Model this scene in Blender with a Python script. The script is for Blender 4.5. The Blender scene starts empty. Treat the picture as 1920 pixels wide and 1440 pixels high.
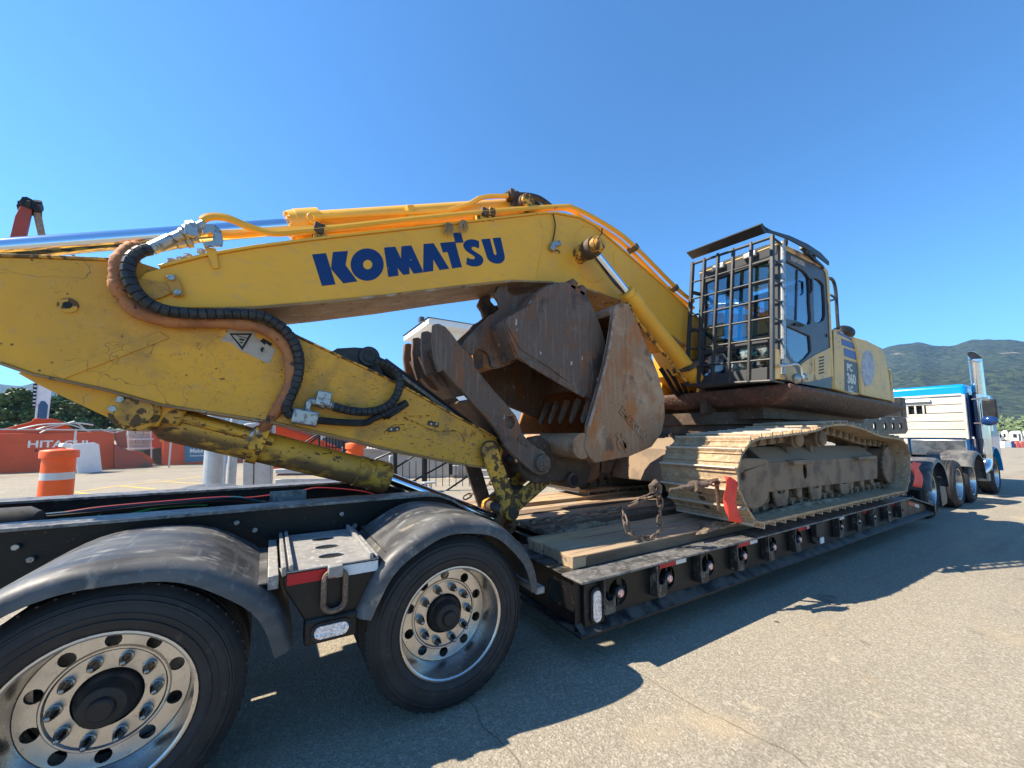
import bpy, math, random
from mathutils import Vector, Matrix, Quaternion
from mathutils.geometry import tessellate_polygon
random.seed(7)
SC = bpy.context.scene
COL = SC.collection
rad = math.radians

# ------------------------------------------------------------------ camera
FOC, HOR, EYE, PCX, PCY = 735.0, 815.0, 1.5, 960.0, 747.0
PITCH = math.atan((HOR - PCY) / FOC)
YAW = math.atan((2165 - 960) * math.cos(PITCH) / FOC)
HD = Vector((math.cos(YAW), math.sin(YAW), 0)); RT = Vector((math.sin(YAW), -math.cos(YAW), 0)); ZZ = Vector((0, 0, 1))
FW = HD * math.cos(PITCH) + ZZ * math.sin(PITCH); UP = ZZ * math.cos(PITCH) - HD * math.sin(PITCH)
EYEP = Vector((0, 0, EYE))
cd = bpy.data.cameras.new('camera'); cam = bpy.data.objects.new('camera', cd); COL.objects.link(cam)
M3 = Matrix((RT, UP, -FW)).transposed()
cam.matrix_world = Matrix.Translation(EYEP) @ M3.to_4x4()
cd.sensor_fit = 'HORIZONTAL'; cd.sensor_width = 36.0; cd.lens = 36.0 * FOC / 1920.0
cd.shift_y = (PCY - 720.0) / 1920.0
cd.clip_start = 0.05; cd.clip_end = 30000
SC.camera = cam

# ------------------------------------------------------------------ sky and sun
SUNV = Vector((-0.85, 0.37, 1.0)).normalized()          # towards the sun
EL = math.asin(SUNV.z); AZ = math.atan2(SUNV.x, SUNV.y)
w = bpy.data.worlds.new('World'); SC.world = w; w.use_nodes = True
nt = w.node_tree; nt.nodes.clear()
sky = nt.nodes.new('ShaderNodeTexSky'); sky.sky_type = 'NISHITA'; sky.sun_disc = False
sky.sun_elevation = EL; sky.sun_rotation = AZ; sky.air_density = 1.0; sky.dust_density = 0.0; sky.ozone_density = 3.0; sky.altitude = 50
bg = nt.nodes.new('ShaderNodeBackground'); bg.inputs[1].default_value = 0.098
out = nt.nodes.new('ShaderNodeOutputWorld')
tint = nt.nodes.new('ShaderNodeMix'); tint.data_type = 'RGBA'; tint.blend_type = 'MULTIPLY'; tint.inputs[0].default_value = 1.0; tint.inputs[7].default_value = (.47, .78, .93, 1)
gm = nt.nodes.new('ShaderNodeGamma'); gm.inputs[1].default_value = 1.1
nt.links.new(sky.outputs[0], gm.inputs[0]); nt.links.new(gm.outputs[0], tint.inputs[6]); nt.links.new(tint.outputs[2], bg.inputs[0]); nt.links.new(bg.outputs[0], out.inputs[0])
sl = bpy.data.lights.new('sun', 'SUN'); sl.energy = 5.0; sl.angle = rad(0.5); sl.color = (1.0, 0.90, 0.74)
so = bpy.data.objects.new('sun', sl); COL.objects.link(so)
so.rotation_euler = SUNV.to_track_quat('Z', 'Y').to_euler()
SC.view_settings.view_transform = 'Standard'; SC.view_settings.look = 'None'
SC.view_settings.exposure = 1.3; SC.view_settings.gamma = 1.0
SC.render.engine = 'CYCLES'

# ------------------------------------------------------------------ unprojecting photograph points on to real planes
def ray(x, y): return FW + RT * ((x - PCX) / FOC) + UP * ((PCY - y) / FOC)
def P(x, y, Y):
    d = ray(x, y); return EYEP + d * (Y / d.y)
def PX(x, y, X):
    d = ray(x, y); return EYEP + d * (X / d.x)
def PZ(x, y, Z):
    d = ray(x, y); return EYEP + d * ((Z - EYE) / d.z)
def PD(x, y, D):                                          # at horizontal distance D
    d = ray(x, y); return EYEP + d * (D / math.hypot(d.x, d.y))
def XZ(pts, Y): return [(P(x, y, Y).x, P(x, y, Y).z) for x, y in pts]
def zoom(pts, ox, oy, k): return [(ox + x * k, oy + y * k) for x, y in pts]

# ------------------------------------------------------------------ mesh collector
class MB:
    def __init__(s): s.v = []; s.f = []
    def add(s, vs, fs):
        o = len(s.v); s.v += [tuple(v) for v in vs]; s.f += [tuple(i + o for i in f) for f in fs]; return s
    def box(s, c, d, R=None):
        vs = [Vector((sx * d[0] / 2, sy * d[1] / 2, sz * d[2] / 2)) for sx in (-1, 1) for sy in (-1, 1) for sz in (-1, 1)]
        if R is not None: vs = [R @ v for v in vs]
        c = Vector(c)
        return s.add([v + c for v in vs], [(0, 1, 3, 2), (4, 6, 7, 5), (0, 4, 5, 1), (2, 3, 7, 6), (0, 2, 6, 4), (1, 5, 7, 3)])
    def span(s, a, b):
        a = Vector(a); b = Vector(b); return s.box((a + b) / 2, [abs(t) for t in (b - a)])
    def cyl(s, p0, p1, r0, r1=None, n=16, cap=True):
        return s.tube([p0, p1], r0, n, cap, r1)
    def tube(s, pts, r, n=8, cap=True, rend=None):
        pts = [Vector(p) for p in pts]; N = len(pts)
        rs = r if isinstance(r, (list, tuple)) else [r if rend is None else r + (rend - r) * i / (N - 1) for i in range(N)]
        tang = [(pts[min(i + 1, N - 1)] - pts[max(i - 1, 0)]).normalized() for i in range(N)]
        u = tang[0].orthogonal().normalized(); vs = []; fs = []
        for i in range(N):
            t = tang[i]; u = (u - t * u.dot(t)).normalized(); b = t.cross(u)
            for k in range(n):
                a = 2 * math.pi * k / n; vs.append(pts[i] + (u * math.cos(a) + b * math.sin(a)) * rs[i])
        for i in range(N - 1):
            for k in range(n):
                k2 = (k + 1) % n; fs.append((i * n + k, i * n + k2, (i + 1) * n + k2, (i + 1) * n + k))
        if cap: fs += [tuple(reversed(range(n))), tuple(range((N - 1) * n, N * n))]
        return s.add(vs, fs)
    def plate(s, outer, y0, y1, holes=(), fr=None):
        """polygon (u,w) with holes, extruded along the third axis from y0 to y1; fr maps (u,w,t)->xyz, default XZ plane along Y"""
        fr = fr or (lambda u, w, t: (u, t, w))
        loops = [list(outer)] + [list(h) for h in holes]
        tri = tessellate_polygon([[Vector((a, b, 0)) for a, b in L] for L in loops])
        flat = [p for L in loops for p in L]; n = len(flat)
        vs = [fr(a, b, y0) for a, b in flat] + [fr(a, b, y1) for a, b in flat]
        fs = [tuple(t) for t in tri] + [tuple(i + n for i in reversed(t)) for t in tri]
        o = 0
        for L in loops:
            m = len(L)
            for i in range(m):
                j = (i + 1) % m; fs.append((o + i, o + j, n + o + j, n + o + i))
            o += m
        return s.add(vs, fs)
    def strip(s, line, y0, y1, th, side=1):
        """a bent sheet: polyline in XZ, thickness th to one side, spanning Y"""
        L = [Vector((a, b)) for a, b in line]; N = len(L); off = []
        for i in range(N):
            t = (L[min(i + 1, N - 1)] - L[max(i - 1, 0)]).normalized(); off.append(L[i] + Vector((-t.y, t.x)) * th * side)
        vs = []
        for i in range(N):
            for p in (L[i], off[i]):
                vs += [(p.x, y0, p.y), (p.x, y1, p.y)]
        fs = []
        for i in range(N - 1):
            a = i * 4; b = a + 4
            fs += [(a, b, b + 1, a + 1), (a + 2, a + 3, b + 3, b + 2), (a, a + 2, b + 2, b), (a + 1, b + 1, b + 3, a + 3)]
        e = (N - 1) * 4
        fs += [(0, 1, 3, 2), (e, e + 2, e + 3, e + 1)]
        return s.add(vs, fs)
    def lathe(s, prof, c, ax='Y', n=32, close=False):
        """profile of (radius, height along axis)"""
        c = Vector(c); vs = []; fs = []; m = len(prof)
        for i in range(n):
            a = 2 * math.pi * i / n; ca, sa = math.cos(a), math.sin(a)
            for r, h in prof:
                if ax == 'Y': vs.append(c + Vector((r * ca, h, r * sa)))
                elif ax == 'Z': vs.append(c + Vector((r * ca, r * sa, h)))
                else: vs.append(c + Vector((h, r * ca, r * sa)))
        for i in range(n):
            j = (i + 1) % n
            for k in range(m - 1 + (1 if close else 0)):
                k2 = (k + 1) % m; fs.append((i * m + k, i * m + k2, j * m + k2, j * m + k))
        return s.add(vs, fs)
    def ball(s, c, r, n=10, sq=(1, 1, 1)):
        prof = [(max(r * math.sin(math.pi * i / n), 1e-4), -r * math.cos(math.pi * i / n)) for i in range(n + 1)]
        k = len(s.v); s.lathe(prof, (0, 0, 0), 'Z', n * 2)
        for i in range(k, len(s.v)):
            v = s.v[i]; s.v[i] = (c[0] + v[0] * sq[0], c[1] + v[1] * sq[1], c[2] + v[2] * sq[2])
        return s
    def xf(s, M, k=0):
        for i in range(k, len(s.v)): s.v[i] = tuple(M @ Vector(s.v[i]))
        return s
    def mesh(s, name, m, smooth=35):
        me = bpy.data.meshes.new(name); me.from_pydata(s.v, [], s.f); me.validate()
        me.materials.append(m)
        import bmesh
        b = bmesh.new(); b.from_mesh(me); bmesh.ops.recalc_face_normals(b, faces=b.faces); b.to_mesh(me); b.free()
        if smooth:
            for p in me.polygons: p.use_smooth = True
            me.set_sharp_from_angle(angle=rad(smooth))
        return me

def wloc(o):
    v = Vector((0, 0, 0))
    while o is not None: v += o.location; o = o.parent
    return v
def link_mesh(name, me, parent=None, loc=None):
    o = bpy.data.objects.new(name, me); COL.objects.link(o); o.parent = parent
    if loc is not None: o.location = loc
    return o
def build(name, mb, m, parent=None, bevel=0, smooth=35, at=None, seg=2):
    """mb is in world coordinates; the object's origin is set at its parent's, or at `at`"""
    base = wloc(parent) if parent is not None else Vector((0, 0, 0))
    org = Vector(at) if at is not None else base
    mb.v = [tuple(Vector(v) - org) for v in mb.v]
    o = link_mesh(name, mb.mesh(name, m, smooth), parent, org - base)
    if bevel:
        b = o.modifiers.new('bevel', 'BEVEL'); b.width = bevel; b.segments = seg; b.limit_method = 'ANGLE'; b.angle_limit = rad(40)
        b.use_clamp_overlap = True
    return o
def tag(o, label, cat, group=None):
    o['label'] = label; o['category'] = cat
    if group: o['group'] = group
    return o
def thing(name, label, cat, loc=(0, 0, 0), group=None):
    o = bpy.data.objects.new(name, None); COL.objects.link(o); o.location = loc; o.empty_display_size = .2
    return tag(o, label, cat, group)
def struct(name, mb, m, smooth=35):
    o = build(name, mb, m, None, 0, smooth); o['kind'] = 'structure'; return o
def kids(o): return [c for c in COL.objects if c.parent == o]
def copy_tree(o, parent=None, loc=None):
    c = o.copy(); COL.objects.link(c); c.parent = parent
    if loc is not None: c.location = loc
    for ch in kids(o): copy_tree(ch, c)
    return c
def spl(pts, k=6):
    pts = [Vector(p) for p in pts]; n = len(pts); res = []
    for i in range(n - 1):
        a, b, c, d = pts[max(i - 1, 0)], pts[i], pts[i + 1], pts[min(i + 2, n - 1)]
        for j in range(k):
            t = j / k
            res.append(0.5 * ((2 * b) + (c - a) * t + (2 * a - 5 * b + 4 * c - d) * t * t + (3 * b - 3 * c + d - a) * t ** 3))
    return res + [pts[-1]]
def spl2(pts, k=5): return [(p.x, p.y) for p in spl([(a, b, 0) for a, b in pts], k)]
def circ(c, r, n=20, rz=None):
    rz = rz or r; return [(c[0] + r * math.cos(2 * math.pi * i / n), c[1] + rz * math.sin(2 * math.pi * i / n)) for i in range(n)]
def text_mb(body, size, M, off=0.0, ext=0.001, shear=0.0, align='LEFT', sx=1.0):
    cu = bpy.data.curves.new('t', 'FONT'); cu.body = body; cu.size = size; cu.offset = off; cu.extrude = ext; cu.shear = shear
    cu.align_x = align; cu.resolution_u = 3
    o = bpy.data.objects.new('t', cu); COL.objects.link(o)
    dg = bpy.context.evaluated_depsgraph_get(); me = bpy.data.meshes.new_from_object(o.evaluated_get(dg))
    mb = MB(); mb.v = [tuple(M @ Vector((v.co.x * sx, v.co.y, v.co.z))) for v in me.vertices]; mb.f = [tuple(p.vertices) for p in me.polygons]
    bpy.data.objects.remove(o); bpy.data.curves.remove(cu); bpy.data.meshes.remove(me)
    return mb
def frameM(o, ux, uy):
    """matrix taking local x,y to world directions ux,uy at origin o"""
    ux = Vector(ux).normalized(); uy = Vector(uy); uy = (uy - ux * uy.dot(ux)).normalized(); uz = ux.cross(uy)
    return Matrix.Translation(Vector(o)) @ Matrix((ux, uy, uz)).transposed().to_4x4()

# ------------------------------------------------------------------ materials
def make(name, base, rough=.5, metal=0.0, layers=(), bump=None, spec=.3, coat=0.0, wp=False):
    m = bpy.data.materials.new(name); m.use_nodes = True; N = m.node_tree.nodes; L = m.node_tree.links
    b = N['Principled BSDF']; b.inputs['Roughness'].default_value = rough; b.inputs['Metallic'].default_value = metal
    b.inputs['Specular IOR Level'].default_value = spec; b.inputs['Coat Weight'].default_value = coat; b.inputs['Coat Roughness'].default_value = .08
    b.inputs['Base Color'].default_value = (*base, 1)
    tc = N.new('ShaderNodeTexCoord')
    gp = N.new('ShaderNodeNewGeometry') if wp else None     # pieces that share a mesh take their grain from where they lie
    def vec(sc=(1, 1, 1)):
        mp = N.new('ShaderNodeMapping'); mp.inputs['Scale'].default_value = sc; L.new(gp.outputs['Position'] if wp else tc.outputs['Object'], mp.inputs[0]); return mp.outputs[0]
    def ramp(src, lo, hi):
        r = N.new('ShaderNodeMapRange'); r.inputs[1].default_value = lo; r.inputs[2].default_value = hi; r.clamp = True
        r.interpolation_type = 'SMOOTHSTEP'; L.new(src, r.inputs[0]); return r.outputs[0]
    def mul(a, bb):
        k = N.new('ShaderNodeMath'); k.operation = 'MULTIPLY'
        if isinstance(a, float): k.inputs[0].default_value = a
        else: L.new(a, k.inputs[0])
        if isinstance(bb, float): k.inputs[1].default_value = bb
        else: L.new(bb, k.inputs[1])
        return k.outputs[0]
    def noise(sc, det=4, dist=0.0, vs=(1, 1, 1), ro=.55):
        n = N.new('ShaderNodeTexNoise'); n.inputs['Scale'].default_value = sc; n.inputs['Detail'].default_value = det
        n.inputs['Roughness'].default_value = ro; n.inputs['Distortion'].default_value = dist; L.new(vec(vs), n.inputs[0]); return n.outputs[0]
    def mask(k):
        t = k['t']
        if t == 'n': o = ramp(noise(k['s'], k.get('d', 5), k.get('x', 0), k.get('v', (1, 1, 1)), k.get('r', .55)), k['lo'], k['hi'])
        elif t == 'e':                                     # thin crack lines
            v = N.new('ShaderNodeTexVoronoi'); v.feature = 'DISTANCE_TO_EDGE'; v.inputs['Scale'].default_value = k['s']
            nn = N.new('ShaderNodeTexNoise'); nn.inputs['Scale'].default_value = k['s'] * 1.5; nn.inputs['Detail'].default_value = 4
            ad = N.new('ShaderNodeVectorMath'); ad.operation = 'SCALE'; ad.inputs['Scale'].default_value = k.get('x', .25)
            a2 = N.new('ShaderNodeVectorMath'); a2.operation = 'ADD'
            vv = vec(k.get('v', (1, 1, 1))); L.new(vv, nn.inputs[0]); L.new(nn.outputs['Color'], ad.inputs[0]); L.new(vv, a2.inputs[0]); L.new(ad.outputs[0], a2.inputs[1])
            L.new(a2.outputs[0], v.inputs[0]); o = ramp(v.outputs[0], k['hi'], k['lo'])
        elif t == 'p':                                     # speckles: voronoi cells picked at random
            v = N.new('ShaderNodeTexVoronoi'); v.inputs['Scale'].default_value = k['s']; L.new(vec(k.get('v', (1, 1, 1))), v.inputs[0])
            sx = N.new('ShaderNodeSeparateColor'); L.new(v.outputs['Color'], sx.inputs[0]); o = ramp(sx.outputs[0], k['lo'], k['hi'])
            if k.get('rad'): o = mul(o, ramp(v.outputs['Distance'], k['rad'], k['rad'] * .6))
        elif t == 'up':                                    # dust settled on upward faces
            g = N.new('ShaderNodeNewGeometry'); sx = N.new('ShaderNodeSeparateXYZ'); L.new(g.outputs['Normal'], sx.inputs[0]); o = ramp(sx.outputs[2], k['lo'], k['hi'])
        elif t == 'x' or t == 'y' or t == 'z':             # between two positions along an object axis
            sx = N.new('ShaderNodeSeparateXYZ'); L.new(tc.outputs['Object'], sx.inputs[0]); o = ramp(sx.outputs['xyz'.index(t)], k['lo'], k['hi'])
        if 'a' in k: o = mul(o, float(k['a']))
        if 'm' in k: o = mul(o, mask(k['m']))
        return o
    col = None; rg = None
    for k in layers:
        o = mask(k)
        mx = N.new('ShaderNodeMix'); mx.data_type = 'RGBA'; L.new(o, mx.inputs[0])
        if col is None: mx.inputs[6].default_value = (*base, 1)
        else: L.new(col, mx.inputs[6])
        mx.inputs[7].default_value = (*k['c'], 1); col = mx.outputs[2]
        if 'rg' in k:
            mr = N.new('ShaderNodeMix'); mr.data_type = 'FLOAT'; L.new(o, mr.inputs[0])
            if rg is None: mr.inputs[2].default_value = rough
            else: L.new(rg, mr.inputs[2])
            mr.inputs[3].default_value = k['rg']; rg = mr.outputs[0]
        if 'mt' in k:
            mm = N.new('ShaderNodeMix'); mm.data_type = 'FLOAT'; L.new(o, mm.inputs[0]); mm.inputs[2].default_value = metal; mm.inputs[3].default_value = k['mt']
            L.new(mm.outputs[0], b.inputs['Metallic'])
    if col is not None: L.new(col, b.inputs['Base Color'])
    if rg is not None: L.new(rg, b.inputs['Roughness'])
    if bump:
        bs = [bump] if not isinstance(bump[0], (tuple, list)) else bump; prev = None
        for q in bs:
            bp = N.new('ShaderNodeBump'); bp.inputs['Strength'].default_value = q[1]; bp.inputs['Distance'].default_value = q[2]
            if len(q) > 3 and q[3] == 'v':
                v = N.new('ShaderNodeTexVoronoi'); v.inputs['Scale'].default_value = q[0]; L.new(vec(), v.inputs[0]); L.new(v.outputs['Distance'], bp.inputs['Height'])
            else: L.new(noise(q[0], 5, 0, q[3] if len(q) > 3 else (1, 1, 1)), bp.inputs['Height'])
            if prev: L.new(prev, bp.inputs['Normal'])
            prev = bp.outputs[0]
        L.new(prev, b.inputs['Normal'])
    return m
def glass_mat(name, tint, gl=.12, rough=.03, dirt=None):
    m = bpy.data.materials.new(name); m.use_nodes = True; N = m.node_tree.nodes; L = m.node_tree.links; N.clear()
    o = N.new('ShaderNodeOutputMaterial'); t = N.new('ShaderNodeBsdfTransparent'); t.inputs[0].default_value = (*tint, 1)
    g = N.new('ShaderNodeBsdfGlossy'); g.inputs['Roughness'].default_value = rough
    fr = N.new('ShaderNodeLayerWeight'); fr.inputs[0].default_value = .35
    mr = N.new('ShaderNodeMapRange'); mr.inputs[3].default_value = gl * .5; mr.inputs[4].default_value = min(1, gl * 4); L.new(fr.outputs['Facing'], mr.inputs[0])
    mx = N.new('ShaderNodeMixShader'); L.new(mr.outputs[0], mx.inputs[0]); L.new(t.outputs[0], mx.inputs[1]); L.new(g.outputs[0], mx.inputs[2]); last = mx.outputs[0]
    if dirt:
        d = N.new('ShaderNodeBsdfDiffuse'); d.inputs[0].default_value = (*dirt[0], 1); n = N.new('ShaderNodeTexNoise'); n.inputs['Scale'].default_value = dirt[1]; n.inputs['Detail'].default_value = 6
        tc = N.new('ShaderNodeTexCoord'); L.new(tc.outputs['Object'], n.inputs[0])
        r = N.new('ShaderNodeMapRange'); r.inputs[1].default_value = dirt[2]; r.inputs[2].default_value = dirt[3]; r.inputs[4].default_value = dirt[4]; L.new(n.outputs[0], r.inputs[0])
        m2 = N.new('ShaderNodeMixShader'); L.new(r.outputs[0], m2.inputs[0]); L.new(last, m2.inputs[1]); L.new(d.outputs[0], m2.inputs[2]); last = m2.outputs[0]
    L.new(last, o.inputs[0]); return m

YEL = (.82, .40, .035); YD = (.52, .27, .045); BRN = (.085, .050, .026); RUST = (.17, .065, .025); DUST = (.33, .27, .19); MUD = (.30, .22, .14)
G = {}
G['yel_boom'] = make('yellow_paint', YEL, .42, 0, [
    dict(t='n', s=1.1, lo=.35, hi=.75, c=YD, a=.45), dict(t='n', s=7, lo=.5, hi=.8, c=DUST, a=.35, v=(1, 1, 3)),
    dict(t='n', s=9, d=8, lo=.70, hi=.73, c=BRN, a=.85, rg=.8, m=dict(t='n', s=2, lo=.45, hi=.6))], bump=(160, .12, .002))
G['yel_arm'] = make('scratched_yellow_paint', (.76, .36, .03), .5, 0, [
    dict(t='n', s=1.3, lo=.35, hi=.7, c=(.48, .25, .04), a=.6), dict(t='n', s=14, lo=.5, hi=.8, c=DUST, a=.3),
    dict(t='e', s=1.7, lo=.0, hi=.005, c=BRN, a=.85, x=.9, m=dict(t='n', s=2.2, lo=.42, hi=.5)),
    dict(t='e', s=4.5, lo=.0, hi=.008, c=BRN, a=.8, x=.9, m=dict(t='n', s=1.7, lo=.47, hi=.54)),
    dict(t='n', s=2.0, d=6, lo=.52, hi=.68, c=(.27, .15, .05), a=.55),
    dict(t='e', s=9, lo=.0, hi=.012, c=BRN, a=.7, x=.9, m=dict(t='n', s=3.1, lo=.54, hi=.62)),
    dict(t='n', s=12, d=10, lo=.60, hi=.63, c=BRN, a=.9, rg=.85, m=dict(t='x', lo=-4.6, hi=-3.7)), dict(t='n', s=38, d=9, lo=.60, hi=.66, c=(.13, .075, .03), a=.75, v=(.6, 1, 1.5), m=dict(t='x', lo=-6.4, hi=-4.6)),
    dict(t='n', s=5, d=8, lo=.56, hi=.68, c=(.24, .14, .055), a=.7, m=dict(t='x', lo=-6.2, hi=-4.4)), dict(t='p', s=26, lo=.955, hi=.96, c=BRN, rad=.22, a=.9), dict(t='p', s=9, v=(1, 1, 3), lo=.97, hi=.975, c=BRN, rad=.2, a=.9),
    dict(t='n', s=16, d=8, lo=.70, hi=.72, c=RUST, a=.8)], bump=(120, .15, .002))
G['yel_worn'] = make('worn_yellow_paint', (.76, .36, .03), .5, 0, [
    dict(t='n', s=3, lo=.35, hi=.7, c=(.33, .21, .06), a=.6),
    dict(t='n', s=18, d=10, lo=.49, hi=.54, c=BRN, a=.95, rg=.8), dict(t='n', s=40, d=4, lo=.6, hi=.66, c=RUST, a=.7), dict(t='n', s=5, lo=.45, hi=.7, c=(.12, .07, .035), a=.7)], bump=(60, .3, .004))
G['yel_bar'] = make('rusted_cylinder_paint', (.72, .36, .035), .5, 0, [
    dict(t='n', s=3, lo=.35, hi=.7, c=(.36, .22, .06), a=.5),
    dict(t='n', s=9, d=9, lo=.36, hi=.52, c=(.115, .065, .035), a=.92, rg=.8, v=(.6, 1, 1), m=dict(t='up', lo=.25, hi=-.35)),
    dict(t='n', s=22, d=9, lo=.60, hi=.62, c=(.09, .05, .028), a=.95, rg=.8, v=(.5, 1, 1)), dict(t='n', s=8, d=9, lo=.44, hi=.58, c=(.11, .06, .033), a=.9, rg=.8, m=dict(t='x', lo=-5.25, hi=-4.8)),
    dict(t='z', lo=1.27, hi=1.16, c=(.085, .048, .028), a=0), dict(t='n', s=40, d=4, lo=.62, hi=.66, c=BRN, a=.8)], bump=(60, .3, .004))
G['yel_clean'] = make('clean_yellow_paint', (.80, .41, .035), .35, 0, [dict(t='n', s=3, lo=.4, hi=.8, c=(.5, .33, .09), a=.4), dict(t='n', s=18, d=8, lo=.68, hi=.71, c=BRN, a=.8)], coat=.2)
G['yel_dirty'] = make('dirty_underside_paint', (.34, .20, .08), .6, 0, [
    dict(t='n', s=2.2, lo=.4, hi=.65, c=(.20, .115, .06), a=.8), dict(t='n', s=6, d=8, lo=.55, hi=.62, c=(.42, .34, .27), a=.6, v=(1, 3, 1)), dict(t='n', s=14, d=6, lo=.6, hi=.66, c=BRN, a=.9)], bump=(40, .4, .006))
G['yel_panel'] = make('faded_panel_paint', (.62, .40, .13), .5, 0, [
    dict(t='n', s=3, lo=.4, hi=.7, c=(.42, .31, .17), a=.7), dict(t='n', s=5, d=8, lo=.60, hi=.66, c=(.19, .09, .05), a=.8, v=(1, 1, .5)), dict(t='n', s=24, d=6, lo=.64, hi=.68, c=BRN, a=.7)])
G['steel_rust'] = make('rusty_steel', (.30, .165, .085), .62, 0.0, [
    dict(t='n', s=2.6, d=9, lo=.44, hi=.60, c=(.30, .12, .045), a=.85), dict(t='n', s=1.6, d=7, lo=.50, hi=.64, c=(.46, .33, .21), a=.75),
    dict(t='n', s=5, d=9, lo=.55, hi=.66, c=(.38, .13, .03), a=.75, v=(1, 1, .6)), dict(t='n', s=3.3, d=9, lo=.56, hi=.66, c=(.10, .06, .038), a=.8), dict(t='n', s=60, d=6, lo=.62, hi=.66, c=(.05, .03, .02), a=.7), dict(t='n', s=18, d=6, lo=.5, hi=.7, c=(.36, .27, .18), a=.5, v=(1.6, 1, .15)),
    dict(t='e', s=4, lo=0, hi=.006, c=(.36, .31, .27), a=.6, x=.8, m=dict(t='n', s=3, lo=.52, hi=.6)),
    dict(t='n', s=9, d=7, lo=.72, hi=.74, c=(.55, .53, .5), a=.8)], bump=[(9, .35, .012), (70, .3, .004)])
G['steel_aged'] = make('aged_dark_steel', (.125, .083, .060), .62, 0.0, [
    dict(t='n', s=2.6, d=9, lo=.46, hi=.60, c=(.155, .072, .038), a=.85), dict(t='n', s=1.6, d=7, lo=.52, hi=.66, c=(.20, .155, .12), a=.7),
    dict(t='n', s=5, d=9, lo=.56, hi=.66, c=(.22, .082, .028), a=.75, v=(1, 1, .6)), dict(t='n', s=3.3, d=9, lo=.54, hi=.66, c=(.052, .038, .032), a=.85),
    dict(t='n', s=60, d=6, lo=.60, hi=.66, c=(.03, .02, .018), a=.8), dict(t='e', s=5, lo=0, hi=.004, c=(.36, .31, .27), a=.6, x=.8, m=dict(t='n', s=3, lo=.52, hi=.6)),
    dict(t='n', s=11, d=8, lo=.68, hi=.70, c=(.50, .47, .44), a=.85, v=(1, 1, .4)), dict(t='n', s=20, d=6, lo=.5, hi=.7, c=(.20, .16, .13), a=.5, v=(1.6, 1, .15))], bump=[(9, .5, .014), (70, .35, .004)])
G['steel_orange'] = make('rust_and_bounce_steel', (.36, .15, .045), .7, 0, [dict(t='n', s=3, d=6, lo=.4, hi=.65, c=(.17, .08, .04), a=.8), dict(t='n', s=18, d=6, lo=.58, hi=.65, c=(.07, .04, .025), a=.8)], bump=(30, .4, .006))  # rust; inside the bucket its orange also stands in for reflected light
G['steel_dark'] = make('grimy_dark_steel', (.07, .045, .03), .65, 0, [dict(t='n', s=5, d=8, lo=.45, hi=.65, c=(.115, .08, .055), a=.8), dict(t='n', s=22, d=6, lo=.6, hi=.66, c=(.19, .15, .11), a=.5)], bump=(40, .4, .005))
G['steel_edge'] = make('ground_steel_edge', (.34, .24, .18), .6, 0, [dict(t='n', s=14, d=6, lo=.45, hi=.6, c=(.20, .12, .075), a=.8)], bump=(60, .3, .004))
G['shoe'] = make('muddy_track_steel', (.40, .275, .155), .8, 0, [
    dict(t='n', s=6, d=7, lo=.40, hi=.62, c=(.27, .19, .115), a=.8), dict(t='n', s=22, d=6, lo=.5, hi=.62, c=(.50, .38, .25), a=.6), dict(t='n', s=60, d=4, lo=.62, hi=.68, c=(.07, .05, .035), a=.8),
    dict(t='z', lo=-.014, hi=-.004, c=(.55, .50, .42), a=.75, rg=.5)], bump=[(25, .6, .012), (120, .4, .004)], wp=True)
G['grouser'] = make('worn_grouser_steel', (.36, .32, .27), .45, .35, [dict(t='n', s=9, d=6, lo=.45, hi=.6, c=(.26, .19, .125), a=.85, rg=.8)])
G['track_frame'] = make('dusty_track_frame', (.21, .145, .092), .75, 0, [
    dict(t='n', s=4, d=7, lo=.42, hi=.62, c=(.10, .07, .05), a=.85), dict(t='up', lo=.2, hi=.8, c=(.27, .2, .13), a=.85), dict(t='n', s=26, d=5, lo=.56, hi=.66, c=(.2, .155, .11), a=.5)], bump=[(14, .4, .012), (80, .4, .004)])
G['blk'] = make('black_trailer_paint', (.006, .006, .007), .42, 0, [
    dict(t='n', s=5, d=7, lo=.45, hi=.72, c=(.020, .017, .014), a=.7, rg=.6), dict(t='up', lo=.6, hi=.95, c=(.15, .135, .115), a=.6, rg=.8, m=dict(t='n', s=9, d=7, lo=.35, hi=.6)),
    dict(t='n', s=40, d=5, lo=.64, hi=.68, c=(.09, .075, .06), a=.5)], bump=(90, .08, .002))
G['blk_top'] = make('worn_steel_flange', (.17, .165, .16), .5, .3, [
    dict(t='n', s=8, d=8, lo=.42, hi=.6, c=(.06, .058, .058), a=.8), dict(t='n', s=30, d=6, lo=.52, hi=.6, c=(.30, .28, .25), a=.6), dict(t='n', s=13, d=7, lo=.64, hi=.68, c=(.16, .085, .045), a=.7)], bump=(120, .2, .002))
G['fender'] = make('scuffed_fender_plastic', (.050, .050, .052), .42, 0, [
    dict(t='n', s=7, d=9, lo=.36, hi=.66, c=(.12, .118, .114), a=.85, rg=.55, v=(.4, 1, 1)), dict(t='n', s=13, d=9, lo=.56, hi=.72, c=(.28, .27, .25), a=.7, rg=.75, v=(.5, 1, 1), m=dict(t='up', lo=.4, hi=.9)),
    dict(t='n', s=5, d=6, lo=.64, hi=.7, c=(.30, .25, .18), a=.6), dict(t='n', s=30, d=6, lo=.55, hi=.7, c=(.2, .2, .2), a=.35, v=(1, .1, 1))], bump=[(60, .15, .002), (6, .2, .01)])
G['step'] = make('worn_aluminium_step', (.30, .29, .275), .55, .2, [dict(t='n', s=12, d=8, lo=.4, hi=.6, c=(.22, .21, .195), a=.8, rg=.7), dict(t='n', s=30, d=6, lo=.58, hi=.64, c=(.5, .47, .43), a=.6)], bump=(80, .3, .003))
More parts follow.
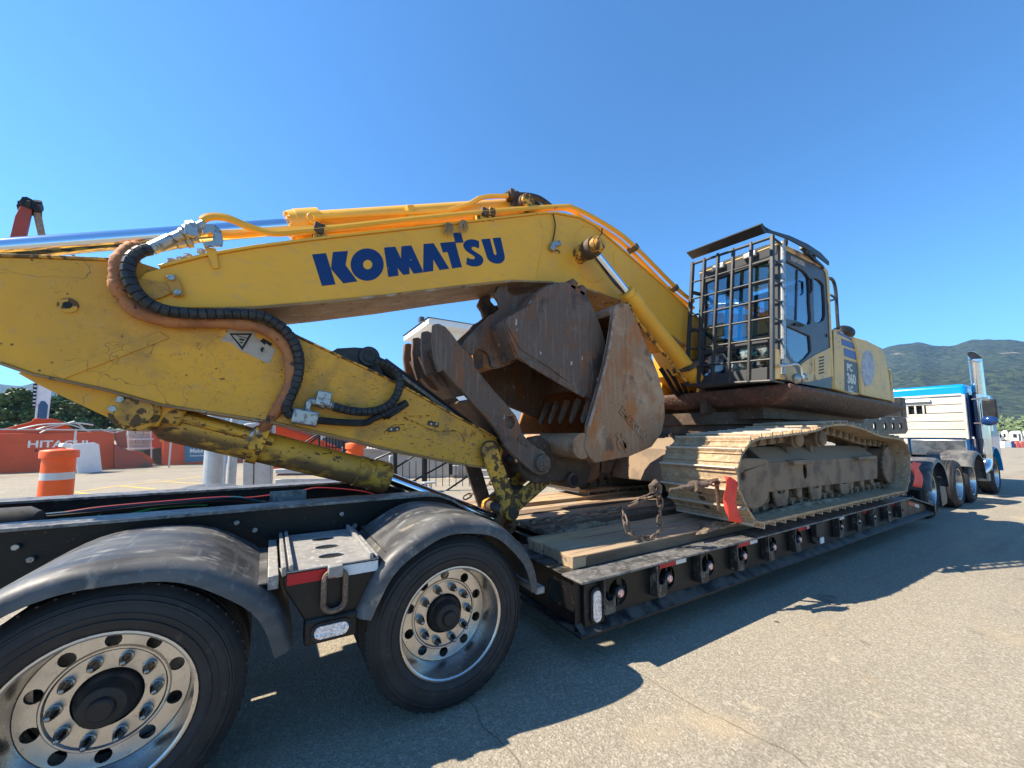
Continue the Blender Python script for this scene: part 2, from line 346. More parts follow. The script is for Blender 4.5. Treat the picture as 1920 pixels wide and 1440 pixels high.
G['tyre'] = make('tyre_rubber', (.019, .019, .021), .58, 0, [dict(t='n', s=6, d=6, lo=.4, hi=.7, c=(.036, .034, .033), a=.8, rg=.75), dict(t='n', s=25, d=6, lo=.6, hi=.7, c=(.07, .063, .055), a=.4)], bump=(60, .15, .002))
G['alu'] = make('polished_aluminium', (.52, .51, .50), .26, 1.0, [dict(t='n', s=8, d=6, lo=.4, hi=.7, c=(.42, .40, .385), a=.7, rg=.4), dict(t='n', s=50, d=4, lo=.6, hi=.7, c=(.24, .22, .20), a=.4, rg=.5)])
G['chrome'] = make('chrome', (.62, .62, .63), .15, 1.0, [dict(t='n', s=14, d=6, lo=.55, hi=.7, c=(.5, .45, .4), a=.4, rg=.3)])
G['rod'] = make('chromed_rod', (.62, .66, .74), .12, 1.0)
G['nut'] = make('lug_nut_steel', (.30, .29, .28), .25, 1.0, [dict(t='n', s=40, d=4, lo=.5, hi=.65, c=(.16, .12, .09), a=.6, rg=.6)])
G['hub'] = make('greasy_hub_iron', (.018, .017, .017), .5, 0, [dict(t='n', s=14, d=6, lo=.5, hi=.7, c=(.06, .045, .035), a=.7, rg=.8)], bump=(40, .3, .004))
G['black'] = make('black_rubber', (.012, .012, .013), .5, 0, [dict(t='n', s=12, d=5, lo=.45, hi=.7, c=(.035, .033, .031), a=.7)])
G['dark_paint'] = make('charcoal_guard_paint', (.028, .030, .032), .45, 0, [dict(t='n', s=14, d=6, lo=.5, hi=.7, c=(.07, .06, .052), a=.6), dict(t='n', s=30, d=5, lo=.68, hi=.7, c=RUST, a=.8)])
G['cab_grey'] = make('grey_cab_paint', (.050, .058, .072), .42, 0, [dict(t='n', s=4, d=6, lo=.4, hi=.7, c=(.075, .078, .085), a=.7)])
G['plank'] = make('weathered_plank', (.50, .33, .17), .8, 0, [
    dict(t='n', s=5, d=8, lo=.38, hi=.62, c=(.29, .22, .155), a=.85, v=(.12, 1, 1)), dict(t='n', s=34, d=6, lo=.52, hi=.66, c=(.12, .085, .06), a=.8, v=(.05, 1, 1)),
    dict(t='n', s=3, d=6, lo=.55, hi=.66, c=(.33, .27, .2), a=.7), dict(t='n', s=4, d=6, lo=.66, hi=.7, c=(.24, .10, .04), a=.6)], bump=[(30, .5, .006, (.06, 1, 1)), (60, .3, .003)], wp=True)
G['dirt'] = make('dry_dirt', (.30, .225, .15), .95, 0, [dict(t='n', s=12, d=8, lo=.4, hi=.62, c=(.13, .095, .065), a=.85), dict(t='p', s=60, lo=.9, hi=.95, c=(.36, .29, .21), a=.6)], bump=[(25, 1, .03), (90, .8, .008)])
G['wood_dark'] = make('oily_timber', (.10, .065, .042), .8, 0, [dict(t='n', s=6, d=8, lo=.4, hi=.62, c=(.21, .15, .1), a=.8, v=(.15, 1, 1))], bump=(30, .5, .006), wp=True)
G['red_tape'] = make('red_reflective_tape', (.42, .012, .018), .35, 0, [dict(t='n', s=20, d=5, lo=.5, hi=.7, c=(.25, .03, .03), a=.6)])
G['white_tape'] = make('white_reflective_tape', (.62, .64, .66), .35, 0, [dict(t='n', s=20, d=5, lo=.5, hi=.7, c=(.42, .41, .4), a=.6)])
G['blk_worn'] = make('scuffed_black_paint', (.022, .021, .021), .4, 0, [dict(t='n', s=11, d=8, lo=.5, hi=.62, c=(.13, .115, .10), a=.8, rg=.7), dict(t='n', s=30, d=6, lo=.6, hi=.66, c=(.24, .2, .16), a=.6)], bump=(90, .15, .002), wp=True)
G['lens'] = make('clear_lamp_lens', (.62, .56, .54), .22, .3, [dict(t='p', s=130, lo=.3, hi=.8, c=(.9, .86, .84)), dict(t='p', s=190, lo=.8, hi=.85, c=(.5, .36, .33))], bump=(150, .6, .004, 'v'), coat=.6)
G['lens_red'] = make('amber_marker_lens', (.85, .66, .58), .25, .2, [dict(t='p', s=160, lo=.4, hi=.7, c=(.75, .22, .12))], bump=(120, .5, .003, 'v'), coat=.6)
G['flag'] = make('red_ribbon_plastic', (.80, .065, .035), .55, 0, [dict(t='n', s=9, d=4, lo=.45, hi=.7, c=(.62, .03, .02), a=.7)])
G['chain'] = make('rusty_chain', (.15, .105, .075), .6, .3, [dict(t='n', s=40, d=5, lo=.45, hi=.62, c=(.08, .055, .042), a=.8), dict(t='n', s=90, d=3, lo=.58, hi=.66, c=(.36, .29, .23), a=.6)])
G['blue'] = make('blue_letter_film', (.004, .030, .125), .4, 0, [dict(t='n', s=18, d=9, lo=.70, hi=.715, c=(.5, .45, .3), a=.8)])
G['stripe'] = make('blue_stripe_film', (.035, .06, .22), .4)
G['decal_dk'] = make('charcoal_decal', (.052, .06, .07), .45)
G['white'] = make('white_paint', (.78, .78, .76), .5, 0, [dict(t='n', s=3, d=5, lo=.45, hi=.7, c=(.66, .65, .62), a=.5)])
G['offwhite'] = make('aged_white_vinyl', (.42, .36, .29), .6, 0, [dict(t='n', s=14, d=8, lo=.45, hi=.6, c=(.34, .28, .2), a=.8), dict(t='e', s=16, lo=0, hi=.02, c=(.12, .085, .06), x=.5, a=.7)])
G['ink'] = make('black_print', (.012, .012, .012), .6)
G['hose'] = make('black_spiral_hose', (.022, .024, .026), .48, 0, [dict(t='n', s=20, d=5, lo=.45, hi=.7, c=(.055, .055, .052), a=.7)])
G['sleeve'] = make('orange_hose_sleeve', (.40, .16, .06), .75, 0, [dict(t='n', s=9, d=7, lo=.42, hi=.6, c=(.26, .105, .05), a=.8), dict(t='n', s=14, d=6, lo=.62, hi=.68, c=(.05, .03, .025), a=.9)], bump=(26, .8, .014))
G['fitting'] = make('zinc_fitting', (.36, .37, .36), .38, .75, [dict(t='n', s=30, d=5, lo=.5, hi=.62, c=(.15, .13, .11), a=.7, rg=.6)])
G['galv'] = make('galvanised_steel', (.50, .52, .53), .45, .55, [dict(t='n', s=3, d=4, lo=.4, hi=.7, c=(.38, .4, .41), a=.7), dict(t='p', s=9, lo=.3, hi=.8, c=(.56, .58, .59), a=.4)])
G['orange'] = make('orange_drum_plastic', (.85, .12, .02), .45, 0, [dict(t='n', s=4, d=4, lo=.4, hi=.7, c=(.72, .09, .02), a=.5), dict(t='n', s=18, d=5, lo=.7, hi=.75, c=(.3, .1, .05), a=.7)])
G['refl'] = make('silver_reflective_band', (.52, .53, .53), .4, .2)
G['redmach'] = make('orange_red_machine_paint', (.66, .070, .014), .6, 0, [dict(t='n', s=2, d=6, lo=.4, hi=.7, c=(.56, .06, .018), a=.7), dict(t='n', s=10, d=7, lo=.66, hi=.7, c=(.2, .06, .03), a=.8)])
G['redmach2'] = make('faded_red_machine_paint', (.36, .06, .04), .55, 0, [dict(t='n', s=2, d=6, lo=.4, hi=.7, c=(.27, .06, .045), a=.7), dict(t='n', s=8, d=6, lo=.62, hi=.68, c=(.14, .09, .07), a=.7)])
G['teal'] = make('teal_banner_vinyl', (.012, .17, .30), .5)
G['truckblue'] = make('blue_truck_paint', (.0, .24, .56), .22, 0.1, [dict(t='n', s=3, d=4, lo=.4, hi=.7, c=(.0, .21, .5), a=.5)], coat=.6)
G['navy'] = make('navy_truck_paint', (.008, .035, .13), .2, 0.1, coat=.6)
G['rackalu'] = make('dull_rack_aluminium', (.62, .56, .47), .5, .25, [dict(t='n', s=3, d=6, lo=.4, hi=.7, c=(.50, .44, .36), a=.7, v=(1, .4, 2)), dict(t='n', s=12, d=6, lo=.62, hi=.7, c=(.28, .22, .17), a=.5)])
G['concrete'] = make('pale_concrete', (.46, .42, .36), .85, 0, [dict(t='n', s=1.5, d=7, lo=.4, hi=.65, c=(.37, .34, .29), a=.7), dict(t='n', s=14, d=6, lo=.58, hi=.7, c=(.3, .27, .23), a=.5)], bump=(30, .3, .005))
G['roof'] = make('dark_roof_shingle', (.05, .05, .055), .85)
G['leaf'] = make('leaf_green', (.085, .135, .05), .6, 0, [dict(t='n', s=.8, d=4, lo=.35, hi=.65, c=(.10, .14, .05), a=.8), dict(t='n', s=2.5, d=3, lo=.5, hi=.7, c=(.045, .08, .032), a=.7)])
G['leaf2'] = make('leaf_pale_green', (.13, .18, .07), .6, 0, [dict(t='n', s=.8, d=4, lo=.35, hi=.65, c=(.14, .17, .075), a=.8), dict(t='n', s=2.5, d=3, lo=.5, hi=.7, c=(.035, .065, .03), a=.8)])
G['bark'] = make('tree_bark', (.09, .065, .045), .9, 0, bump=(20, .5, .02))
G['carpaint'] = make('silver_car_paint', (.5, .54, .57), .25, .4, coat=.5)
G['glassdk'] = make('dark_window_glass', (.012, .016, .02), .06, 0, spec=.8)
G['yline'] = make('yellow_road_paint', (.60, .40, .06), .8, 0, [dict(t='n', s=9, d=8, lo=.46, hi=.6, c=(.34, .29, .2), a=.9)])
G['wline'] = make('faded_white_road_paint', (.42, .39, .34), .85, 0, [dict(t='n', s=7, d=8, lo=.42, hi=.6, c=(.27, .25, .22), a=.95)])
G['interior'] = make('cab_interior_trim', (.045, .047, .05), .7)
G['straw'] = make('dry_grass', (.34, .24, .13), .9)
G['glass'] = glass_mat('cab_glass', (.58, .80, .88), .16)
G['glass_side'] = glass_mat('tinted_side_glass', (.30, .44, .52), .14)
G['glass_dirty'] = glass_mat('dusty_cab_glass', (.66, .84, .90), .14, .04, ((.40, .42, .42), 9, .48, .62, .55))

# ------------------------------------------------------------------ ground
def asphalt():
    m = make('asphalt', (.255, .222, .168), .88, 0, [
        dict(t='n', s=.35, d=5, lo=.35, hi=.7, c=(.31, .268, .197), a=.7), dict(t='n', s=2.2, d=6, lo=.5, hi=.7, c=(.20, .177, .138), a=.45),
        dict(t='p', s=85, lo=.55, hi=.85, c=(.42, .375, .30), a=.5), dict(t='p', s=130, lo=.55, hi=.85, c=(.13, .116, .093), a=.5), dict(t='p', s=46, lo=.84, hi=.9, c=(.42, .38, .32), a=.6, rad=.45),
        dict(t='n', s=1.1, d=7, lo=.55, hi=.72, c=(.40, .31, .195), a=.6), dict(t='n', s=2.6, d=6, lo=.5, hi=.72, c=(.14, .122, .10), a=.4, v=(.06, 1, 1)), dict(t='n', s=5, d=7, lo=.66, hi=.72, c=(.43, .36, .25), a=.55), dict(t='n', s=.55, d=5, lo=.66, hi=.72, c=(.32, .19, .10), a=.6),
        dict(t='n', s=1.9, d=4, lo=.65, hi=.74, c=(.085, .07, .06), a=.6), dict(t='p', s=3.1, lo=.93, hi=.94, c=(.05, .048, .045), rad=.10, a=.9), dict(t='p', s=5.3, lo=.95, hi=.96, c=(.55, .5, .43), rad=.07, a=.9)],
        bump=[(85, .55, .006, 'v'), (30, .35, .01)])
    # cracks: thin wandering lines
    N = m.node_tree.nodes; L = m.node_tree.links; b = N['Principled BSDF']; tc = [n for n in N if n.type == 'TEX_COORD'][0]
    src = b.inputs['Base Color'].links[0].from_socket
    sx = N.new('ShaderNodeSeparateXYZ'); L.new(tc.outputs['Object'], sx.inputs[0])
    nz = N.new('ShaderNodeTexNoise'); nz.inputs['Scale'].default_value = 3.2; nz.inputs['Detail'].default_value = 6; L.new(tc.outputs['Object'], nz.inputs[0])
    def math_(op, a, c):
        k = N.new('ShaderNodeMath'); k.operation = op
        for i, q in enumerate((a, c)):
            if isinstance(q, (int, float)): k.inputs[i].default_value = q
            else: L.new(q, k.inputs[i])
        return k.outputs[0]
    for (a, bb, wd) in (((1085, 1205), (1345, 1345), .0045), ((880, 1318), (950, 1410), .0045)):
        p, q = PZ(*a, 0), PZ(*bb, 0); d = (q - p).normalized(); nx, ny = -d.y, d.x
        lin = math_('ADD', math_('ADD', math_('MULTIPLY', sx.outputs[0], nx), math_('MULTIPLY', sx.outputs[1], ny)), -(p.x * nx + p.y * ny))
        lin = math_('ADD', lin, math_('MULTIPLY', math_('SUBTRACT', nz.outputs[0], .5), .16))
        ab = N.new('ShaderNodeMath'); ab.operation = 'ABSOLUTE'; L.new(lin, ab.inputs[0])
        r = N.new('ShaderNodeMapRange'); r.inputs[1].default_value = wd * 1.6; r.inputs[2].default_value = wd * .4; r.inputs[4].default_value = .55; L.new(ab.outputs[0], r.inputs[0])
        mx = N.new('ShaderNodeMix'); mx.data_type = 'RGBA'; L.new(r.outputs[0], mx.inputs[0]); L.new(src, mx.inputs[6]); mx.inputs[7].default_value = (.055, .047, .038, 1); src = mx.outputs[2]
    L.new(src, b.inputs['Base Color']); return m
g = MB(); S = 9000
g.add([(-5000, -2000, 0), (5100, -2000, 0), (5100, 6100, 0), (-5000, 6100, 0)], [(0, 1, 2, 3)])
struct('ground', g, asphalt())

# ------------------------------------------------------------------ lowbed trailer
YD = 2.0; YC = 3.525; YF = 2 * YC - YD; RZ = 1.06
trailer = thing('lowbed_trailer', 'long black lowbed trailer carrying the yellow excavator, grey fenders over its rear wheels', 'trailer', (3.5, YC, 0))
def side(sgn): return YC + sgn * (YC - YD) * 1.0
def my(y, s): return y if s < 0 else 2 * YC - y         # mirror to the far side
DX0, DX1, DX2 = 1.755, 8.35, 9.45
HOLEX = [2.153 + .5365 * k for k in range(11)]
for s in (-1, 1):
    web = [(DX0, .215), (DX0, .535), (DX1, .535), (DX2 - .03, .325), (DX2 - .03, .215)]
    hs = [circ((x, .39), .094, 18) for x in HOLEX if abs(x - HOLEX[6]) > .1]
    mb = MB().plate(web, my(2.075, s), my(2.087, s), hs)
    build('side_beam', mb, G['blk'], trailer, .002)
    mb = MB().strip([(DX0, .55), (DX1, .55), (DX2, .335)], my(YD, s), my(2.21, s), .016, -1); build('top_flange', mb, G['blk_top'], trailer, .003)
    mb = MB().strip([(DX0 - .01, .216), (DX2, .216)], my(2.0, s), my(2.17, s), .018, -1)
    k = len(mb.v); mb.add([(DX0, my(2.0, s), .216), (DX2, my(2.0, s), .216), (DX2, my(2.074, s), .262), (DX0, my(2.074, s), .262)], [(0, 1, 2, 3)])
    build('bottom_flange', mb, G['blk'], trailer, .003)
    if s > 0: continue
    mb = MB().span((DX2 - .05, 1.99, .2), (DX2 + .02, 2.2, .34)); build('end_bracket', mb, G['blk'], trailer, .004)
    # outrigger pockets, marker lamps
    x0 = HOLEX[0] - .205
    notch = [(x0, .533), (x0, .31), (x0 + .012, .30), (x0 + .098, .30), (x0 + .11, .31), (x0 + .11, .415), (x0 + .094, .415), (x0 + .092, .40), (x0 + .075, .385), (x0 + .05, .385), (x0 + .03, .395), (x0 + .02, .42), (x0 + .018, .533)]
    mb = MB().plate(notch, 2.004, 2.018).span((x0 + .001, 2.019, .301), (x0 + .012, 2.074, .532)).span((x0 + .098, 2.019, .302), (x0 + .109, 2.074, .41)).span((x0 + .013, 2.019, .3015), (x0 + .097, 2.073, .312))
    pk = build('outrigger_pocket', mb, G['blk_worn'], trailer, .004)
    xh = HOLEX[0]
    mb = MB().span((xh - .008, 2.078, .297), (xh + .008, 2.086, .483)); bar = build('lamp_bar', mb, G['blk'], trailer)
    mb = MB().lathe([(.001, -.004), (.036, -.004), (.046, .004), (.048, .03), (.001, .03)], (xh, 2.055, .39), 'Y', 20); hsg = build('lamp_housing', mb, G['black'], trailer)
    mb = MB().lathe([(.0005, -.011), (.012, -.010), (.024, -.006), (.029, .001), (.029, .006)], (xh, 2.047, .39), 'Y', 18); ln = build('marker_lamp', mb, G['lens_red'], trailer)
    for i in range(1, 12):
        dx = .5365 * i
        c = pk.copy(); COL.objects.link(c); c.location.x += dx
        if i <= 10 and i != 6:
            for q in (bar, hsg, ln):
                c = q.copy(); COL.objects.link(c); c.location.x += dx
    # reflective tape
    for i, xx in enumerate([2.60, 3.70, 4.86, 5.72, 6.66, 7.72]):
        mb = MB().span((xx, 2.0705, .470), (xx + .20, 2.0745, .520)); build('red_tape', mb, G['red_tape'], trailer)
        mb = MB().span((xx + .2005, 2.0705, .470), (xx + .33, 2.0745, .520)); build('white_tape', mb, G['white_tape'], trailer)
    mb = MB().add([(8.45, 2.0705, .475), (8.75, 2.0705, .415), (8.75, 2.0705, .365), (8.45, 2.0705, .425), (8.45, 2.0745, .475), (8.75, 2.0745, .415), (8.75, 2.0745, .365), (8.45, 2.0745, .425)], [(0, 1, 2, 3), (4, 5, 6, 7), (0, 1, 5, 4), (1, 2, 6, 5), (2, 3, 7, 6), (3, 0, 4, 7)]); build('red_tape', mb, G['red_tape'], trailer)
    mb = MB().add([(8.76, 2.0705, .413), (8.95, 2.0705, .375), (8.95, 2.0705, .325), (8.76, 2.0705, .363), (8.76, 2.0745, .413), (8.95, 2.0745, .375), (8.95, 2.0745, .325), (8.76, 2.0745, .363)], [(0, 1, 2, 3), (4, 5, 6, 7), (0, 1, 5, 4), (1, 2, 6, 5), (2, 3, 7, 6), (3, 0, 4, 7)]); build('white_tape', mb, G['white_tape'], trailer)
    mb = MB().span((HOLEX[6] - .20, 1.996, .315), (HOLEX[6] - .11, 2.002, .375)); build('white_tape', mb, G['white_tape'], trailer)
    mb = MB().span((HOLEX[6] - .26, 2.003, .385), (HOLEX[6] - .06, 2.06, .53)); build('junction_box', mb, G['black'], trailer, .006)
    # oval lamp at the rear corner
    def oval(cx, cz, hw, hh, n=12):
        r = min(hw, hh); pts = []
        for q in range(4):
            for i in range(n // 2 + 1):
                a = math.pi / 2 * (q + i / (n / 2)); sx = (1, -1, -1, 1)[q] * (hw - r); sz = (1, 1, -1, -1)[q] * (hh - r)
                pts.append((cx + sx + r * math.cos(a), cz + sz + r * math.sin(a)))
        return pts
    mb = MB().span((1.812, 2.045, .232), (1.99, 2.0745, .515)); build('lamp_plate', mb, G['blk'], trailer, .006)
    mb = MB().plate(oval(1.905, .365, .05, .118), 2.030, 2.0445); build('lamp_gasket', mb, G['black'], trailer, .004)
    mb = MB().plate(oval(1.905, .365, .034, .10), 2.020, 2.0295); build('oval_lamp', mb, G['lens'], trailer, .004)
# rear cross beam with round holes
fx = lambda u, w_, t: (t, u, w_)
hs = [circ((2.36 + .31 * i, .375), .085, 16) for i in range(9)]
mb = MB().plate([(2.09, .218), (YF - .09, .218), (YF - .09, .533), (2.09, .533)], DX0 + .05, DX0 + .062, hs, fx); build('rear_beam', mb, G['blk'], trailer, .002)
mb = MB().span((DX0, 2.215, .536), (DX0 + .17, YF - .215, .549)).span((DX0 - .005, 2.09, .198), (DX0 + .1, YF - .09, .214)); build('rear_flange', mb, G['blk'], trailer, .003)
# main beams under the deck
mb = MB()
for y in (2.95, 4.05): mb.span((DX0 + .07, y, .23), (DX2, y + .05, .53))
for i in range(12): mb.span((DX0 + .4 + i * .6, 2.09, .3), (DX0 + .45 + i * .6, YF - .09, .52))
build('deck_frame', mb, G['blk'], trailer)
# planks: thick boards on each side, thinner worn boards between
def plank(x0, x1, y0, y1, z0, z1, m):
    a = random.uniform(-.004, .004)
    mb = MB().box(((x0 + x1) / 2, (y0 + y1) / 2, (z0 + z1) / 2 + a), (x1 - x0, y1 - y0, z1 - z0))
    build('plank', mb, m, trailer, .006, at=((x0 + x1) / 2, (y0 + y1) / 2, z0))
for s in (-1, 1):
    for i, (a, c) in enumerate([(2.222, 2.395), (2.405, 2.60), (2.608, 2.80)]):
        xa = 1.865 + (.0, .018, .008)[i]
        for (q0, q1) in ((xa, 5.1 + .15 * i), (5.106 + .15 * i, 8.32)): plank(q0, q1, min(my(a, s), my(c, s)), max(my(a, s), my(c, s)), .551, .638, G['plank'])
for i in range(7):
    y0 = 2.815 + i * .205
    plank(2.0 if i in (0, 6) else 2.25, 8.32, y0, y0 + .195, .545, .585 + (.012 if i % 2 else 0), G['wood_dark'] if i in (1, 2, 5) else G['plank'])
mb = MB().span((2.3, 2.905, .60), (6.5, 2.99, .665)); build('loose_timber', mb, G['wood_dark'], trailer, .006)
# dark strip standing in for the shade on the near boards' side face
mb = MB().span((1.99, 2.2145, .551), (8.3, 2.2215, .632)); build('board_side_shade', mb, G['wood_dark'], trailer, .002)

# ---- rear suspension frame
RAILN = 2.86; RW = .19
rl = [(-3.2, RZ)] + [(P(x, y, RAILN).x, P(x, y, RAILN).z) for x, y in ((800, 926),)]
xb = rl[-1][0]; rl[-1] = (xb, RZ)
rl += [(xb + .10, RZ - .012), (xb + .22, RZ - .06), (xb + .36, RZ - .15), (xb + .62, RZ - .36), (DX0 + .08, .60)]
for s in (-1, 1):
    a, c = my(RAILN, s), my(RAILN + RW, s)
    build('frame_rail_flange', MB().strip(rl, min(a, c), max(a, c), .018, -1), G['blk_top'], trailer, .002)
    mid = (a + c) / 2
    lo = [(x, max(z - .36, .36)) for x, z in rl]
    build('frame_rail_web', MB().plate([(x, z - .02) for x, z in rl] + lo[::-1], mid - .007, mid + .007), G['blk'], trailer, .002)
    build('frame_rail_flange', MB().strip(lo, min(a, c) + .01, max(a, c) - .01, .016, -1), G['blk'], trailer, .002)
# cross members and tank between the rails
build('cross_plate', MB().span(tuple(P(505, 944, 3.34)), tuple(Vector((P(575, 918, 3.34).x, 3.36, P(575, 918, 3.34).z)))), G['blk_top'], trailer, .004)
mb = MB()
for x in (-2.4, -.55, .6): mb.span((x, 2.97, .76), (x + .12, 4.08, .92))
build('cross_member', mb, G['blk'], trailer, .004)
build('sun_block_plate', MB().span((-1.9, 3.06, .66), (-.22, 3.93, .68)), G['blk'], trailer, .002)  # unseen plate, added to keep the sun off the ground beside the wheel
mb = MB().lathe([(.001, 0), (.10, .005), (.145, .03), (.15, .07), (.15, 1.35), (.12, 1.4), (.001, 1.41)], (-2.55, 3.5, .93), 'X', 24); build('air_tank', mb, G['blk'], trailer)
YH = 3.955
for col, pts, r in (((.26, .03, .04), [(-60, 972), (100, 962), (190, 950), (300, 940), (420, 931), (470, 932), (560, 920), (600, 914), (680, 921), (720, 935)], .008), ((.02, .10, .15), [(-60, 976), (120, 960), (260, 946), (360, 938), (440, 931), (500, 941), (560, 946)], .009), ((.02, .22, .06), [(60, 985), (186, 955), (187, 968), (200, 975), (300, 950), (390, 945)], .008), ((.012, .012, .012), [(-60, 980), (150, 962), (300, 946), (420, 940), (520, 942), (700, 928)], .018)):
    mm = make('air_line_hose', col, .45); build('air_hose', MB().tube(spl([P(x, y, YH) + Vector((0, -.03, 0)) for x, y in pts], 5), r, 6), mm, trailer)

# ---- wheels
def make_wheel(parent, c, s):
    """c = outer face centre; s=-1 faces the camera side, +1 the far side"""
    c = Vector(c); f = -s                                   # h grows inwards
    def lt(prof, n=48): return MB().lathe([(r, h * f) for r, h in prof], c, 'Y', n)
    hub = build('wheel', lt([(.001, .035), (.034, .035), (.04, .04), (.043, .055), (.07, .06), (.078, .07), (.082, .095), (.085, .11), (.094, .116), (.098, .126), (.104, .139), (.108, .30), (.001, .30)], 28), G['hub'], parent, at=c)
    R = .462
    tp = [(.287, .02), (.298, .0), (.315, -.012), (.335, -.018), (.337, -.024), (.343, -.024), (.345, -.018), (.362, -.0195), (.363, -.023), (.368, -.023), (.369, -.0195), (.388, -.018), (.402, -.013), (.404, -.018), (.410, -.017), (.412, -.010), (.424, -.005), (.425, -.009), (.429, -.007), (.430, -.001), (.436, .003), (.452, .018), (R, .032), (R, .068), (R - .012, .071), (R - .012, .079), (R, .082), (R, .112), (R - .012, .115), (R - .012, .123), (R, .126), (R, .158), (R - .012, .161), (R - .012, .169), (R, .172), (R, .21), (.445, .228), (.40, .252), (.34, .256), (.288, .23)]
    ty = lt(tp, 72)
    for i in range(60):                                     # shoulder notches
        a = 2 * math.pi * i / 60; ct, st = math.cos(a), math.sin(a)
        ty.box((c.x + (R - .004) * ct, c.y + .036 * f, c.z + (R - .004) * st), (.012, .022, .010), Matrix.Rotation(-a, 3, 'Y'))
    build('tyre', ty, G['tyre'], hub)
    inner = [(r, h + .32) for r, h in tp]
    build('tyre', lt(inner, 48), G['tyre'], hub)
    rp = [(.250, .150), (.258, .13), (.263, .10), (.270, .05), (.279, .016), (.284, -.004), (.291, -.009), (.299, -.008), (.303, -.002), (.303, .008), (.294, .012), (.288, .02), (.285, .24), (.276, .25), (.262, .23), (.256, .16), (.250, .150)]
    rim = lt(rp, 56)
    n = 10; hs = [circ((c.x + .216 * math.cos(2 * math.pi * (i + .5) / n), c.z + .216 * math.sin(2 * math.pi * (i + .5) / n)), .0265, 14) for i in range(n)] + [circ((c.x, c.z), .1085, 40)]
    rim.plate(circ((c.x, c.z), .2545, 56), c.y + .134 * f, c.y + .150 * f, hs)
    rim.lathe([(.176, .1335 * f), (.182, .127 * f), (.188, .127 * f), (.194, .1335 * f)], c, 'Y', 48)
    build('rim', rim, G['alu'], hub)
    inr = [(r, h + .36 if h > .1 else h + .33) for r, h in [(.25, .05), (.27, .0), (.303, -.01), (.30, .03), (.28, .03), (.1085, .02)]]
    build('rim', lt(inr, 32), G['alu'], hub)
    nm = None
    for i in range(n):
        a = 2 * math.pi * i / n; q = Vector((.147 * math.cos(a), 0, .147 * math.sin(a)))
        if nm is None:
            mb = MB().lathe([(.001, .070 * f), (.008, .073 * f), (.014, .084 * f), (.017, .10 * f), (.019, .103 * f), (.019, .122 * f), (.023, .124 * f), (.023, .1335 * f), (.001, .1335 * f)], (0, 0, 0), 'Y', 12)
            nm = mb.mesh('lug_nut', G['nut'])
        link_mesh('lug_nut', nm, hub, q)
    return hub
AX = [(-.50, .462), (.915, .462)]
for s in (-1, 1):
    for (x, z) in AX: make_wheel(trailer, (x, my(2.12, s), z), s)
    build('axle', MB(), G['hub'], trailer) if False else None
mb = MB()
for x, z in AX: mb.cyl((x, 2.5, z), (x, YF - .5, z), .065)
build('axle', mb, G['hub'], trailer)

# ---- fenders
def fender(cx, cz, a, b, t0, t1, s, par=None):
    sec = [(2.80, 0), (2.30, .004), (2.16, .004), (2.118, -.001), (2.088, -.014), (2.072, -.034), (2.068, -.075), (2.074, -.075), (2.079, -.037), (2.094, -.021), (2.12, -.009), (2.16, -.004), (2.80, -.008)]
    N = 30; vs = []; fs = []; m = len(sec)
    for i in range(N + 1):
        t = rad(t0 + (t1 - t0) * i / N); c_, s_ = math.cos(t), math.sin(t)
        wob = .004 * math.sin(i * .9 + cx * 5)
        for y, d in sec: vs.append((cx + (a + d + wob) * c_, my(y, s), cz + (b + d + wob) * s_))
    for i in range(N):
        for k in range(m):
            k2 = (k + 1) % m; fs.append((i * m + k, i * m + k2, (i + 1) * m + k2, (i + 1) * m + k))
    fs += [tuple(range(m)), tuple(range(N * m, N * m + m))]
    return build('fender', MB().add(vs, fs), G['fender'], par or trailer, 0, 50)
for s in (-1, 1):
    fender(-.485, .45, .63, .57, 10, 168, s); fender(.93, .45, .565, .575, 10, 163, s)
    # flat mounting ledges and bracket tubes between fender and rail
    mb = MB().span((-.03, my(2.14, s), .828), (.018, my(2.8, s), .836)); build('fender_bracket', mb, G['fender'], trailer, .003)
    mb = MB().span((.019, my(2.14, s), .80), (.062, my(2.86, s), .862)); build('fender_bracket', mb, G['step'], trailer, .004)
    mb = MB().span((.545, my(2.16, s), .852), (.575, my(2.86, s), .885)); build('fender_bracket', mb, G['blk'], trailer, .003)
    mb = MB().span((1.47, my(2.1, s), .50), (1.53, my(2.5, s), .54)); build('fender_bracket', mb, G['step'], trailer, .004)
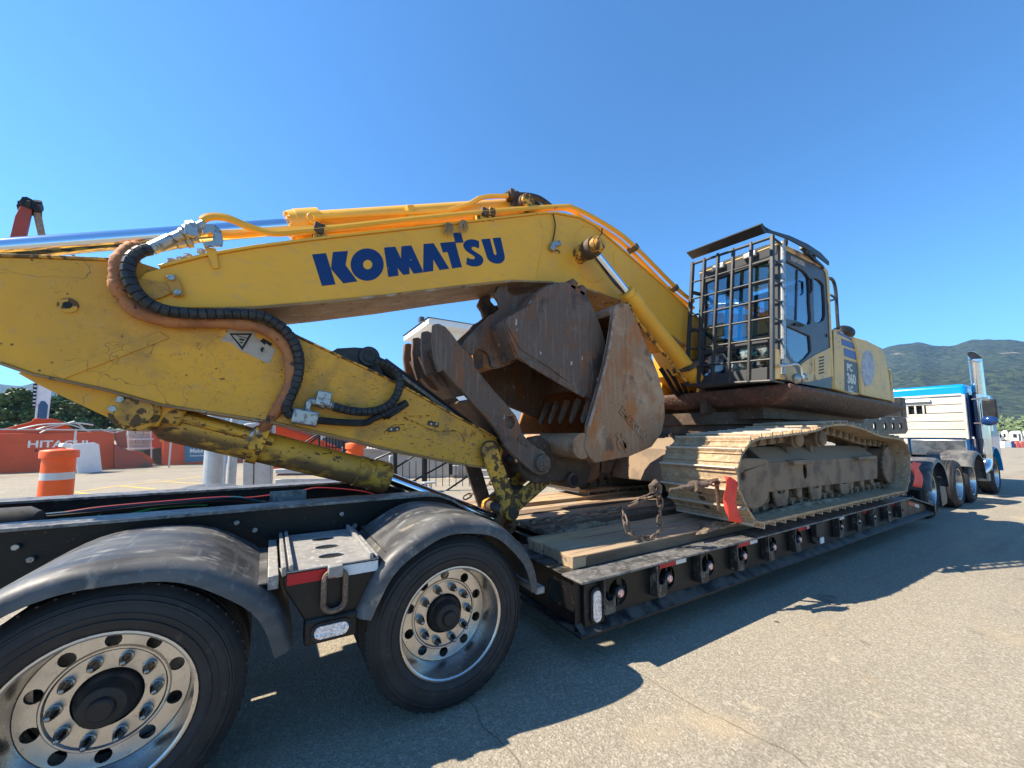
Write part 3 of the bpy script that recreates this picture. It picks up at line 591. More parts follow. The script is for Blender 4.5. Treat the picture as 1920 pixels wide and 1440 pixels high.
# ---- step box between the wheels
for s in (-1, 1):
    face = [(.085, .868), (.505, .868), (.505, .80), (.40, .64), (.175, .64), (.085, .80)]
    build('step_box', MB().plate(face, my(2.125, s), my(2.86, s)), G['blk'], trailer, .006)
    fz = lambda u, w_, t: (u, w_, t)
    hs = [circ((.30, my(y, s)), .062, 18, .042) for y in (2.28, 2.47, 2.66)]
    y0, y1 = sorted((my(2.115, s), my(2.86, s)))
    build('step_plate', MB().plate([(.09, y0), (.50, y0), (.50, y1), (.09, y1)], .869, .877, hs, fz), G['step'], trailer, .002)
    build('step_hole_shade', MB().plate([(.2, y0 + .05), (.4, y0 + .05), (.4, y1 - .05), (.2, y1 - .05)], .8685, .8688, (), fz), G['ink'], trailer)  # flat black sheet standing in for the shade inside the holes
    build('step_rib', MB().span((.072, y0, .86), (.09, y1, .90)).span((.10, y0, .8775), (.118, y1, .905)), G['step'], trailer, .003)
    build('step_rib', MB().span((.455, y0, .8775), (.473, y1, .905)).span((.485, y0, .8775), (.499, y1, .89)), G['step'], trailer, .003)
    if s > 0: continue
    yq = 2.1245
    build('red_tape', MB().span((.095, yq - .003, .812), (.30, yq, .862)), G['red_tape'], trailer)
    build('white_tape', MB().span((.3005, yq - .003, .812), (.498, yq, .862)), G['white_tape'], trailer)
    build('lamp_plate', MB().span((.175, 2.10, .535), (.40, 2.19, .64)), G['blk'], trailer, .006)
    build('lamp_gasket', MB().plate(oval(.287, .588, .088, .04), 2.090, 2.0995), G['black'], trailer, .004)
    build('oval_lamp', MB().plate(oval(.287, .588, .074, .028), 2.081, 2.0895), G['lens'], trailer, .004)
    ring = [(.295 + .048 * math.cos(t), 2.10, .765 - .005 + (.052 if math.sin(t) > 0 else -.052) + .040 * math.sin(t)) for t in [2 * math.pi * i / 28 for i in range(29)]]
    build('tie_ring', MB().tube(ring, .0135, 8, False), G['chain'], trailer)
    build('ring_clip', MB().span((.262, 2.082, .825), (.328, 2.123, .878)), G['step'], trailer, .006)
# ---- gooseneck at the front
for y in (2.93, 4.08):
    top = XZ([(1600, 788), (1640, 783), (1702, 782), (1703, 806), (1690, 812), (1655, 812)], 2.93)
    nx = top[0][0]
    out_ = [(9.0, 1.25), (9.25, 1.80)] + [(10.2, 1.86), (12.35, 1.88), (12.4, 1.60), (12.2, 1.52), (10.3, 1.5), (9.9, 1.35), (9.75, .3), (8.7, .3), (8.7, .6)]
    hs = [circ(((P(x, 799, 2.93)).x, P(x, 799, 2.93).z), .075, 14) for x in (1640, 1660, 1675, 1689)]
    build('gooseneck', MB().plate(out_, y, y + .03, hs), G['blk'], trailer, .003)
build('gooseneck_top', MB().strip([(9.25, 1.805), (10.2, 1.865), (12.35, 1.885)], 2.9, 4.14, .02), G['blk_top'], trailer, .003)
build('gooseneck_end', MB().span((12.2, 2.95, 1.9), (12.5, 4.1, 2.35)), G['black'], trailer, .02)
for i, x in enumerate((9.9, 10.6, 11.4)): build('white_tape', MB().span((x, 2.926, 1.80 + .01 * i), (x + .13, 2.9295, 1.845 + .01 * i)), G['white_tape'], trailer)
build('neck_crossmember', MB().span((8.75, 2.2, .3), (8.95, 4.85, .58)), G['blk'], trailer, .01)

# ------------------------------------------------------------------ excavator
exc = thing('excavator', 'big worn yellow crawler excavator with a barred cab window, loaded on the black trailer', 'excavator', (5.7, YC, .64))
YB0, YB1 = 3.25, 3.80                                       # boom side faces
YA0, YA1 = 3.305, 3.745                                     # stick side faces
# ---- boom
top = [(262, 522), (272, 511), (300, 503), (382, 482), (480, 465), (620, 447), (800, 427), (960, 408)]
crest = [(1010, 402), (1042, 401), (1085, 409), (1115, 425)]
back = [(1167, 470), (1247, 540), (1295, 586), (1345, 632), (1365, 690), (1330, 735), (1292, 700)]
under = [(1285, 645), (1225, 604), (1190, 578), (1157, 561), (1122, 547), (1085, 538), (1035, 528), (960, 525), (850, 537), (730, 552), (600, 565), (480, 575), (400, 577), (330, 577), (285, 574), (265, 560), (258, 540)]
bo = XZ(top + crest + back + under, YB0)
build('boom', MB().plate(bo, YB0, YB1), G['yel_boom'], exc, .006)
build('boom_top_plate', MB().strip(XZ(top[2:] + crest + back[:4], YB0), YB0 - .018, YB1 + .018, .018, 1), G['yel_clean'], exc, .003)
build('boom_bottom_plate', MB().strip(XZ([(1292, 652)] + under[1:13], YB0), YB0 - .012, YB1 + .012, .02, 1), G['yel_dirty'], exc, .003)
def disc(c, r, y0, y1, n=28): return MB().lathe([(.001, y0), (r, y0), (r, y1), (.001, y1)], (c[0], 0, c[1]), 'Y', n)
# weld seams on the boom side
for pts in ([(1012, 412), (1020, 440), (1005, 520)], [(1150, 470), (1152, 500)]):
    build('weld_seam', MB().tube([P(x, y, YB0) for x, y in pts], .006, 6), G['yel_boom'], exc)
mb = MB(); b0 = P(1110, 470, YB0)
mb.tube([(b0.x + .27 * math.cos(a) - .02, YB0, b0.z + .33 * math.sin(a) - .05) for a in [rad(60 + i * 12) for i in range(22)]], .007, 6)
build('weld_seam', mb, G['yel_boom'], exc)
# small plate at the boom tip over the stick
pt = XZ([(232, 545), (244, 530), (262, 522), (290, 527), (318, 533), (322, 549), (298, 560), (258, 560), (240, 556)], YB0 - .02)
build('boom_tip_plate', MB().plate(pt, YB0 - .022, YB0 - .003), G['yel_arm'], exc, .004)
pa, pb = P(322, 522, YB0 - .03), P(334, 550, YB0 - .03)
mb = MB(); d = (pb - pa).normalized(); nrm = Vector((-d.z, 0, d.x)) * .03
q = [pa - d * .02 + nrm, pb + d * .02 + nrm, pb + d * .02 - nrm, pa - d * .02 - nrm]
mb.plate([(v.x, v.z) for v in q], YB0 - .035, YB0 - .0225); kp = build('pin_keeper', mb, G['yel_arm'], exc, .003)
for pp in (pa, pb): build('bolt', MB().cyl((pp.x, YB0 - .055, pp.z), (pp.x, YB0 - .0355, pp.z), .021, .018, 6), G['fitting'], kp, .002)
# letters
def zk(pts): return XZ(zoom(pts, 480, 340, .25), YB0 - .002)
letters = [
    ([(420, 548), (525, 538), (597, 772), (495, 785)], []), ([(577, 530), (690, 521), (672, 628), (762, 750), (655, 765), (562, 655)], []),
    ([(834 + 124 * math.cos(t) + 8 * math.sin(t), 624 + 121 * math.sin(t) - 8 * math.cos(t)) for t in [2 * math.pi * i / 40 for i in range(40)]], [[(838 + 35 * math.cos(t), 624 + 36 * math.sin(t)) for t in [2 * math.pi * i / 20 for i in range(20)]]]),
    ([(960, 497), (1045, 490), (1088, 580), (1090, 487), (1165, 480), (1250, 665), (1250, 683), (1183, 692), (1150, 640), (1152, 694), (1105, 702), (1062, 650), (1070, 707), (993, 717)], []),
    ([(1257, 470), (1332, 463), (1450, 655), (1378, 665), (1330, 585), (1330, 672), (1254, 683)], []),
    ([(1380, 462), (1490, 452), (1497, 465), (1545, 643), (1472, 653), (1437, 530), (1402, 533)], []), ([(1478, 388), (1537, 382), (1557, 458), (1496, 462)], []),
    (spl2([(1672, 448), (1672, 500), (1640, 490), (1620, 495), (1618, 508), (1640, 525), (1692, 560), (1706, 595), (1690, 625), (1655, 638), (1615, 636), (1577, 622)], 3) + [(1583, 570)] + spl2([(1610, 583), (1635, 584), (1642, 572), (1632, 558), (1578, 522), (1555, 482), (1568, 450), (1605, 435), (1640, 436)], 3), []),
    ([(1690, 435), (1755, 428), (1785, 545), (1795, 553), (1804, 548), (1804, 535), (1775, 425), (1835, 420)] + spl2([(1866, 560), (1862, 590), (1838, 612), (1805, 617), (1770, 608), (1745, 590), (1733, 570)], 3), [])]
for o_, hs in letters: build('boom_letter', MB().plate(zk(o_), YB0 - .0022, YB0 + .001, [zk(h) for h in hs]), G['blue'], exc, 0, 0)
# boom foot bearing and boom cylinders
for s in (-1, 1):
    yy = my(3.06, s)
    c0 = P(1108, 466, 3.06); c1 = P(1166, 560, 3.06); c2 = P(1305, 712, 3.06); ax = (c2 - c0)
    c1 = c0 + ax * ((c1 - c0).dot(ax) / ax.length_squared)
    v = lambda q: Vector((q.x, yy, q.z))
    build('boom_cylinder_boss', MB().cyl((c0.x, my(2.93, s), c0.z), (c0.x, my(YB0 + .01, s), c0.z), .085, .10, 24), G['yel_worn'], exc, .006)
    build('boom_cylinder_eye', MB().lathe([(.06, -.062), (.105, -.062), (.11, -.05), (.11, .05), (.105, .062), (.06, .062)], v(c0), 'Y', 28), G['steel_dark'], exc)
    build('pin_cap', MB().lathe([(.001, -.03), (.062, -.03), (.075, -.015), (.075, .04), (.001, .04)], (c0.x, my(2.93, s), c0.z), 'Y', 24), G['yel_worn'], exc)
    build('boom_cylinder_rod', MB().cyl(v(c0), v(c1 + ax * .05), .052, n=24), G['rod'], exc)
    d = ax.normalized()
    mb = MB().tube([v(c1), v(c1 + d * .06), v(c1 + d * .061), v(c1 + d * .22), v(c1 + d * .221), v(c2)], [.095, .098, .108, .108, .098, .098], 24)
    build('boom_cylinder_barrel', mb, G['yel_boom'], exc, 0, 40)
    nq = Vector((-d.z, 0, d.x))
    mb = MB().tube([v(c1 + d * .12 - nq * .13), v(c1 + d * .5 - nq * .15), v(c2 - d * .15 - nq * .15)], .02, 8).box(v(c1 + d * .12 - nq * .10), (.09, .07, .09))
    build('boom_cylinder_pipe', mb, G['yel_worn'], exc)
    if s < 0:
        mb = MB().box(v(c2 - d * .25), (.24, .24, .06), Matrix.Rotation(rad(-25), 3, 'Y')); build('cylinder_clamp', mb, G['steel_dark'], exc, .005)
# ---- stick
arm = [(-260, 470), (-120, 476), (0, 482), (120, 486), (215, 490), (262, 492), (300, 504), (360, 530), (430, 562), (515, 611), (560, 634), (620, 662), (705, 701), (767, 732), (855, 782), (905, 808), (930, 824), (944, 845), (938, 864), (920, 876), (882, 872), (800, 856), (730, 841), (655, 822), (512, 790), (480, 785), (300, 757), (200, 729), (60, 699), (0, 678), (-110, 628), (-230, 560)]
build('stick', MB().plate(XZ(arm, YA0), YA0, YA1), G['yel_arm'], exc, .005)
mb = MB().strip(XZ(arm[0:6], YA0), YA0 - .012, YA1 + .012, .018, 1).strip(XZ(arm[8:17], YA0), YA0 - .012, YA1 + .012, .016, 1)
build('stick_top_plate', mb, G['yel_worn'], exc, .003)
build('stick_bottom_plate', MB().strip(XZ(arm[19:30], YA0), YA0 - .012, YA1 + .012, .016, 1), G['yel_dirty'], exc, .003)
build('reinforcing_strip', MB().plate(XZ([(97, 700), (300, 622), (318, 634), (118, 711)], YA0 - .004), YA0 - .008, YA0 - .0005), G['yel_arm'], exc, .003)
brk = [(32, 699), (67, 719), (125, 747), (200, 782), (222, 792), (240, 797), (295, 800), (304, 786), (318, 770), (345, 764), (420, 775), (300, 750), (200, 722), (60, 694)]
for a, c in ((3.36, 3.405), (3.645, 3.69)): build('stick_bracket', MB().plate(XZ(brk, 3.36), a, c), G['yel_arm'], exc, .006)
bp = P(252, 771, 3.33); build('bracket_boss', disc((bp.x, bp.z), .125, 3.335, 3.715), G['yel_worn'], exc, .01)
build('pin_head', disc((bp.x, bp.z), .095, 3.318, 3.336), G['yel_worn'], exc, .006)
pa, pb = P(226, 749, 3.33), P(212, 767, 3.33)
mb = MB(); d = (pb - pa).normalized(); nrm = Vector((-d.z, 0, d.x)) * .03
mb.plate([(t.x, t.z) for t in (pa - d * .03 + nrm, pb + d * .03 + nrm, pb + d * .03 - nrm, pa - d * .03 - nrm)], 3.334, 3.352); kp = build('pin_keeper', mb, G['yel_arm'], exc, .003)
for pp in (pa, pb): build('bolt', MB().cyl((pp.x, 3.312, pp.z), (pp.x, 3.3335, pp.z), .022, .018, 6), G['fitting'], kp, .002)
mb = disc(tuple(XZ([(128, 573)], YA0)[0]), .045, YA0 - .010, YA0 + .01, 20); build('grease_boss', mb, G['yel_worn'], exc, .004)
mb = disc(tuple(XZ([(128, 573)], YA0)[0]), .02, YA0 - .016, YA0 - .0105, 12); build('grease_plug', mb, G['ink'], exc)
for (x, y, wd, ht) in ((738, 805, .10, .035), (812, 795, .10, .04)):
    c = P(x, y, YA0); mb = MB().box((c.x, YA0 - .008, c.z), (wd, .02, ht), Matrix.Rotation(rad(12 if x > 800 else -12), 3, 'Y')); build('mount_pad', mb, G['steel_dark'], exc, .008)
    mb = MB()
    for dx in (-.025, .025): mb.cyl((c.x + dx, YA0 - .023, c.z), (c.x + dx, YA0 - .0185, c.z), .009, n=10)
    build('bolt', mb, G['fitting'], exc)
build('weld_seam', MB().tube([P(x, y, YA0 - .002) for x, y in ((720, 811), (738, 797), (758, 796))], .004, 6), G['yel_worn'], exc)
mb = MB().tube(spl([P(x, y, YA0 - .002) for x, y in ((757, 783), (790, 797), (815, 808), (855, 808), (868, 818), (872, 836))], 5), .006, 6).tube([P(x, y, YA0 - .002) for x, y in ((760, 781), (815, 779))], .005, 6)
build('weld_seam', mb, G['yel_worn'], exc)
pv = P(921, 845, YA0 - .04); build('stick_end_boss', disc((pv.x, pv.z), .095, YA0 - .05, YA1 + .05), G['steel_dark'], exc, .008)
build('pin_head', disc((pv.x, pv.z), .045, YA0 - .075, YA0 - .051), G['steel_dark'], exc, .006)
# sticker with a warning triangle
st = lambda pts: XZ(zoom(pts, 400, 600, .09375), YA0 - .002)
build('warning_sticker', MB().plate(st([(290, 170), (850, 200), (840, 340), (1240, 590), (1190, 720), (1120, 880), (640, 650), (560, 620), (330, 440), (150, 430), (180, 380), (290, 230)]), YA0 - .0018, YA0 - .0002), G['offwhite'], exc, 0, 0)
build('warning_triangle', MB().plate(st([(315, 265), (785, 268), (580, 605)]), YA0 - .0032, YA0 - .0021, [st([(375, 300), (715, 302), (575, 535)])]), G['ink'], exc, 0, 0)
for pts in ([(470, 305), (690, 360), (685, 375), (465, 318)], [(520, 360), (640, 390), (600, 420), (520, 400)], [(510, 440), (610, 440), (560, 470)], [(930, 420), (1000, 365), (1190, 480), (1140, 525), (1050, 465), (1030, 500)], [(960, 620), (930, 600), (985, 530), (1040, 590), (1010, 580), (990, 620), (1005, 640), (955, 650)]):
    build('sticker_print', MB().plate(st(pts), YA0 - .0032, YA0 - .0021), G['ink'], exc, 0, 0)
# ---- stick cylinder on top of the boom
cy = YC
A0 = P(552, 424, cy); A1 = P(965, 391, cy); d = (A1 - A0).normalized(); r0 = .095
mb = MB().tube([A0 - d * .03, A0 + d * .02, A0 + d * .021, A0 + d * .20, A0 + d * .201, A1 - d * .03, A1], [.118, .122, .128, .128, .103, .103, .09], 32)
cylb = build('stick_cylinder_barrel', mb, G['yel_clean'], exc, 0, 40)
mb = MB()
for i in range(10):
    a = 2 * math.pi * i / 10; u = Vector((-d.z, 0, d.x)); q = A0 - d * .05 + (u * math.cos(a) + Vector((0, 1, 0)) * math.sin(a)) * .10
    mb.cyl(q - d * .0, q + d * .03, .016, n=6)
build('head_bolts', mb, G['yel_clean'], exc)
build('stick_cylinder_rod', MB().cyl(A0, A0 - d * 3.2, .062, n=32), G['rod'], exc)
pin = P(985, 381, YB0 + .05)
build('stick_cylinder_lug', MB().lathe([(.04, YB0 + .02 - YC), (.085, YB0 + .02 - YC), (.09, YB0 + .05 - YC), (.09, .0), (.04, .0)], (pin.x, YC, pin.z), 'Y', 28).lathe([(.04, .02), (.12, .02), (.12, .10), (.04, .10)], (pin.x, YC - .2, pin.z), 'Y', 28), G['steel_dark'], exc)
build('pin_cap', disc((pin.x, pin.z), .075, YB0 - .02, YB0 + .06), G['yel_worn'], exc, .006)
for (x, y) in ((985, 395),): build('cylinder_mount', MB().plate(XZ([(955, 412), (972, 385), (985, 372), (1000, 383), (1035, 403)], YB0 + .08), YB0 + .08, YB0 + .12).plate(XZ([(955, 412), (972, 385), (985, 372), (1000, 383), (1035, 403)], YB0 + .08), YB1 - .12, YB1 - .08), G['yel_clean'], exc, .005)
# pipes on the barrel and along the boom
Yp = YB0 + .07
def pipe(name, pts, Y, r, m, k=4, n=8): return build(name, MB().tube(spl([P(x, y, Y) for x, y in pts], k) if k > 1 else [P(x, y, Y) for x, y in pts], r, n), m, exc)
pipe('cylinder_pipe', [(588, 409), (700, 402), (840, 396), (880, 383), (898, 372), (915, 368), (955, 367)], YC - .16, .024, G['yel_clean'], 1)
c = P(588, 408, YC - .15); build('cylinder_port', MB().cyl(c, c + Vector((0, .12, 0)), .05, n=14), G['yel_clean'], exc, .006)
for (x, y) in ((770, 396), (772, 415)):
    c = P(x, y, YC - .14); build('pipe_clamp', MB().box(c, (.07, .07, .09), Matrix.Rotation(-math.atan2(d.z, d.x), 3, 'Y')), G['yel_clean'], exc, .008)
c = P(957, 366, YC - .15); build('hose_coupling', MB().cyl(c - d * .05, c + d * .1, .042, n=10).box(c, (.05, .10, .10)), G['steel_dark'], exc, .005)
pipe('hose', [(965, 366), (990, 367), (1012, 373), (1033, 388)], YC - .12, .032, G['hose'])
pipe('hose', [(988, 376), (1005, 382), (1020, 394)], YC - .02, .030, G['hose'])
pipe('boom_pipe', [(378, 414), (388, 408), (405, 406), (430, 410), (468, 426), (510, 437), (560, 434), (650, 425), (800, 408), (960, 393), (1060, 387), (1072, 389), (1100, 401), (1150, 430), (1190, 462), (1268, 540), (1300, 566)], YB0 - .01, .026, G['yel_boom'], 3)
pipe('boom_pipe', [(390, 436), (440, 440), (560, 430), (800, 418), (960, 400), (1060, 391), (1095, 412), (1140, 437), (1180, 468), (1256, 544), (1300, 578)], YB0 + .09, .026, G['yel_boom'], 3)
for (x, y) in ((597, 433), (905, 402), (1187, 466), (1262, 541), (918, 402)):
    c = P(x, y, YB0 + .03); build('pipe_clamp', MB().box(c, (.075, .13, .08), Matrix.Rotation(rad(8 if x < 1000 else 40), 3, 'Y')), G['steel_dark'] if x != 918 else G['yel_worn'], exc, .008)
for (x, y) in ((600, 443), (900, 411), (915, 411)):
    c = P(x, y, YB0 + .03); build('clamp_foot', MB().box(c, (.09, .08, .06)), G['yel_worn'], exc, .006)
# coupling bracket and elbows at the left end of the pipes
cb = XZ([(379, 424), (392, 421), (405, 423), (415, 433), (419, 452), (417, 463), (385, 463), (384, 455), (399, 452), (400, 440), (395, 436), (382, 440)], YB0 - .03)
build('hose_bracket', MB().plate(cb, YB0 - .04, YB0 - .025), G['fitting'], exc, .003)
build('bracket_leg', MB().plate(XZ([(376, 445), (388, 463), (405, 466), (410, 502), (400, 503), (386, 470)], YB0 - .02), YB0 - .02, YB0 - .006), G['yel_boom'], exc, .002)
for (x, y) in ((388, 458), (399, 458)): build('bolt', MB().cyl(P(x, y, YB0 - .06), P(x, y, YB0 - .06) + Vector((0, .02, 0)), .015, n=6), G['fitting'], exc)
e0, e1 = P(384, 419, YB0 - .02), P(283, 467, YB0 - .02); ed = (e1 - e0).normalized()
L_ = (e1 - e0).length
mb = MB()
for a, c_, r in ((.0, .14, .030), (.14, .20, .05), (.20, .28, .058), (.28, .36, .046), (.38, .44, .040), (.44, .62, .034), (.62, 1.0, .040)): mb.cyl(e0 + ed * L_ * a, e0 + ed * L_ * c_, r, n=10)
mb.box(e0 + ed * L_ * .3 + Vector((.02, -.05, -.02)), (.07, .04, .07))
build('hose_fitting', mb, G['fitting'], exc, .004, 30)
e0, e1 = P(372, 447, YB0 + .06), P(300, 462, YB0 + .06); ed = (e1 - e0).normalized(); L_ = (e1 - e0).length
mb = MB()
for a, c_, r in ((.0, .2, .028), (.2, .35, .05), (.35, .6, .04), (.6, 1, .036)): mb.cyl(e0 + ed * L_ * a, e0 + ed * L_ * c_, r, n=10)
build('hose_fitting', mb, G['fitting'], exc, .004, 30)
# bolts seen beyond the boom tip
mb = MB()
for (x, y) in ((322, 492), (352, 483), (338, 489), (377, 474)): mb.cyl(P(x, y, YB1 - .05), P(x, y - 6, YB1 - .05), .03, n=6)
build('tip_bolts', mb, G['fitting'], exc)
# spiral guarded hose
def guarded(name, pts3, r, m, pitch=.045, bulge=.18):
    ln = spl(pts3, 10); L = [0]
    for i in range(1, len(ln)): L.append(L[-1] + (ln[i] - ln[i - 1]).length)
    n = int(L[-1] / pitch); out_ = []; rr = []
    def at(t):
        for i in range(1, len(L)):
            if L[i] >= t: k = (t - L[i - 1]) / max(L[i] - L[i - 1], 1e-6); return ln[i - 1].lerp(ln[i], k)
        return ln[-1]
    for i in range(n):
        for f, q in ((.02, 1 - bulge), (.10, 1.0), (.90, 1.0), (.98, 1 - bulge)): out_.append(at(L[-1] * (i + f) / n)); rr.append(r * q)
    return build(name, MB().tube(out_, rr, 12), m, exc, 0, 30)
def pp(pts): return [P(x, y, Y) for x, y, Y in pts]
guarded('spiral_hose', pp([(283, 467, 3.22), (262, 472, 3.20), (244, 488, 3.18), (240, 512, 3.17), (252, 543, 3.16), (275, 566, 3.16), (310, 582, 3.17), (365, 588, 3.18), (440, 588, 3.19), (492, 593, 3.19), (530, 615, 3.20), (552, 643, 3.21), (561, 675, 3.22), (556, 715, 3.23), (541, 752, 3.24), (536, 768, 3.25), (548, 780, 3.26)]), .037, G['hose'])
sl = spl(pp([(262, 466, 3.36), (243, 466, 3.30), (226, 485, 3.26), (218, 515, 3.24), (222, 540, 3.24), (236, 566, 3.25), (262, 586, 3.25), (310, 600, 3.25), (370, 604, 3.25), (440, 606, 3.25), (490, 615, 3.25), (528, 640, 3.25), (543, 672, 3.25), (546, 700, 3.25), (538, 735, 3.25), (515, 775, 3.30), (490, 808, 3.40)]), 8)
random.seed(3); build('sleeved_hose', MB().tube(sl, [.041 + .004 * math.sin(i * .45) + random.uniform(-.004, .004) for i in range(len(sl))], 12), G['sleeve'], exc, 0, 60)
c = P(478, 816, 3.42); mb = MB().tube(spl([P(490, 808, 3.40), c, P(466, 822, 3.46)], 4), .05, 12).lathe([(.03, -.02), (.065, -.02), (.065, .02), (.03, .02)], P(466, 821, 3.47), 'X', 14); build('hose_elbow', mb, G['fitting'], exc)
# fittings and hose loop on the stick
YF1 = YA0 - .055
def fit(pts, rs, name='hose_fitting', m='fitting'):
    mb = MB()
    for (a, b_), r in zip(pts, rs): mb.cyl(P(*a, YF1), P(*b_, YF1), r, n=10)
    return build(name, mb, G[m], exc, .004, 30)
fit([((548, 780), (558, 783)), ((557, 776), (588, 788)), ((586, 783), (594, 786)), ((575, 778), (580, 752)), ((578, 752), (594, 754)), ((600, 751), (612, 758)), ((612, 757), (622, 761)), ((622, 762), (640, 765))], [.04, .05, .038, .026, .03, .05, .034, .028])
c = P(606, 748, YF1); build('clamp_block', MB().box(c, (.10, .09, .11), Matrix.Rotation(rad(8), 3, 'Y')), G['fitting'], exc, .008)
c = P(572, 783, YF1); build('tee_block', MB().box(c, (.17, .10, .11), Matrix.Rotation(rad(10), 3, 'Y')), G['fitting'], exc, .012)
guarded('spiral_hose', [P(x, y, YF1 - .02) for x, y in ((625, 762), (655, 770), (690, 772), (722, 764), (742, 745), (750, 718), (742, 695), (722, 682), (702, 676))], .034, G['hose'], .04)
pipe('steel_line', [(596, 788), (640, 792), (684, 793), (700, 785), (716, 779), (730, 772)], YF1, .026, G['black'], 3)
fit([((716, 780), (742, 766)), ((722, 777), (728, 774)), ((742, 768), (763, 755))], [.038, .048, .032], 'quick_coupling', 'black')
c = P(735, 770, YF1 + .02); build('clamp_block', MB().box(c, (.10, .10, .08), Matrix.Rotation(rad(-32), 3, 'Y')), G['black'], exc, .008)
# ---- bucket cylinder
B0 = P(300, 790, YC); B1 = P(728, 897, YC); d = (B1 - B0).normalized(); n_ = Vector((-d.z, 0, d.x))
LB = (B1 - B0).length
mb = MB().tube([B0 - d * .02, B0 + d * .03, B0 + d * .08, B1 - d * .28, B1 - d * .279, B1 - d * .21, B1 - d * .209, B1 - d * .15, B1 - d * .149, B1 - d * .02, B1], [.07, .11, .118, .118, .128, .128, .124, .124, .132, .132, .12], 32)
build('bucket_cylinder_barrel', mb, G['yel_bar'], exc, 0, 40)
q0 = B0 + d * .05 + n_ * .06 - Vector((0, .11, 0)); q1 = B0 + d * LB * .42 + n_ * .06 - Vector((0, .11, 0))
build('cylinder_pipe', MB().tube([q0, q0 + d * .12, q1], .034, 10), G['yel_bar'], exc)
build('cylinder_port', MB().box(q0 + d * .02, (.12, .10, .12), Matrix.Rotation(-math.atan2(d.z, d.x), 3, 'Y')), G['yel_worn'], exc, .02)
qc = B0 + d * LB * .365
build('cylinder_band', MB().tube([qc - d * .035, qc + d * .035], .135, 28).box(qc - Vector((0, .13, 0)) + n_ * .05, (.09, .07, .16), Matrix.Rotation(-math.atan2(d.z, d.x), 3, 'Y')), G['yel_worn'], exc, .005)
R1 = P(940, 980, YC)
build('bucket_cylinder_rod', MB().cyl(B1 - d * .05, R1, .062, n=32), G['rod'], exc)
build('rod_eye', MB().lathe([(.05, -.13), (.10, -.13), (.11, -.10), (.11, .10), (.10, .13), (.05, .13)], (R1.x, YC, R1.z), 'Y', 28), G['steel_orange'], exc)
# ---- linkage
def bar(a, b_, y0, y1, w0, m, name='link_bar', w1=None):
    w1 = w1 or w0; a = Vector((a[0], a[1])); b_ = Vector((b_[0], b_[1])); t = (b_ - a).normalized(); n = Vector((-t.y, t.x)); pts = []
    for i in range(9):
        g_ = math.pi * i / 8; pts.append(a + n * w0 * math.cos(g_) - t * w0 * math.sin(g_))
    for i in range(9):
        g_ = math.pi * i / 8; pts.append(b_ - n * w1 * math.cos(g_) + t * w1 * math.sin(g_))
    return build(name, MB().plate([(p.x, p.y) for p in pts], y0, y1), m, exc, .006)
K = lambda x, y, Y: XZ([(x, y)], Y)[0]
Lp = K(962, 962, 3.22)
bar(K(920, 846, 3.22), Lp, 3.225, 3.27, .085, G['yel_worn'], w1=.075)
bar((pv.x - .0, pv.z), (Lp[0], Lp[1]), 3.78, 3.825, .085, G['steel_dark'], w1=.075)
Hq = K(1028, 895, 3.30)
for a, c_ in ((3.30, 3.36), (3.69, 3.75)): bar(Lp, Hq, a, c_, .07, G['yel_worn'], 'h_link')
build('link_pin', MB().cyl((Lp[0], 3.21, Lp[1]), (Lp[0], 3.84, Lp[1]), .05, n=20), G['steel_dark'], exc, .006)
build('h_link_web', MB().span((min(Lp[0], Hq[0]) + .1, 3.37, (Lp[1] + Hq[1]) / 2 - .04), (max(Lp[0], Hq[0]) - .1, 3.68, (Lp[1] + Hq[1]) / 2 + .04)), G['steel_dark'], exc, .006)

# ---- attached clean-up bucket
YS = 2.87; YS2 = 2 * YC - YS
lip = [(1165, 567), (1152, 574), (1149, 600), (1144, 635), (1134, 685), (1122, 730), (1110, 772), (1102, 800), (1098, 838)]
bk = [(1104, 855), (1116, 868), (1180, 856), (1222, 838), (1241, 812), (1247, 782), (1246, 745), (1234, 700), (1210, 642), (1190, 592), (1178, 570)]
# the wrapper leaves the side plate's rounded back
bucket = bpy.data.objects.new('bucket', None); COL.objects.link(bucket); bucket.parent = exc; c = P(1180, 800, YS); bucket.location = Vector((c.x, YC, c.z)) - wloc(exc)
sp = XZ(lip + bk, YS)
for a, c_, m in ((YS, YS + .045, 'steel_rust'), (YS2 - .045, YS2, 'steel_orange')): build('side_plate', MB().plate(sp, a, c_), G[m], bucket, .008)  # far plate and wrapper: reflected light put into the orange colour
for a, c_ in ((YS - .006, YS + .05),): build('side_cutter', MB().strip(XZ(lip[1:8], YS), a, c_, .03, 1), G['steel_edge'], bucket, .004)
wr = XZ([(1116, 866), (1180, 854), (1222, 836), (1240, 811), (1245, 782), (1244, 745), (1232, 700), (1209, 643), (1189, 593), (1176, 570), (1166, 568)], YS)
build('wrapper', MB().strip(wr, YS + .045, YS2 - .045, .03, 1), G['steel_orange'], bucket, .003)
build('back_sheet', MB().strip(XZ([(1103, 846), (1116, 866)], YS), YS + .045, YS2 - .045, .03, 1), G['steel_rust'], bucket, .003)
build('cutting_edge', MB().strip(XZ([(1149, 580), (1168, 566), (1182, 578)], YS), YS + .046, YS2 - .046, .05, -1), G['steel_edge'], bucket, .004)
tc_ = P(1104, 836, YS)
build('torque_tube', MB().cyl((tc_.x - .06, YS + .02, tc_.z), (tc_.x - .06, YS2 - .02, tc_.z), .125, n=28), G['steel_rust'], bucket)
em = P(1160, 772, YS); ex = (P(1207, 829, YS) - em); ex.y = 0; ey = Vector((-ex.z, 0, ex.x)); 
if ey.x < 0: ey = -ey
Mt = frameM(em + Vector((0, -.004, 0)), ex, ey)
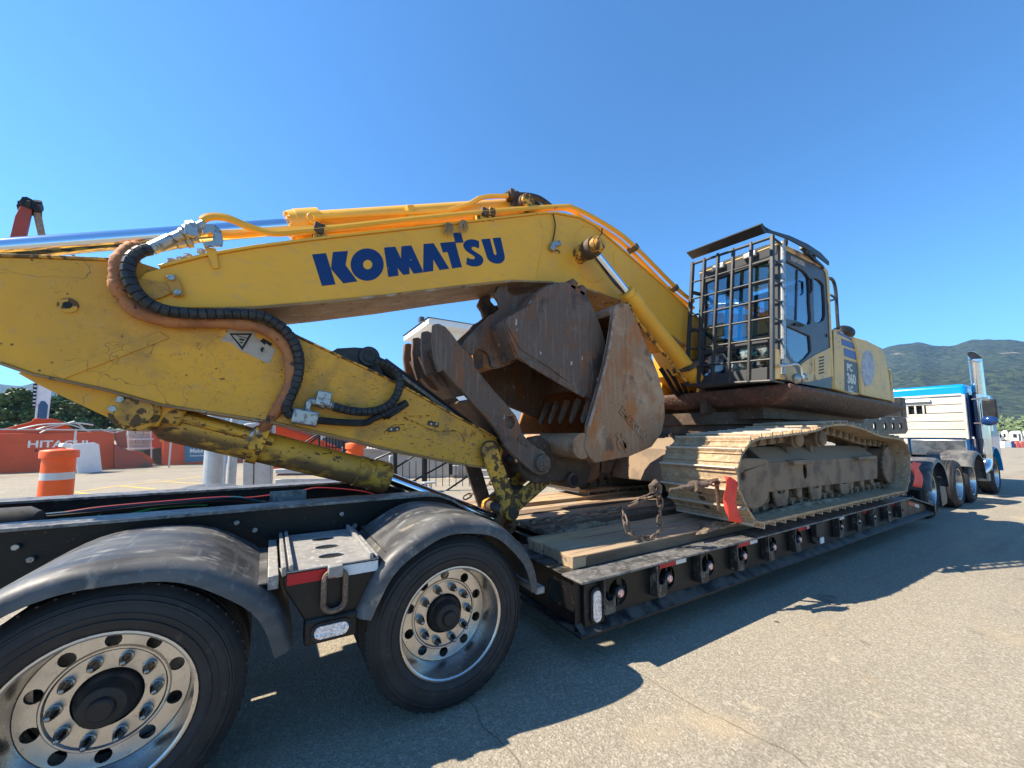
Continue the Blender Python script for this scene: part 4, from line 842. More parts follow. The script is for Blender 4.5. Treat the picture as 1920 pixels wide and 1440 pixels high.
tm = text_mb('EMERSON', 1.0, Matrix.Identity(4)); k_ = ex.length / max(v[0] for v in tm.v)
build('raised_lettering', text_mb('EMERSON', .125, Mt, .004, .007, sx=k_ / .125), G['steel_rust'], bucket, .0015)
mb = MB()
for pts in ([(1154, 816), (1158, 812), (1176, 838), (1171, 842)], [(1156, 826), (1160, 824), (1163, 845), (1158, 840)], [(1163, 812), (1168, 815), (1177, 848), (1172, 848)], [(1171, 822), (1180, 828), (1177, 833), (1170, 827)]): mb.plate(XZ(pts, YS - .004), YS - .012, YS + .004)
build('raised_emblem', mb, G['steel_rust'], bucket, .002)
# coupler between stick linkage and bucket
cpl = XZ([(974, 868), (976, 882), (983, 894), (993, 902), (1010, 907), (1058, 900), (1070, 912), (1095, 910), (1103, 902), (1110, 880), (1098, 858), (1060, 850), (1040, 838), (1012, 816), (992, 820)], 3.24)
for a, c_ in ((3.24, 3.29), (3.76, 3.81)): build('coupler_plate', MB().plate(cpl, a, c_), G['steel_dark'], exc, .008)
for (x, y, r, m) in ((1076, 900, .085, 'steel_dark'),):
    c = P(x, y, 3.2); build('coupler_pin', disc((c.x, c.z), r, 3.19, 3.86), G[m], exc, .008)
    build('pin_head', disc((c.x, c.z), .05, 3.175, 3.19), G['ink'], exc, .006)
build('coupler_body', MB().span(tuple(Vector((P(1000, 890, 3.3).x, 3.30, P(1000, 890, 3.3).z))), tuple(Vector((P(1090, 845, 3.3).x, 3.75, P(1090, 860, 3.3).z)))), G['steel_dark'], exc, .01)
# ---- thumb
YT = 3.14
thumb = bpy.data.objects.new('thumb', None); COL.objects.link(thumb); thumb.parent = exc; c = P(1015, 868, YT); thumb.location = Vector((c.x, YC, c.z)) - wloc(exc)
th_r = [(813, 608), (823, 606.5), (835, 612), (847, 625), (863, 647), (887, 671), (890, 687), (907, 708), (927, 733), (948, 755), (968, 780), (975, 797), (979, 812), (996, 832), (1020, 846), (1032, 860), (1033, 875), (1026, 887), (1012, 892), (1000, 886)]
th_l = [(985, 873), (962, 853), (947, 836), (939, 820), (928, 802), (912, 783), (890, 760), (867, 733), (847, 713), (832, 694), (823, 698), (815, 672), (811, 640)]
hole = [(957 + 8.5 * math.cos(t), 792 + 11 * math.sin(t)) for t in [2 * math.pi * i / 20 for i in range(20)]]
th = XZ(th_r + th_l, YT); thh = XZ(hole, YT)
YT2_ = YT + .90
hcx, hcz = XZ([(957, 792)], YT)[0]
build('hole_backing', disc((hcx, hcz), .075, YT + .03, YT + .10), G['steel_dark'], thumb)  # dark disc added behind the arm's hole to make it read black
for a in (YT, YT2_ - .05): build('thumb_arm', MB().plate(th, a, a + .05, [thh]), G['steel_aged'], thumb, .007)
tine = XZ(th_r[:8] + [(880, 730), (850, 716)] + th_l[-5:], YT)
for i in (1, 2):
    a = YT + (YT2_ - YT - .05) * i / 3; build('tine', MB().plate(tine, a, a + .05), G['steel_aged'], thumb, .007)
for a, b_ in (((840, 690), (880, 740)), ((905, 748), (940, 790)), ((938, 788), (975, 838))):
    build('cross_plate', MB().strip(XZ([a, b_], YT), YT + .05, YT2_ - .05, .04, 1), G['steel_dark'], thumb, .004)
build('cross_plate', MB().strip(XZ([(822, 650), (835, 688)], YT), YT + .05, YT2_ - .05, .03, 1), G['steel_dark'], thumb, .004)
c = P(1015, 868, YT); mb = MB().lathe([(.001, -.075), (.03, -.075), (.034, -.066), (.055, -.062), (.06, -.05), (.078, -.046), (.085, -.03), (.085, .0), (.001, .0)], (c.x, YT, c.z), 'Y', 28); build('pivot_pin', mb, G['steel_aged'], thumb)
build('pivot_shaft', MB().cyl((c.x, YT + .05, c.z), (c.x, YT2_ - .05, c.z), .05, n=16), G['steel_dark'], thumb)
o_ = P(970, 826, YT); e_ = P(998, 844, YT); exx = e_ - o_; exx.y = 0; eyy = Vector((-exx.z, 0, exx.x)); eyy = eyy if eyy.z > 0 else -eyy
build('raised_lettering', text_mb('Ram', .075, frameM(o_ + Vector((0, -.004, 0)), exx, eyy), .004, .006), G['steel_aged'], thumb, .001)
# thumb cylinder and bracket on the stick
t0, t1 = P(693, 668, YC), P(930, 842, YC); d = (t1 - t0).normalized()
build('thumb_bracket', MB().plate(XZ([(618, 662), (632, 653), (665, 651), (692, 653), (706, 672), (718, 700), (735, 716), (700, 700)], 3.42), 3.42, 3.46).plate(XZ([(618, 662), (632, 653), (665, 651), (692, 653), (706, 672), (718, 700), (735, 716), (700, 700)], 3.42), 3.60, 3.64), G['dark_paint'], exc, .005)
build('thumb_cylinder', MB().tube([t0, t0 + d * .12, t0 + d * .121, t1], [.05, .05, .075, .075], 24), G['dark_paint'], exc, 0, 40)
c = P(693, 668, 3.39); build('thumb_cylinder_eye', disc((c.x, c.z), .085, 3.39, 3.67).lathe([(.03, -.01), (.05, -.01), (.05, .0)], (c.x, 3.39, c.z), 'Y', 20), G['dark_paint'], exc, .006)
build('thumb_cylinder_pipe', MB().tube([t0 + d * .18 - Vector((0, .10, 0)), t0 + d * .9 - Vector((0, .10, 0))], .018, 8), G['fitting'], exc)

# ------------------------------------------------------------------ crawler tracks
YN = 1.95; SW = .79
path = XZ([(1408, 980), (1390, 945), (1379, 915), (1377, 890), (1379, 870), (1387, 845), (1401, 825), (1416, 814), (1462, 808), (1524, 800), (1550, 791), (1572, 788.5), (1594, 790), (1623, 799), (1652, 811), (1676, 815), (1693, 820), (1704, 835), (1709, 858), (1709, 885), (1706, 910), (1699, 928), (1684, 938), (1637, 947), (1550, 964), (1492, 977), (1432, 991), (1420, 991)], YN)
zb = .639
path = [(x, max(z, zb)) for x, z in path]
path = [(x, zb) if 4.0 < x < 7.4 and z < .9 else (x, z) for x, z in path]
pl = [(p.x, p.y) for p in spl([(a, b, 0) for a, b in path + path[:1]], 6)]
cl = [0]
for i in range(1, len(pl)): cl.append(cl[-1] + math.hypot(pl[i][0] - pl[i - 1][0], pl[i][1] - pl[i - 1][1]))
NS = 52; pitch = cl[-1] / NS
def on(t):
    t %= cl[-1]
    for i in range(1, len(cl)):
        if cl[i] >= t:
            k = (t - cl[i - 1]) / max(1e-9, cl[i] - cl[i - 1]); return Vector((pl[i - 1][0] + (pl[i][0] - pl[i - 1][0]) * k, 0, pl[i - 1][1] + (pl[i][1] - pl[i - 1][1]) * k))
track = bpy.data.objects.new('track', None); COL.objects.link(track); track.parent = exc; track.location = Vector((5.6, 2.345, zb)) - wloc(exc)
hp = pitch / 2
mb = MB().plate([(-hp + .004, -.062), (hp + .012, -.062), (hp + .012, -.044), (hp - .006, -.040), (-hp + .02, -.040), (-hp + .004, -.044)], 0, SW)
for x, w0, h in ((-hp + .018, .013, 0), (-.012, .009, -.027), (hp - .028, .009, -.025)):
    mb.plate([(x - w0, -.041), (x - w0 * .5, h), (x + w0 * .5, h), (x + w0, -.041)], 0.0005, SW - .0005)
shoe_me = mb.mesh('track_shoe', G['shoe'], 0)
mb = MB()
for y in (.24, .47): mb.plate([(-hp - .02, -.075), (-hp - .035, -.11), (-hp - .01, -.155), (hp * .3, -.165), (hp + .02, -.15), (hp + .035, -.11), (hp, -.063), (-hp + .03, -.063)], y, y + .05)
mb.cyl((-hp - .0, .2, -.112), (-hp - .0, .56, -.112), .026, n=10)
link_me = mb.mesh('track_link', G['track_frame'], 0)
ctr = Vector((5.6, 0, 1.1)); tl = wloc(track)
for i in range(NS):
    p0, p1 = on((i - .3) * pitch), on((i + .7) * pitch); p = (on((i + .2) * pitch) + (p0 + p1) / 2) / 2
    t = (p1 - p0).normalized(); n = Vector((-t.z, 0, t.x))
    if n.dot(p - ctr) < 0 and False: n = -n
    Rm = Matrix((t, Vector((0, 1, 0)), n)).transposed()
    if Rm.determinant() < 0: Rm = Matrix((t, Vector((0, -1, 0)), n)).transposed()
    for nm, me in (('track_shoe', shoe_me), ('track_link', link_me)):
        o = link_mesh(nm, me, track)
        yoff = YN if Rm.col[1].y > 0 else YN + SW
        o.matrix_local = Matrix.Translation(Vector((p.x, yoff, p.z)) - tl) @ Rm.to_4x4()
yt = 2.09
fb = XZ([(1381, 864), (1400, 859), (1438, 860), (1442, 867), (1441, 935), (1432, 948), (1414, 956), (1398, 950), (1388, 930)], 2.05)
build('idler_guard', MB().plate(fb, 2.05, 2.60, [circ(XZ([(1394, 893)], 2.05)[0], .042, 14)]), G['track_frame'], track, .012)
mbm = XZ([(1440, 868), (1500, 864), (1600, 858), (1645, 857), (1645, 897), (1600, 904), (1500, 915), (1440, 923)], yt)
build('track_frame', MB().plate(mbm, yt, yt + .012, [circ(XZ([(1510, 884)], yt)[0], .05, 14, .085)]).plate(mbm, yt + .30, yt + .45), G['track_frame'], track, .004)
xa, za = XZ([(1440, 868)], yt)[0]; xb_, zb_ = XZ([(1645, 857)], yt)[0]
sec = [(yt + .012, -.002), (yt + .2, .16), (yt + .36, .16), (yt + .46, -.002), (yt + .46, -.05), (yt + .012, -.05)]
vs = [(x, y, z + dz) for x, z in ((xa, za), (xb_, zb_)) for y, dz in sec]
build('frame_top', MB().add(vs, [(i, (i + 1) % 6, 6 + (i + 1) % 6, 6 + i) for i in range(6)] + [tuple(range(6)), tuple(range(6, 12))]), G['track_frame'], track, .01, 20)
for (x0, x1, y0, y1) in ((1490, 1524, 861, 873), (1612, 1645, 857, 864)):
    a, b_ = P(x0, y1, 2.03), P(x1, y0, 2.03); build('step_lug', MB().span((a.x, 2.03, a.z), (b_.x, 2.12, max(b_.z, a.z + .05))), G['track_frame'], track, .012)
random.seed(11)
for (x, y) in ((1503, 824), (1547, 822)):
    c = P(x, y, 2.06); mb = MB().lathe([(.001, 0), (.05, .0), (.075, .008), (.085, .02), (.085, .05), (.105, .055), (.105, .075), (.085, .08), (.085, .36), (.105, .365), (.105, .39), (.001, .39)], c, 'Y', 24); build('carrier_roller', mb, G['track_frame'], track)
    build('roller_bracket', MB().span((c.x - .03, c.y + .14, c.z - .17), (c.x + .03, c.y + .2, c.z)), G['track_frame'], track, .006)
c = P(1668, 872, 2.10); R_ = .262
teeth = [(c.x + (R_ + (.012 if i % 2 else -.006)) * math.cos(2 * math.pi * i / 44), c.z + (R_ + (.012 if i % 2 else -.006)) * math.sin(2 * math.pi * i / 44)) for i in range(44)]
build('final_drive', MB().plate(teeth, 2.10, 2.13).plate(circ((c.x, c.z), R_ - .015, 36), 2.13, 2.36), G['track_frame'], track, .006)
spk = [(c.x + r * math.cos(a), c.z + r * math.sin(a)) for i in range(21) for r, a in ((.33, 2 * math.pi * (i - .25) / 21), (.385, 2 * math.pi * i / 21), (.33, 2 * math.pi * (i + .25) / 21))]
build('sprocket', MB().plate(spk, 2.31, 2.37), G['track_frame'], track, .004)
ci = Vector((on(0).x + .36, 0, 1.08)); build('idler', MB().lathe([(.05, 0), (.36, .0), (.37, .02), (.37, .06), (.40, .08), (.40, .13), (.37, .15), (.37, .2), (.05, .2)], (3.95, 2.25, 1.09), 'Y', 32), G['steel_dark'], track)
for i in range(9):
    x = 4.35 + i * .36; mb = MB().lathe([(.001, .0), (.05, .0), (.06, .03), (.095, .035), (.095, .09), (.075, .10), (.075, .24), (.095, .25), (.095, .31), (.001, .33)], (x, 2.17, .845), 'Y', 18); build('bottom_roller', mb, G['track_frame'], track)
for i in range(9):
    x = 4.35 + i * .36
    build('roller_cap', MB().plate([(x - .07, .985), (x - .055, .82), (x - .02, .80), (x + .02, .80), (x + .055, .82), (x + .07, .985)], 2.12, 2.165), G['track_frame'], track, .008)
for x in (4.62, 5.43, 6.24):
    build('track_guard', MB().plate([(x - .17, 1.0), (x - .15, .86), (x - .11, .755), (x + .11, .755), (x + .15, .86), (x + .17, 1.0), (x + .11, 1.0), (x + .07, .88), (x - .07, .88), (x - .11, 1.0)], 2.10, 2.13), G['track_frame'], track, .008)
build('mud', MB().add([(4.0, 2.16, .71), (7.2, 2.16, .71), (7.2, 2.6, .73), (4.0, 2.6, .73), (4.0, 2.16, .703), (7.2, 2.16, .703), (7.2, 2.6, .703), (4.0, 2.6, .703)], [(0, 1, 2, 3), (4, 7, 6, 5), (0, 4, 5, 1), (1, 5, 6, 2), (2, 6, 7, 3), (3, 7, 4, 0)]), G['dirt'], track)
copy_tree(track, exc, track.location + Vector((0, 2 * YC - SW - 2 * YN, 0)))
# ---- centre frame and swing bearing
mb = MB().plate([(4.5, .85), (4.7, 1.30), (5.0, 1.46), (6.7, 1.46), (7.0, 1.3), (7.1, .85)], 2.62, 4.43); build('car_body', mb, G['track_frame'], exc, .02)
build('swing_bearing', MB().lathe([(.001, 1.36), (.80, 1.36), (.80, 1.50), (.76, 1.52), (.76, 1.62), (.83, 1.64), (.83, 1.80), (.001, 1.80)], (5.8, YC, 0), 'Z', 48), G['steel_dark'], exc)
# ------------------------------------------------------------------ upper structure
z5 = lambda pts: zoom(pts, 1270, 400, .277778)
YW = 2.07; wa = P(1484, 716, YW); wb = P(1700, 760, YW); X0, X1 = wa.x, wb.x; ZT = wa.z - .01; ZR = wb.z
def zt(x): return ZT + (ZR - ZT) * (x - X0) / (X1 - X0)
ywf = PX(1281, 731, X0).y
# walkway: a rounded, inward sloping skirt all round
def skirt(off, z): return [(X0 + off * .55, YW + off, zt(X0) + z), (X1 - off, YW + off, zt(X1) + z), (X1 - off, 2 * YC - YW - off, zt(X1) + z), (X0 + off * .55, 2 * YC - YW - off, zt(X0) + z)]
rings = [skirt(.10, .004), skirt(.03, 0), skirt(.008, -.012), skirt(.0, -.035), skirt(.012, -.065), skirt(.26, -.20), skirt(.32, -.215)]
vs = [v for r in rings for v in r]; fs = [(3, 2, 1, 0)]
for i in range(len(rings) - 1):
    for k in range(4): fs.append((i * 4 + k, i * 4 + (k + 1) % 4, (i + 1) * 4 + (k + 1) % 4, (i + 1) * 4 + k))
n = len(rings) * 4; fs.append((n - 4, n - 3, n - 2, n - 1))
G['tread'] = make('red_brown_walkway', (.125, .058, .044), .7, 0, [
    dict(t='n', s=5, d=7, lo=.4, hi=.62, c=(.075, .048, .038), a=.85), dict(t='x', lo=-.6, hi=.1, c=(.085, .066, .056), a=.8), dict(t='n', s=12, d=7, lo=.55, hi=.66, c=(.2, .14, .1), a=.6), dict(t='n', s=40, d=5, lo=.6, hi=.66, c=(.04, .03, .026), a=.7)], bump=[(34, .7, .012, 'v'), (90, .3, .003)])
build('walkway', MB().add(vs, fs), G['tread'], exc, .012, 50)
build('swing_frame', MB().span((X0 + .35, 2.55, 1.70), (X1 - .25, 4.5, 1.87)).span((4.95, 3.1, 1.78), (5.6, 3.2, 2.1)), G['steel_dark'], exc, .01)
# ---- cab
YCB = 2.15; YCF = 3.15
cs = z5([(690, 215), (840, 285), (985, 365), (1008, 390), (1014, 440), (1030, 760), (1045, 1100), (1037, 1185), (860, 1155), (690, 1122)])
cso = XZ(cs, YCB)
def fx_(z): return cso[9][0] + (cso[0][0] - cso[9][0]) * (z - cso[9][1]) / (cso[0][1] - cso[9][1])     # front edge
def rx_(z): return cso[7][0] + (cso[3][0] - cso[7][0]) * (z - cso[7][1]) / (cso[3][1] - cso[7][1])     # rear edge
cab = bpy.data.objects.new('cab', None); COL.objects.link(cab); cab.parent = exc; cab.location = Vector((5.5, 2.65, 2.05)) - wloc(exc)
w1 = XZ(spl2(z5([(712, 345), (722, 322), (745, 322), (800, 352), (855, 388), (882, 420), (892, 460), (896, 600), (897, 748), (800, 722), (704, 690), (706, 520)]), 3)[:-1], YCB)
w2 = XZ(z5([(740, 757), (815, 790), (896, 828), (902, 880), (905, 932), (870, 975), (825, 1012), (790, 998), (765, 968), (738, 898)]), YCB)
w3 = XZ(z5([(920, 432), (945, 440), (970, 458), (990, 484), (998, 600), (999, 690), (988, 722), (960, 738), (934, 737), (926, 720), (920, 560)]), YCB)
build('side_frame', MB().plate(cso, YCB, YCB + .05, [w1, w2, w3]), G['cab_grey'], cab, .006)
low = XZ(z5([(690, 932), (712, 945), (742, 985), (772, 1030), (790, 1042), (800, 1065), (812, 1130), (690, 1122)]), YCB)
low2 = XZ(z5([(835, 1018), (880, 985), (930, 955), (1033, 905), (1044, 1100), (935, 1128), (850, 1145), (828, 1075)]), YCB)
for q in (low, low2): build('lower_panel', MB().plate(q, YCB - .008, YCB - .0005), G['yel_panel'], cab, .003)
build('rear_pillar', MB().plate(XZ(z5([(985, 362), (1010, 388), (1018, 440), (1034, 760), (1048, 1100), (1036, 1104), (1022, 760), (1003, 445), (995, 400), (975, 368)]), YCB), YCB - .012, YCB - .0005), G['yel_panel'], cab, .004)
build('roof_strip', MB().plate(XZ(z5([(690, 212), (985, 362), (978, 374), (690, 232)]), YCB), YCB - .012, YCB - .0005), G['yel_panel'], cab, .004)
gl = lambda poly, y, nm='window_pane', m='glass': build(nm, MB().plate(poly, y, y + .006), G[m], cab, 0, 0)
gl(w1, YCB + .02, m='glass_side'); gl(w2, YCB + .02, m='glass_side'); gl(w3, YCB + .02, m='glass_side')
build('window_divider', MB().plate(XZ(z5([(806, 378), (812, 380), (804, 722), (797, 720)]), YCB + .015), YCB + .010, YCB + .018), G['interior'], cab)
# far side
cof = [(x, z) for x, z in cso]; zt0 = cso[9][1]; zt1 = cso[0][1]
hol = [(fx_(zt0 + .75) + .12, zt0 + .75), (fx_(zt1 - .18) + .12, zt1 - .18), (rx_(zt1 - .22) - .15, zt1 - .22), (rx_(zt0 + .75) - .12, zt0 + .75)]
build('side_frame', MB().plate(cof, YCF - .05, YCF, [hol]), G['cab_grey'], cab, .006)
gl(hol, YCF - .03)
# front and rear frames
fr = lambda u, w_, t: (fx_(w_) + t, u, w_)
zm = P(1440, 630, YCB).z
ho = [[(2.26, zm + .03), (2.26, zt1 - .16), (3.06, zt1 - .16), (3.06, zm + .03)], [(2.26, zt0 + .16), (2.26, zm - .03), (3.06, zm - .03), (3.06, zt0 + .16)]]
build('front_frame', MB().plate([(YCB + .003, zt0), (YCB + .003, zt1), (YCF - .003, zt1), (YCF - .003, zt0)], -.03, .03, ho, fr), G['interior'], cab, .006)
for q, m in zip(ho, ('glass', 'glass_dirty')): build('windscreen', MB().plate(q, -.003, .003, (), fr), G[m], cab, 0, 0)
fr2 = lambda u, w_, t: (rx_(w_) + t, u, w_)
ho2 = [[(2.3, zt0 + .85), (2.3, zt1 - .2), (3.0, zt1 - .2), (3.0, zt0 + .85)]]
build('rear_frame', MB().plate([(YCB + .051, zt0), (YCB + .051, zt1 - .1), (YCF - .051, zt1 - .1), (YCF - .051, zt0)], -.06, -.02, ho2, fr2), G['cab_grey'], cab, .006)
build('rear_window', MB().plate(ho2[0], -.042, -.036, (), fr2), G['glass'], cab, 0, 0)
rt = [cso[0], cso[1], cso[2], cso[3]]
build('roof', MB().strip([(fx_(zt1) - .02, zt1 - .03)] + rt, YCB + .003, YCF - .003, .05, 1), G['yel_panel'], cab, .01)
build('front_header', MB().span((fx_(zt1) - .05, YCB + .004, zt1 - .12), (fx_(zt1) + .10, YCF - .004, zt1 + .045)), G['interior'], cab, .015)
for y in (2.45, 2.85): build('header_lamp', MB().box((fx_(zt1) - .07, y, zt1 - .02), (.06, .16, .08)), G['fitting'], cab, .015)
build('floor', MB().span((fx_(zt0) + .03, YCB + .05, zt0 + .0), (rx_(zt0) - .06, YCF - .05, zt0 + .05)), G['interior'], cab)
sx = fx_(2.6) + .75
seat = build('seat', MB().box((sx, 2.66, zt0 + .42), (.50, .50, .14)), G['interior'], cab, .05, 50, seg=3)
build('seat_back', MB().box((sx + .28, 2.66, zt0 + .80), (.12, .48, .70), Matrix.Rotation(rad(10), 3, 'Y')), G['interior'], cab, .05, 50, seg=3)
build('headrest', MB().box((sx + .36, 2.66, zt0 + 1.24), (.10, .28, .18), Matrix.Rotation(rad(10), 3, 'Y')), G['interior'], cab, .03, 50)
build('seat_base', MB().box((sx, 2.66, zt0 + .2), (.36, .36, .3)), G['interior'], cab, .02)
for y in (2.34, 2.98):
    build('console', MB().box((sx, y, zt0 + .5), (.55, .15, .22)), G['interior'], cab, .03)
    build('joystick', MB().tube([(sx - .2, y, zt0 + .6), (sx - .24, y, zt0 + .72), (sx - .24, y, zt0 + .80)], [.012, .014, .026], 10), G['interior'], cab)
build('monitor', MB().box((fx_(2.9) + .12, 2.98, zt0 + .78), (.06, .20, .18)), G['interior'], cab, .01)
build('pedal_stand', MB().span((fx_(2.2) + .15, 2.5, zt0 + .05), (fx_(2.2) + .3, 2.85, zt0 + .35)), G['interior'], cab, .01)
build('notice_card', MB().plate([(2.46, zt0 + .38), (2.46, zt0 + .50), (2.60, zt0 + .50), (2.60, zt0 + .38)], .008, .012, (), fr), G['white'], cab)
# handle, hinge, keyhole, vents, lettering
build('door_handle', MB().tube([P(*z5([q])[0], YCB - .03) for q in ((885, 440), (903, 445), (906, 520), (897, 532))], .014, 8), G['black'], cab)
build('door_latch', MB().tube([P(*z5([q])[0], YCB - .02) for q in ((790, 750), (820, 744), (848, 756))], .016, 8), G['black'], cab)
mb = MB().plate(XZ(z5([(918, 985), (935, 980), (940, 1070), (922, 1078)]), YCB), YCB - .016, YCB - .0085); build('hatch_grip', mb, G['yel_panel'], cab, .003)
for i in range(6):
    y = 972 + i * 21; build('vent_slot', MB().plate(XZ(z5([(950, y), (985, y - 9), (985, y + 1), (950, y + 10)]), YCB), YCB - .0095, YCB - .0082), G['ink'], cab, 0, 0)
q0, q1 = z5([(768, 316)])[0], z5([(868, 362)])[0]; o_ = P(*q0, YCB - .001); e_ = P(*q1, YCB - .001); ux = e_ - o_; ux.y = 0; uy = Vector((-ux.z, 0, ux.x)); uy = uy if uy.z > 0 else -uy
build('cab_lettering', text_mb('KOMATSU', .078, frameM(o_, ux, uy), .004, .001), G['offwhite'], cab, 0, 0)
q = z5([(1006, 825)])[0]; build('lock', disc(XZ([q], YCB)[0], .02, YCB - .01, YCB), G['black'], cab)
build('yellow_post', MB().plate(XZ(z5([(648, 925), (675, 918), (684, 1010), (684, 1118), (648, 1122)]), 2.11), 2.09, 2.13), G['yel_clean'], cab, .006)
# ---- window guard
gn0, gn1 = P(1448, 715, 2.10), P(1448, 441, 2.10)
gf0, gf1 = PX(1287, 723, gn0.x), PX(1299, 492, gn1.x)
guard = bpy.data.objects.new('window_guard', None); COL.objects.link(guard); guard.parent = exc; guard.location = gn0 - wloc(exc)
def gp(u, v): return (gn0.lerp(gf0, u)).lerp(gn1.lerp(gf1, u), v)
us_b = [0, .235, .46, .66, .835, 1.0]; us_t = [0, .23, .445, .64, .825, 1.0]
for i, u in enumerate(us_b):
    a, b_ = gp(u, 0), gp(us_t[i], 1); t = (b_ - a).normalized(); e = (gf0 - gn0).normalized(); nx = e.cross(t)
    Rm = Matrix((e, nx, t)).transposed(); mb = MB().box((a + b_) / 2, (.034 if i in (0, 5) else .026, .05, (b_ - a).length), Rm); build('guard_bar', mb, G['dark_paint'], guard, .003)
for j, v in enumerate((.004, .145, .285, .425, .555, .69, .83, .985)):
    a, b_ = gp(0, v), gp(1, v); build('guard_rod', MB().cyl(a, b_, .017 if j in (0, 7) else .013, n=8), G['dark_paint'], guard)
    c = Vector((fx_(a.z) + .05, 2.13, a.z)); build('guard_stay', MB().cyl(a, c, .012, n=6), G['dark_paint'], guard)
for v in (.2, .45, .75):
    a = gp(1, v); build('guard_hinge', MB().cyl(a, Vector((fx_(a.z) + .02, a.y - .02, a.z)), .025, n=8), G['dark_paint'], guard)
build('guard_post', MB().tube([Vector((fx_(z) - .02, 2.105, z)) for z in (zt0 + .05, zt0 + .8, zt1 + .02)], .026, 10), G['fitting'], guard)
# visor and roof guard
va, vb = PX(1289, 471, gn1.x - .02), PX(1426, 419, gn1.x - .02)
va = Vector((gn1.x - .06, gf1.y + .05, gn1.z + .20)); vb = P(1428, 420, 2.04)
dv = Vector((.13, 0, -.06))
mb = MB()
A_ = [va, vb, vb + dv, va + dv]; up_ = Vector((.012, 0, .018))
mb.add(A_ + [p + up_ for p in A_], [(0, 1, 2, 3), (4, 7, 6, 5), (0, 4, 5, 1), (1, 5, 6, 2), (2, 6, 7, 3), (3, 7, 4, 0)])
build('visor', mb, G['dark_paint'], exc, .003)
arc = z5([(560, 72), (640, 115), (760, 150), (880, 205), (970, 265), (1026, 325), (1026, 350), (960, 300), (870, 238), (760, 178), (650, 135), (585, 125)])
build('roof_guard_rail', MB().plate(XZ(arc, 2.04), 2.04, 2.055), G['dark_paint'], exc, .003)
ax_ = XZ(arc, 2.04)
build('roof_guard_sheet', MB().strip([ax_[2], ax_[3], ax_[4], ax_[5]], 2.30, va.y - .04, .01, -1), G['dark_paint'], exc)
for q, q2 in (((860, 215), (862, 285)), ((920, 255), (925, 320)), ((735, 175), (733, 212))):
    a, b_ = P(*z5([q])[0], 2.10), P(*z5([q2])[0], 2.16); build('guard_strut', MB().tube([a, b_], .02, 8), G['dark_paint'], exc)
build('guard_strut', MB().box(P(*z5([(910, 300)])[0], 2.14), (.62, .03, .04), Matrix.Rotation(rad(12), 3, 'Y')), G['dark_paint'], exc)
# handrail behind the cab
hr = [P(*z5([q])[0], 2.28) for q in ((1018, 440), (1035, 440), (1055, 462), (1068, 520), (1074, 600), (1080, 700), (1086, 785))]
build('handrail', MB().tube(spl(hr, 4), .022, 8).tube([P(*z5([q])[0], 2.28) for q in ((1030, 548), (1074, 575))], .016, 6).tube([P(*z5([q])[0], 2.28) for q in ((1030, 590), (1050, 585), (1075, 572))], .016, 6), G['dark_paint'], exc)
build('air_cleaner', MB().ball(P(1580, 625, 2.6), .16, 8, (1.3, 1, .8)), G['black'], exc)
# front lamps on a bent tube
build('lamp_arm', MB().tube(spl([P(x, y, 2.05) for x, y in ((1460, 686), (1475, 685), (1490, 683), (1500, 688), (1503, 705))], 4), .016, 8), G['alu'], exc)
for (x, y) in ((1493, 710), (1506, 709)): build('work_lamp', MB().ball(P(x, y, 2.05), .06, 8, (.8, .8, 1)), G['fitting'], exc)
# ---- body panels
YBP = 2.20
def bpan(pts, y0, y1, m, name, bev=.02): return build(name, MB().plate(XZ(pts, y0), y0, y1), G[m], exc, bev, 50, seg=3)
pA = [(1563, 617), (1580, 622), (1601, 642), (1612, 690), (1614, 741), (1600, 741), (1562, 729)]
bpan(pA, YBP, YBP + .3, 'yel_panel', 'side_door')
bpan(z5([(1055, 790), (1072, 800), (1082, 1180), (1062, 1178)]), YBP - .006, YBP - .001, 'yel_panel', 'hinge_strip', .002)
pB = [(1598, 630), (1625, 637), (1655, 652), (1661, 668), (1667, 700), (1671, 735), (1672, 752), (1614, 740), (1612, 690), (1606, 652)]
bpan(pB, 2.175, 2.45, 'yel_panel', 'engine_door', .03)
bpan([(1671, 690), (1676, 735), (1678, 756), (1671, 752)], 2.2, 2.5, 'yel_panel', 'counterweight_corner', .02)
def deco(pts, m, name, y=YBP): return build(name, MB().plate(XZ(z5(pts), y), y - .004, y - .0008), G[m], exc, 0, 0)
deco([(1085, 800), (1120, 815), (1160, 835), (1180, 860), (1080, 812)], 'stripe', 'blue_stripe')
deco([(1106, 846), (1195, 878), (1206, 921), (1110, 888)], 'stripe', 'blue_stripe')
deco([(1122, 908), (1210, 938), (1218, 995), (1126, 962)], 'stripe', 'blue_stripe')
deco([(1127, 985), (1222, 1012), (1235, 1130), (1232, 1215), (1130, 1196)], 'decal_dk', 'model_decal')
def word(t, px, size, y, m='white', off=.006, ex=(20, 4), name='model_lettering', sx=1.0):
    o_ = P(*z5([px])[0], y); e_ = P(*z5([(px[0] + ex[0], px[1] + ex[1])])[0], y); ux = e_ - o_; ux.y = 0; uy = Vector((-ux.z, 0, ux.x)); uy = uy if uy.z > 0 else -uy
    return build(name, text_mb(t, size, frameM(o_, ux, uy), off, .0008, sx=sx), G[m], exc, 0, 0)
G['letter_pale'] = make('pale_decal_letter', (.55, .52, .45), .5)
word('PC', (1146, 1060), .145, YBP - .0055, 'letter_pale', .007, sx=1.1); word('360', (1149, 1142), .19, YBP - .0055, 'letter_pale', .009, sx=1.05); word('LC', (1156, 1204), .125, YBP - .0055, 'letter_pale', .007, sx=1.1)
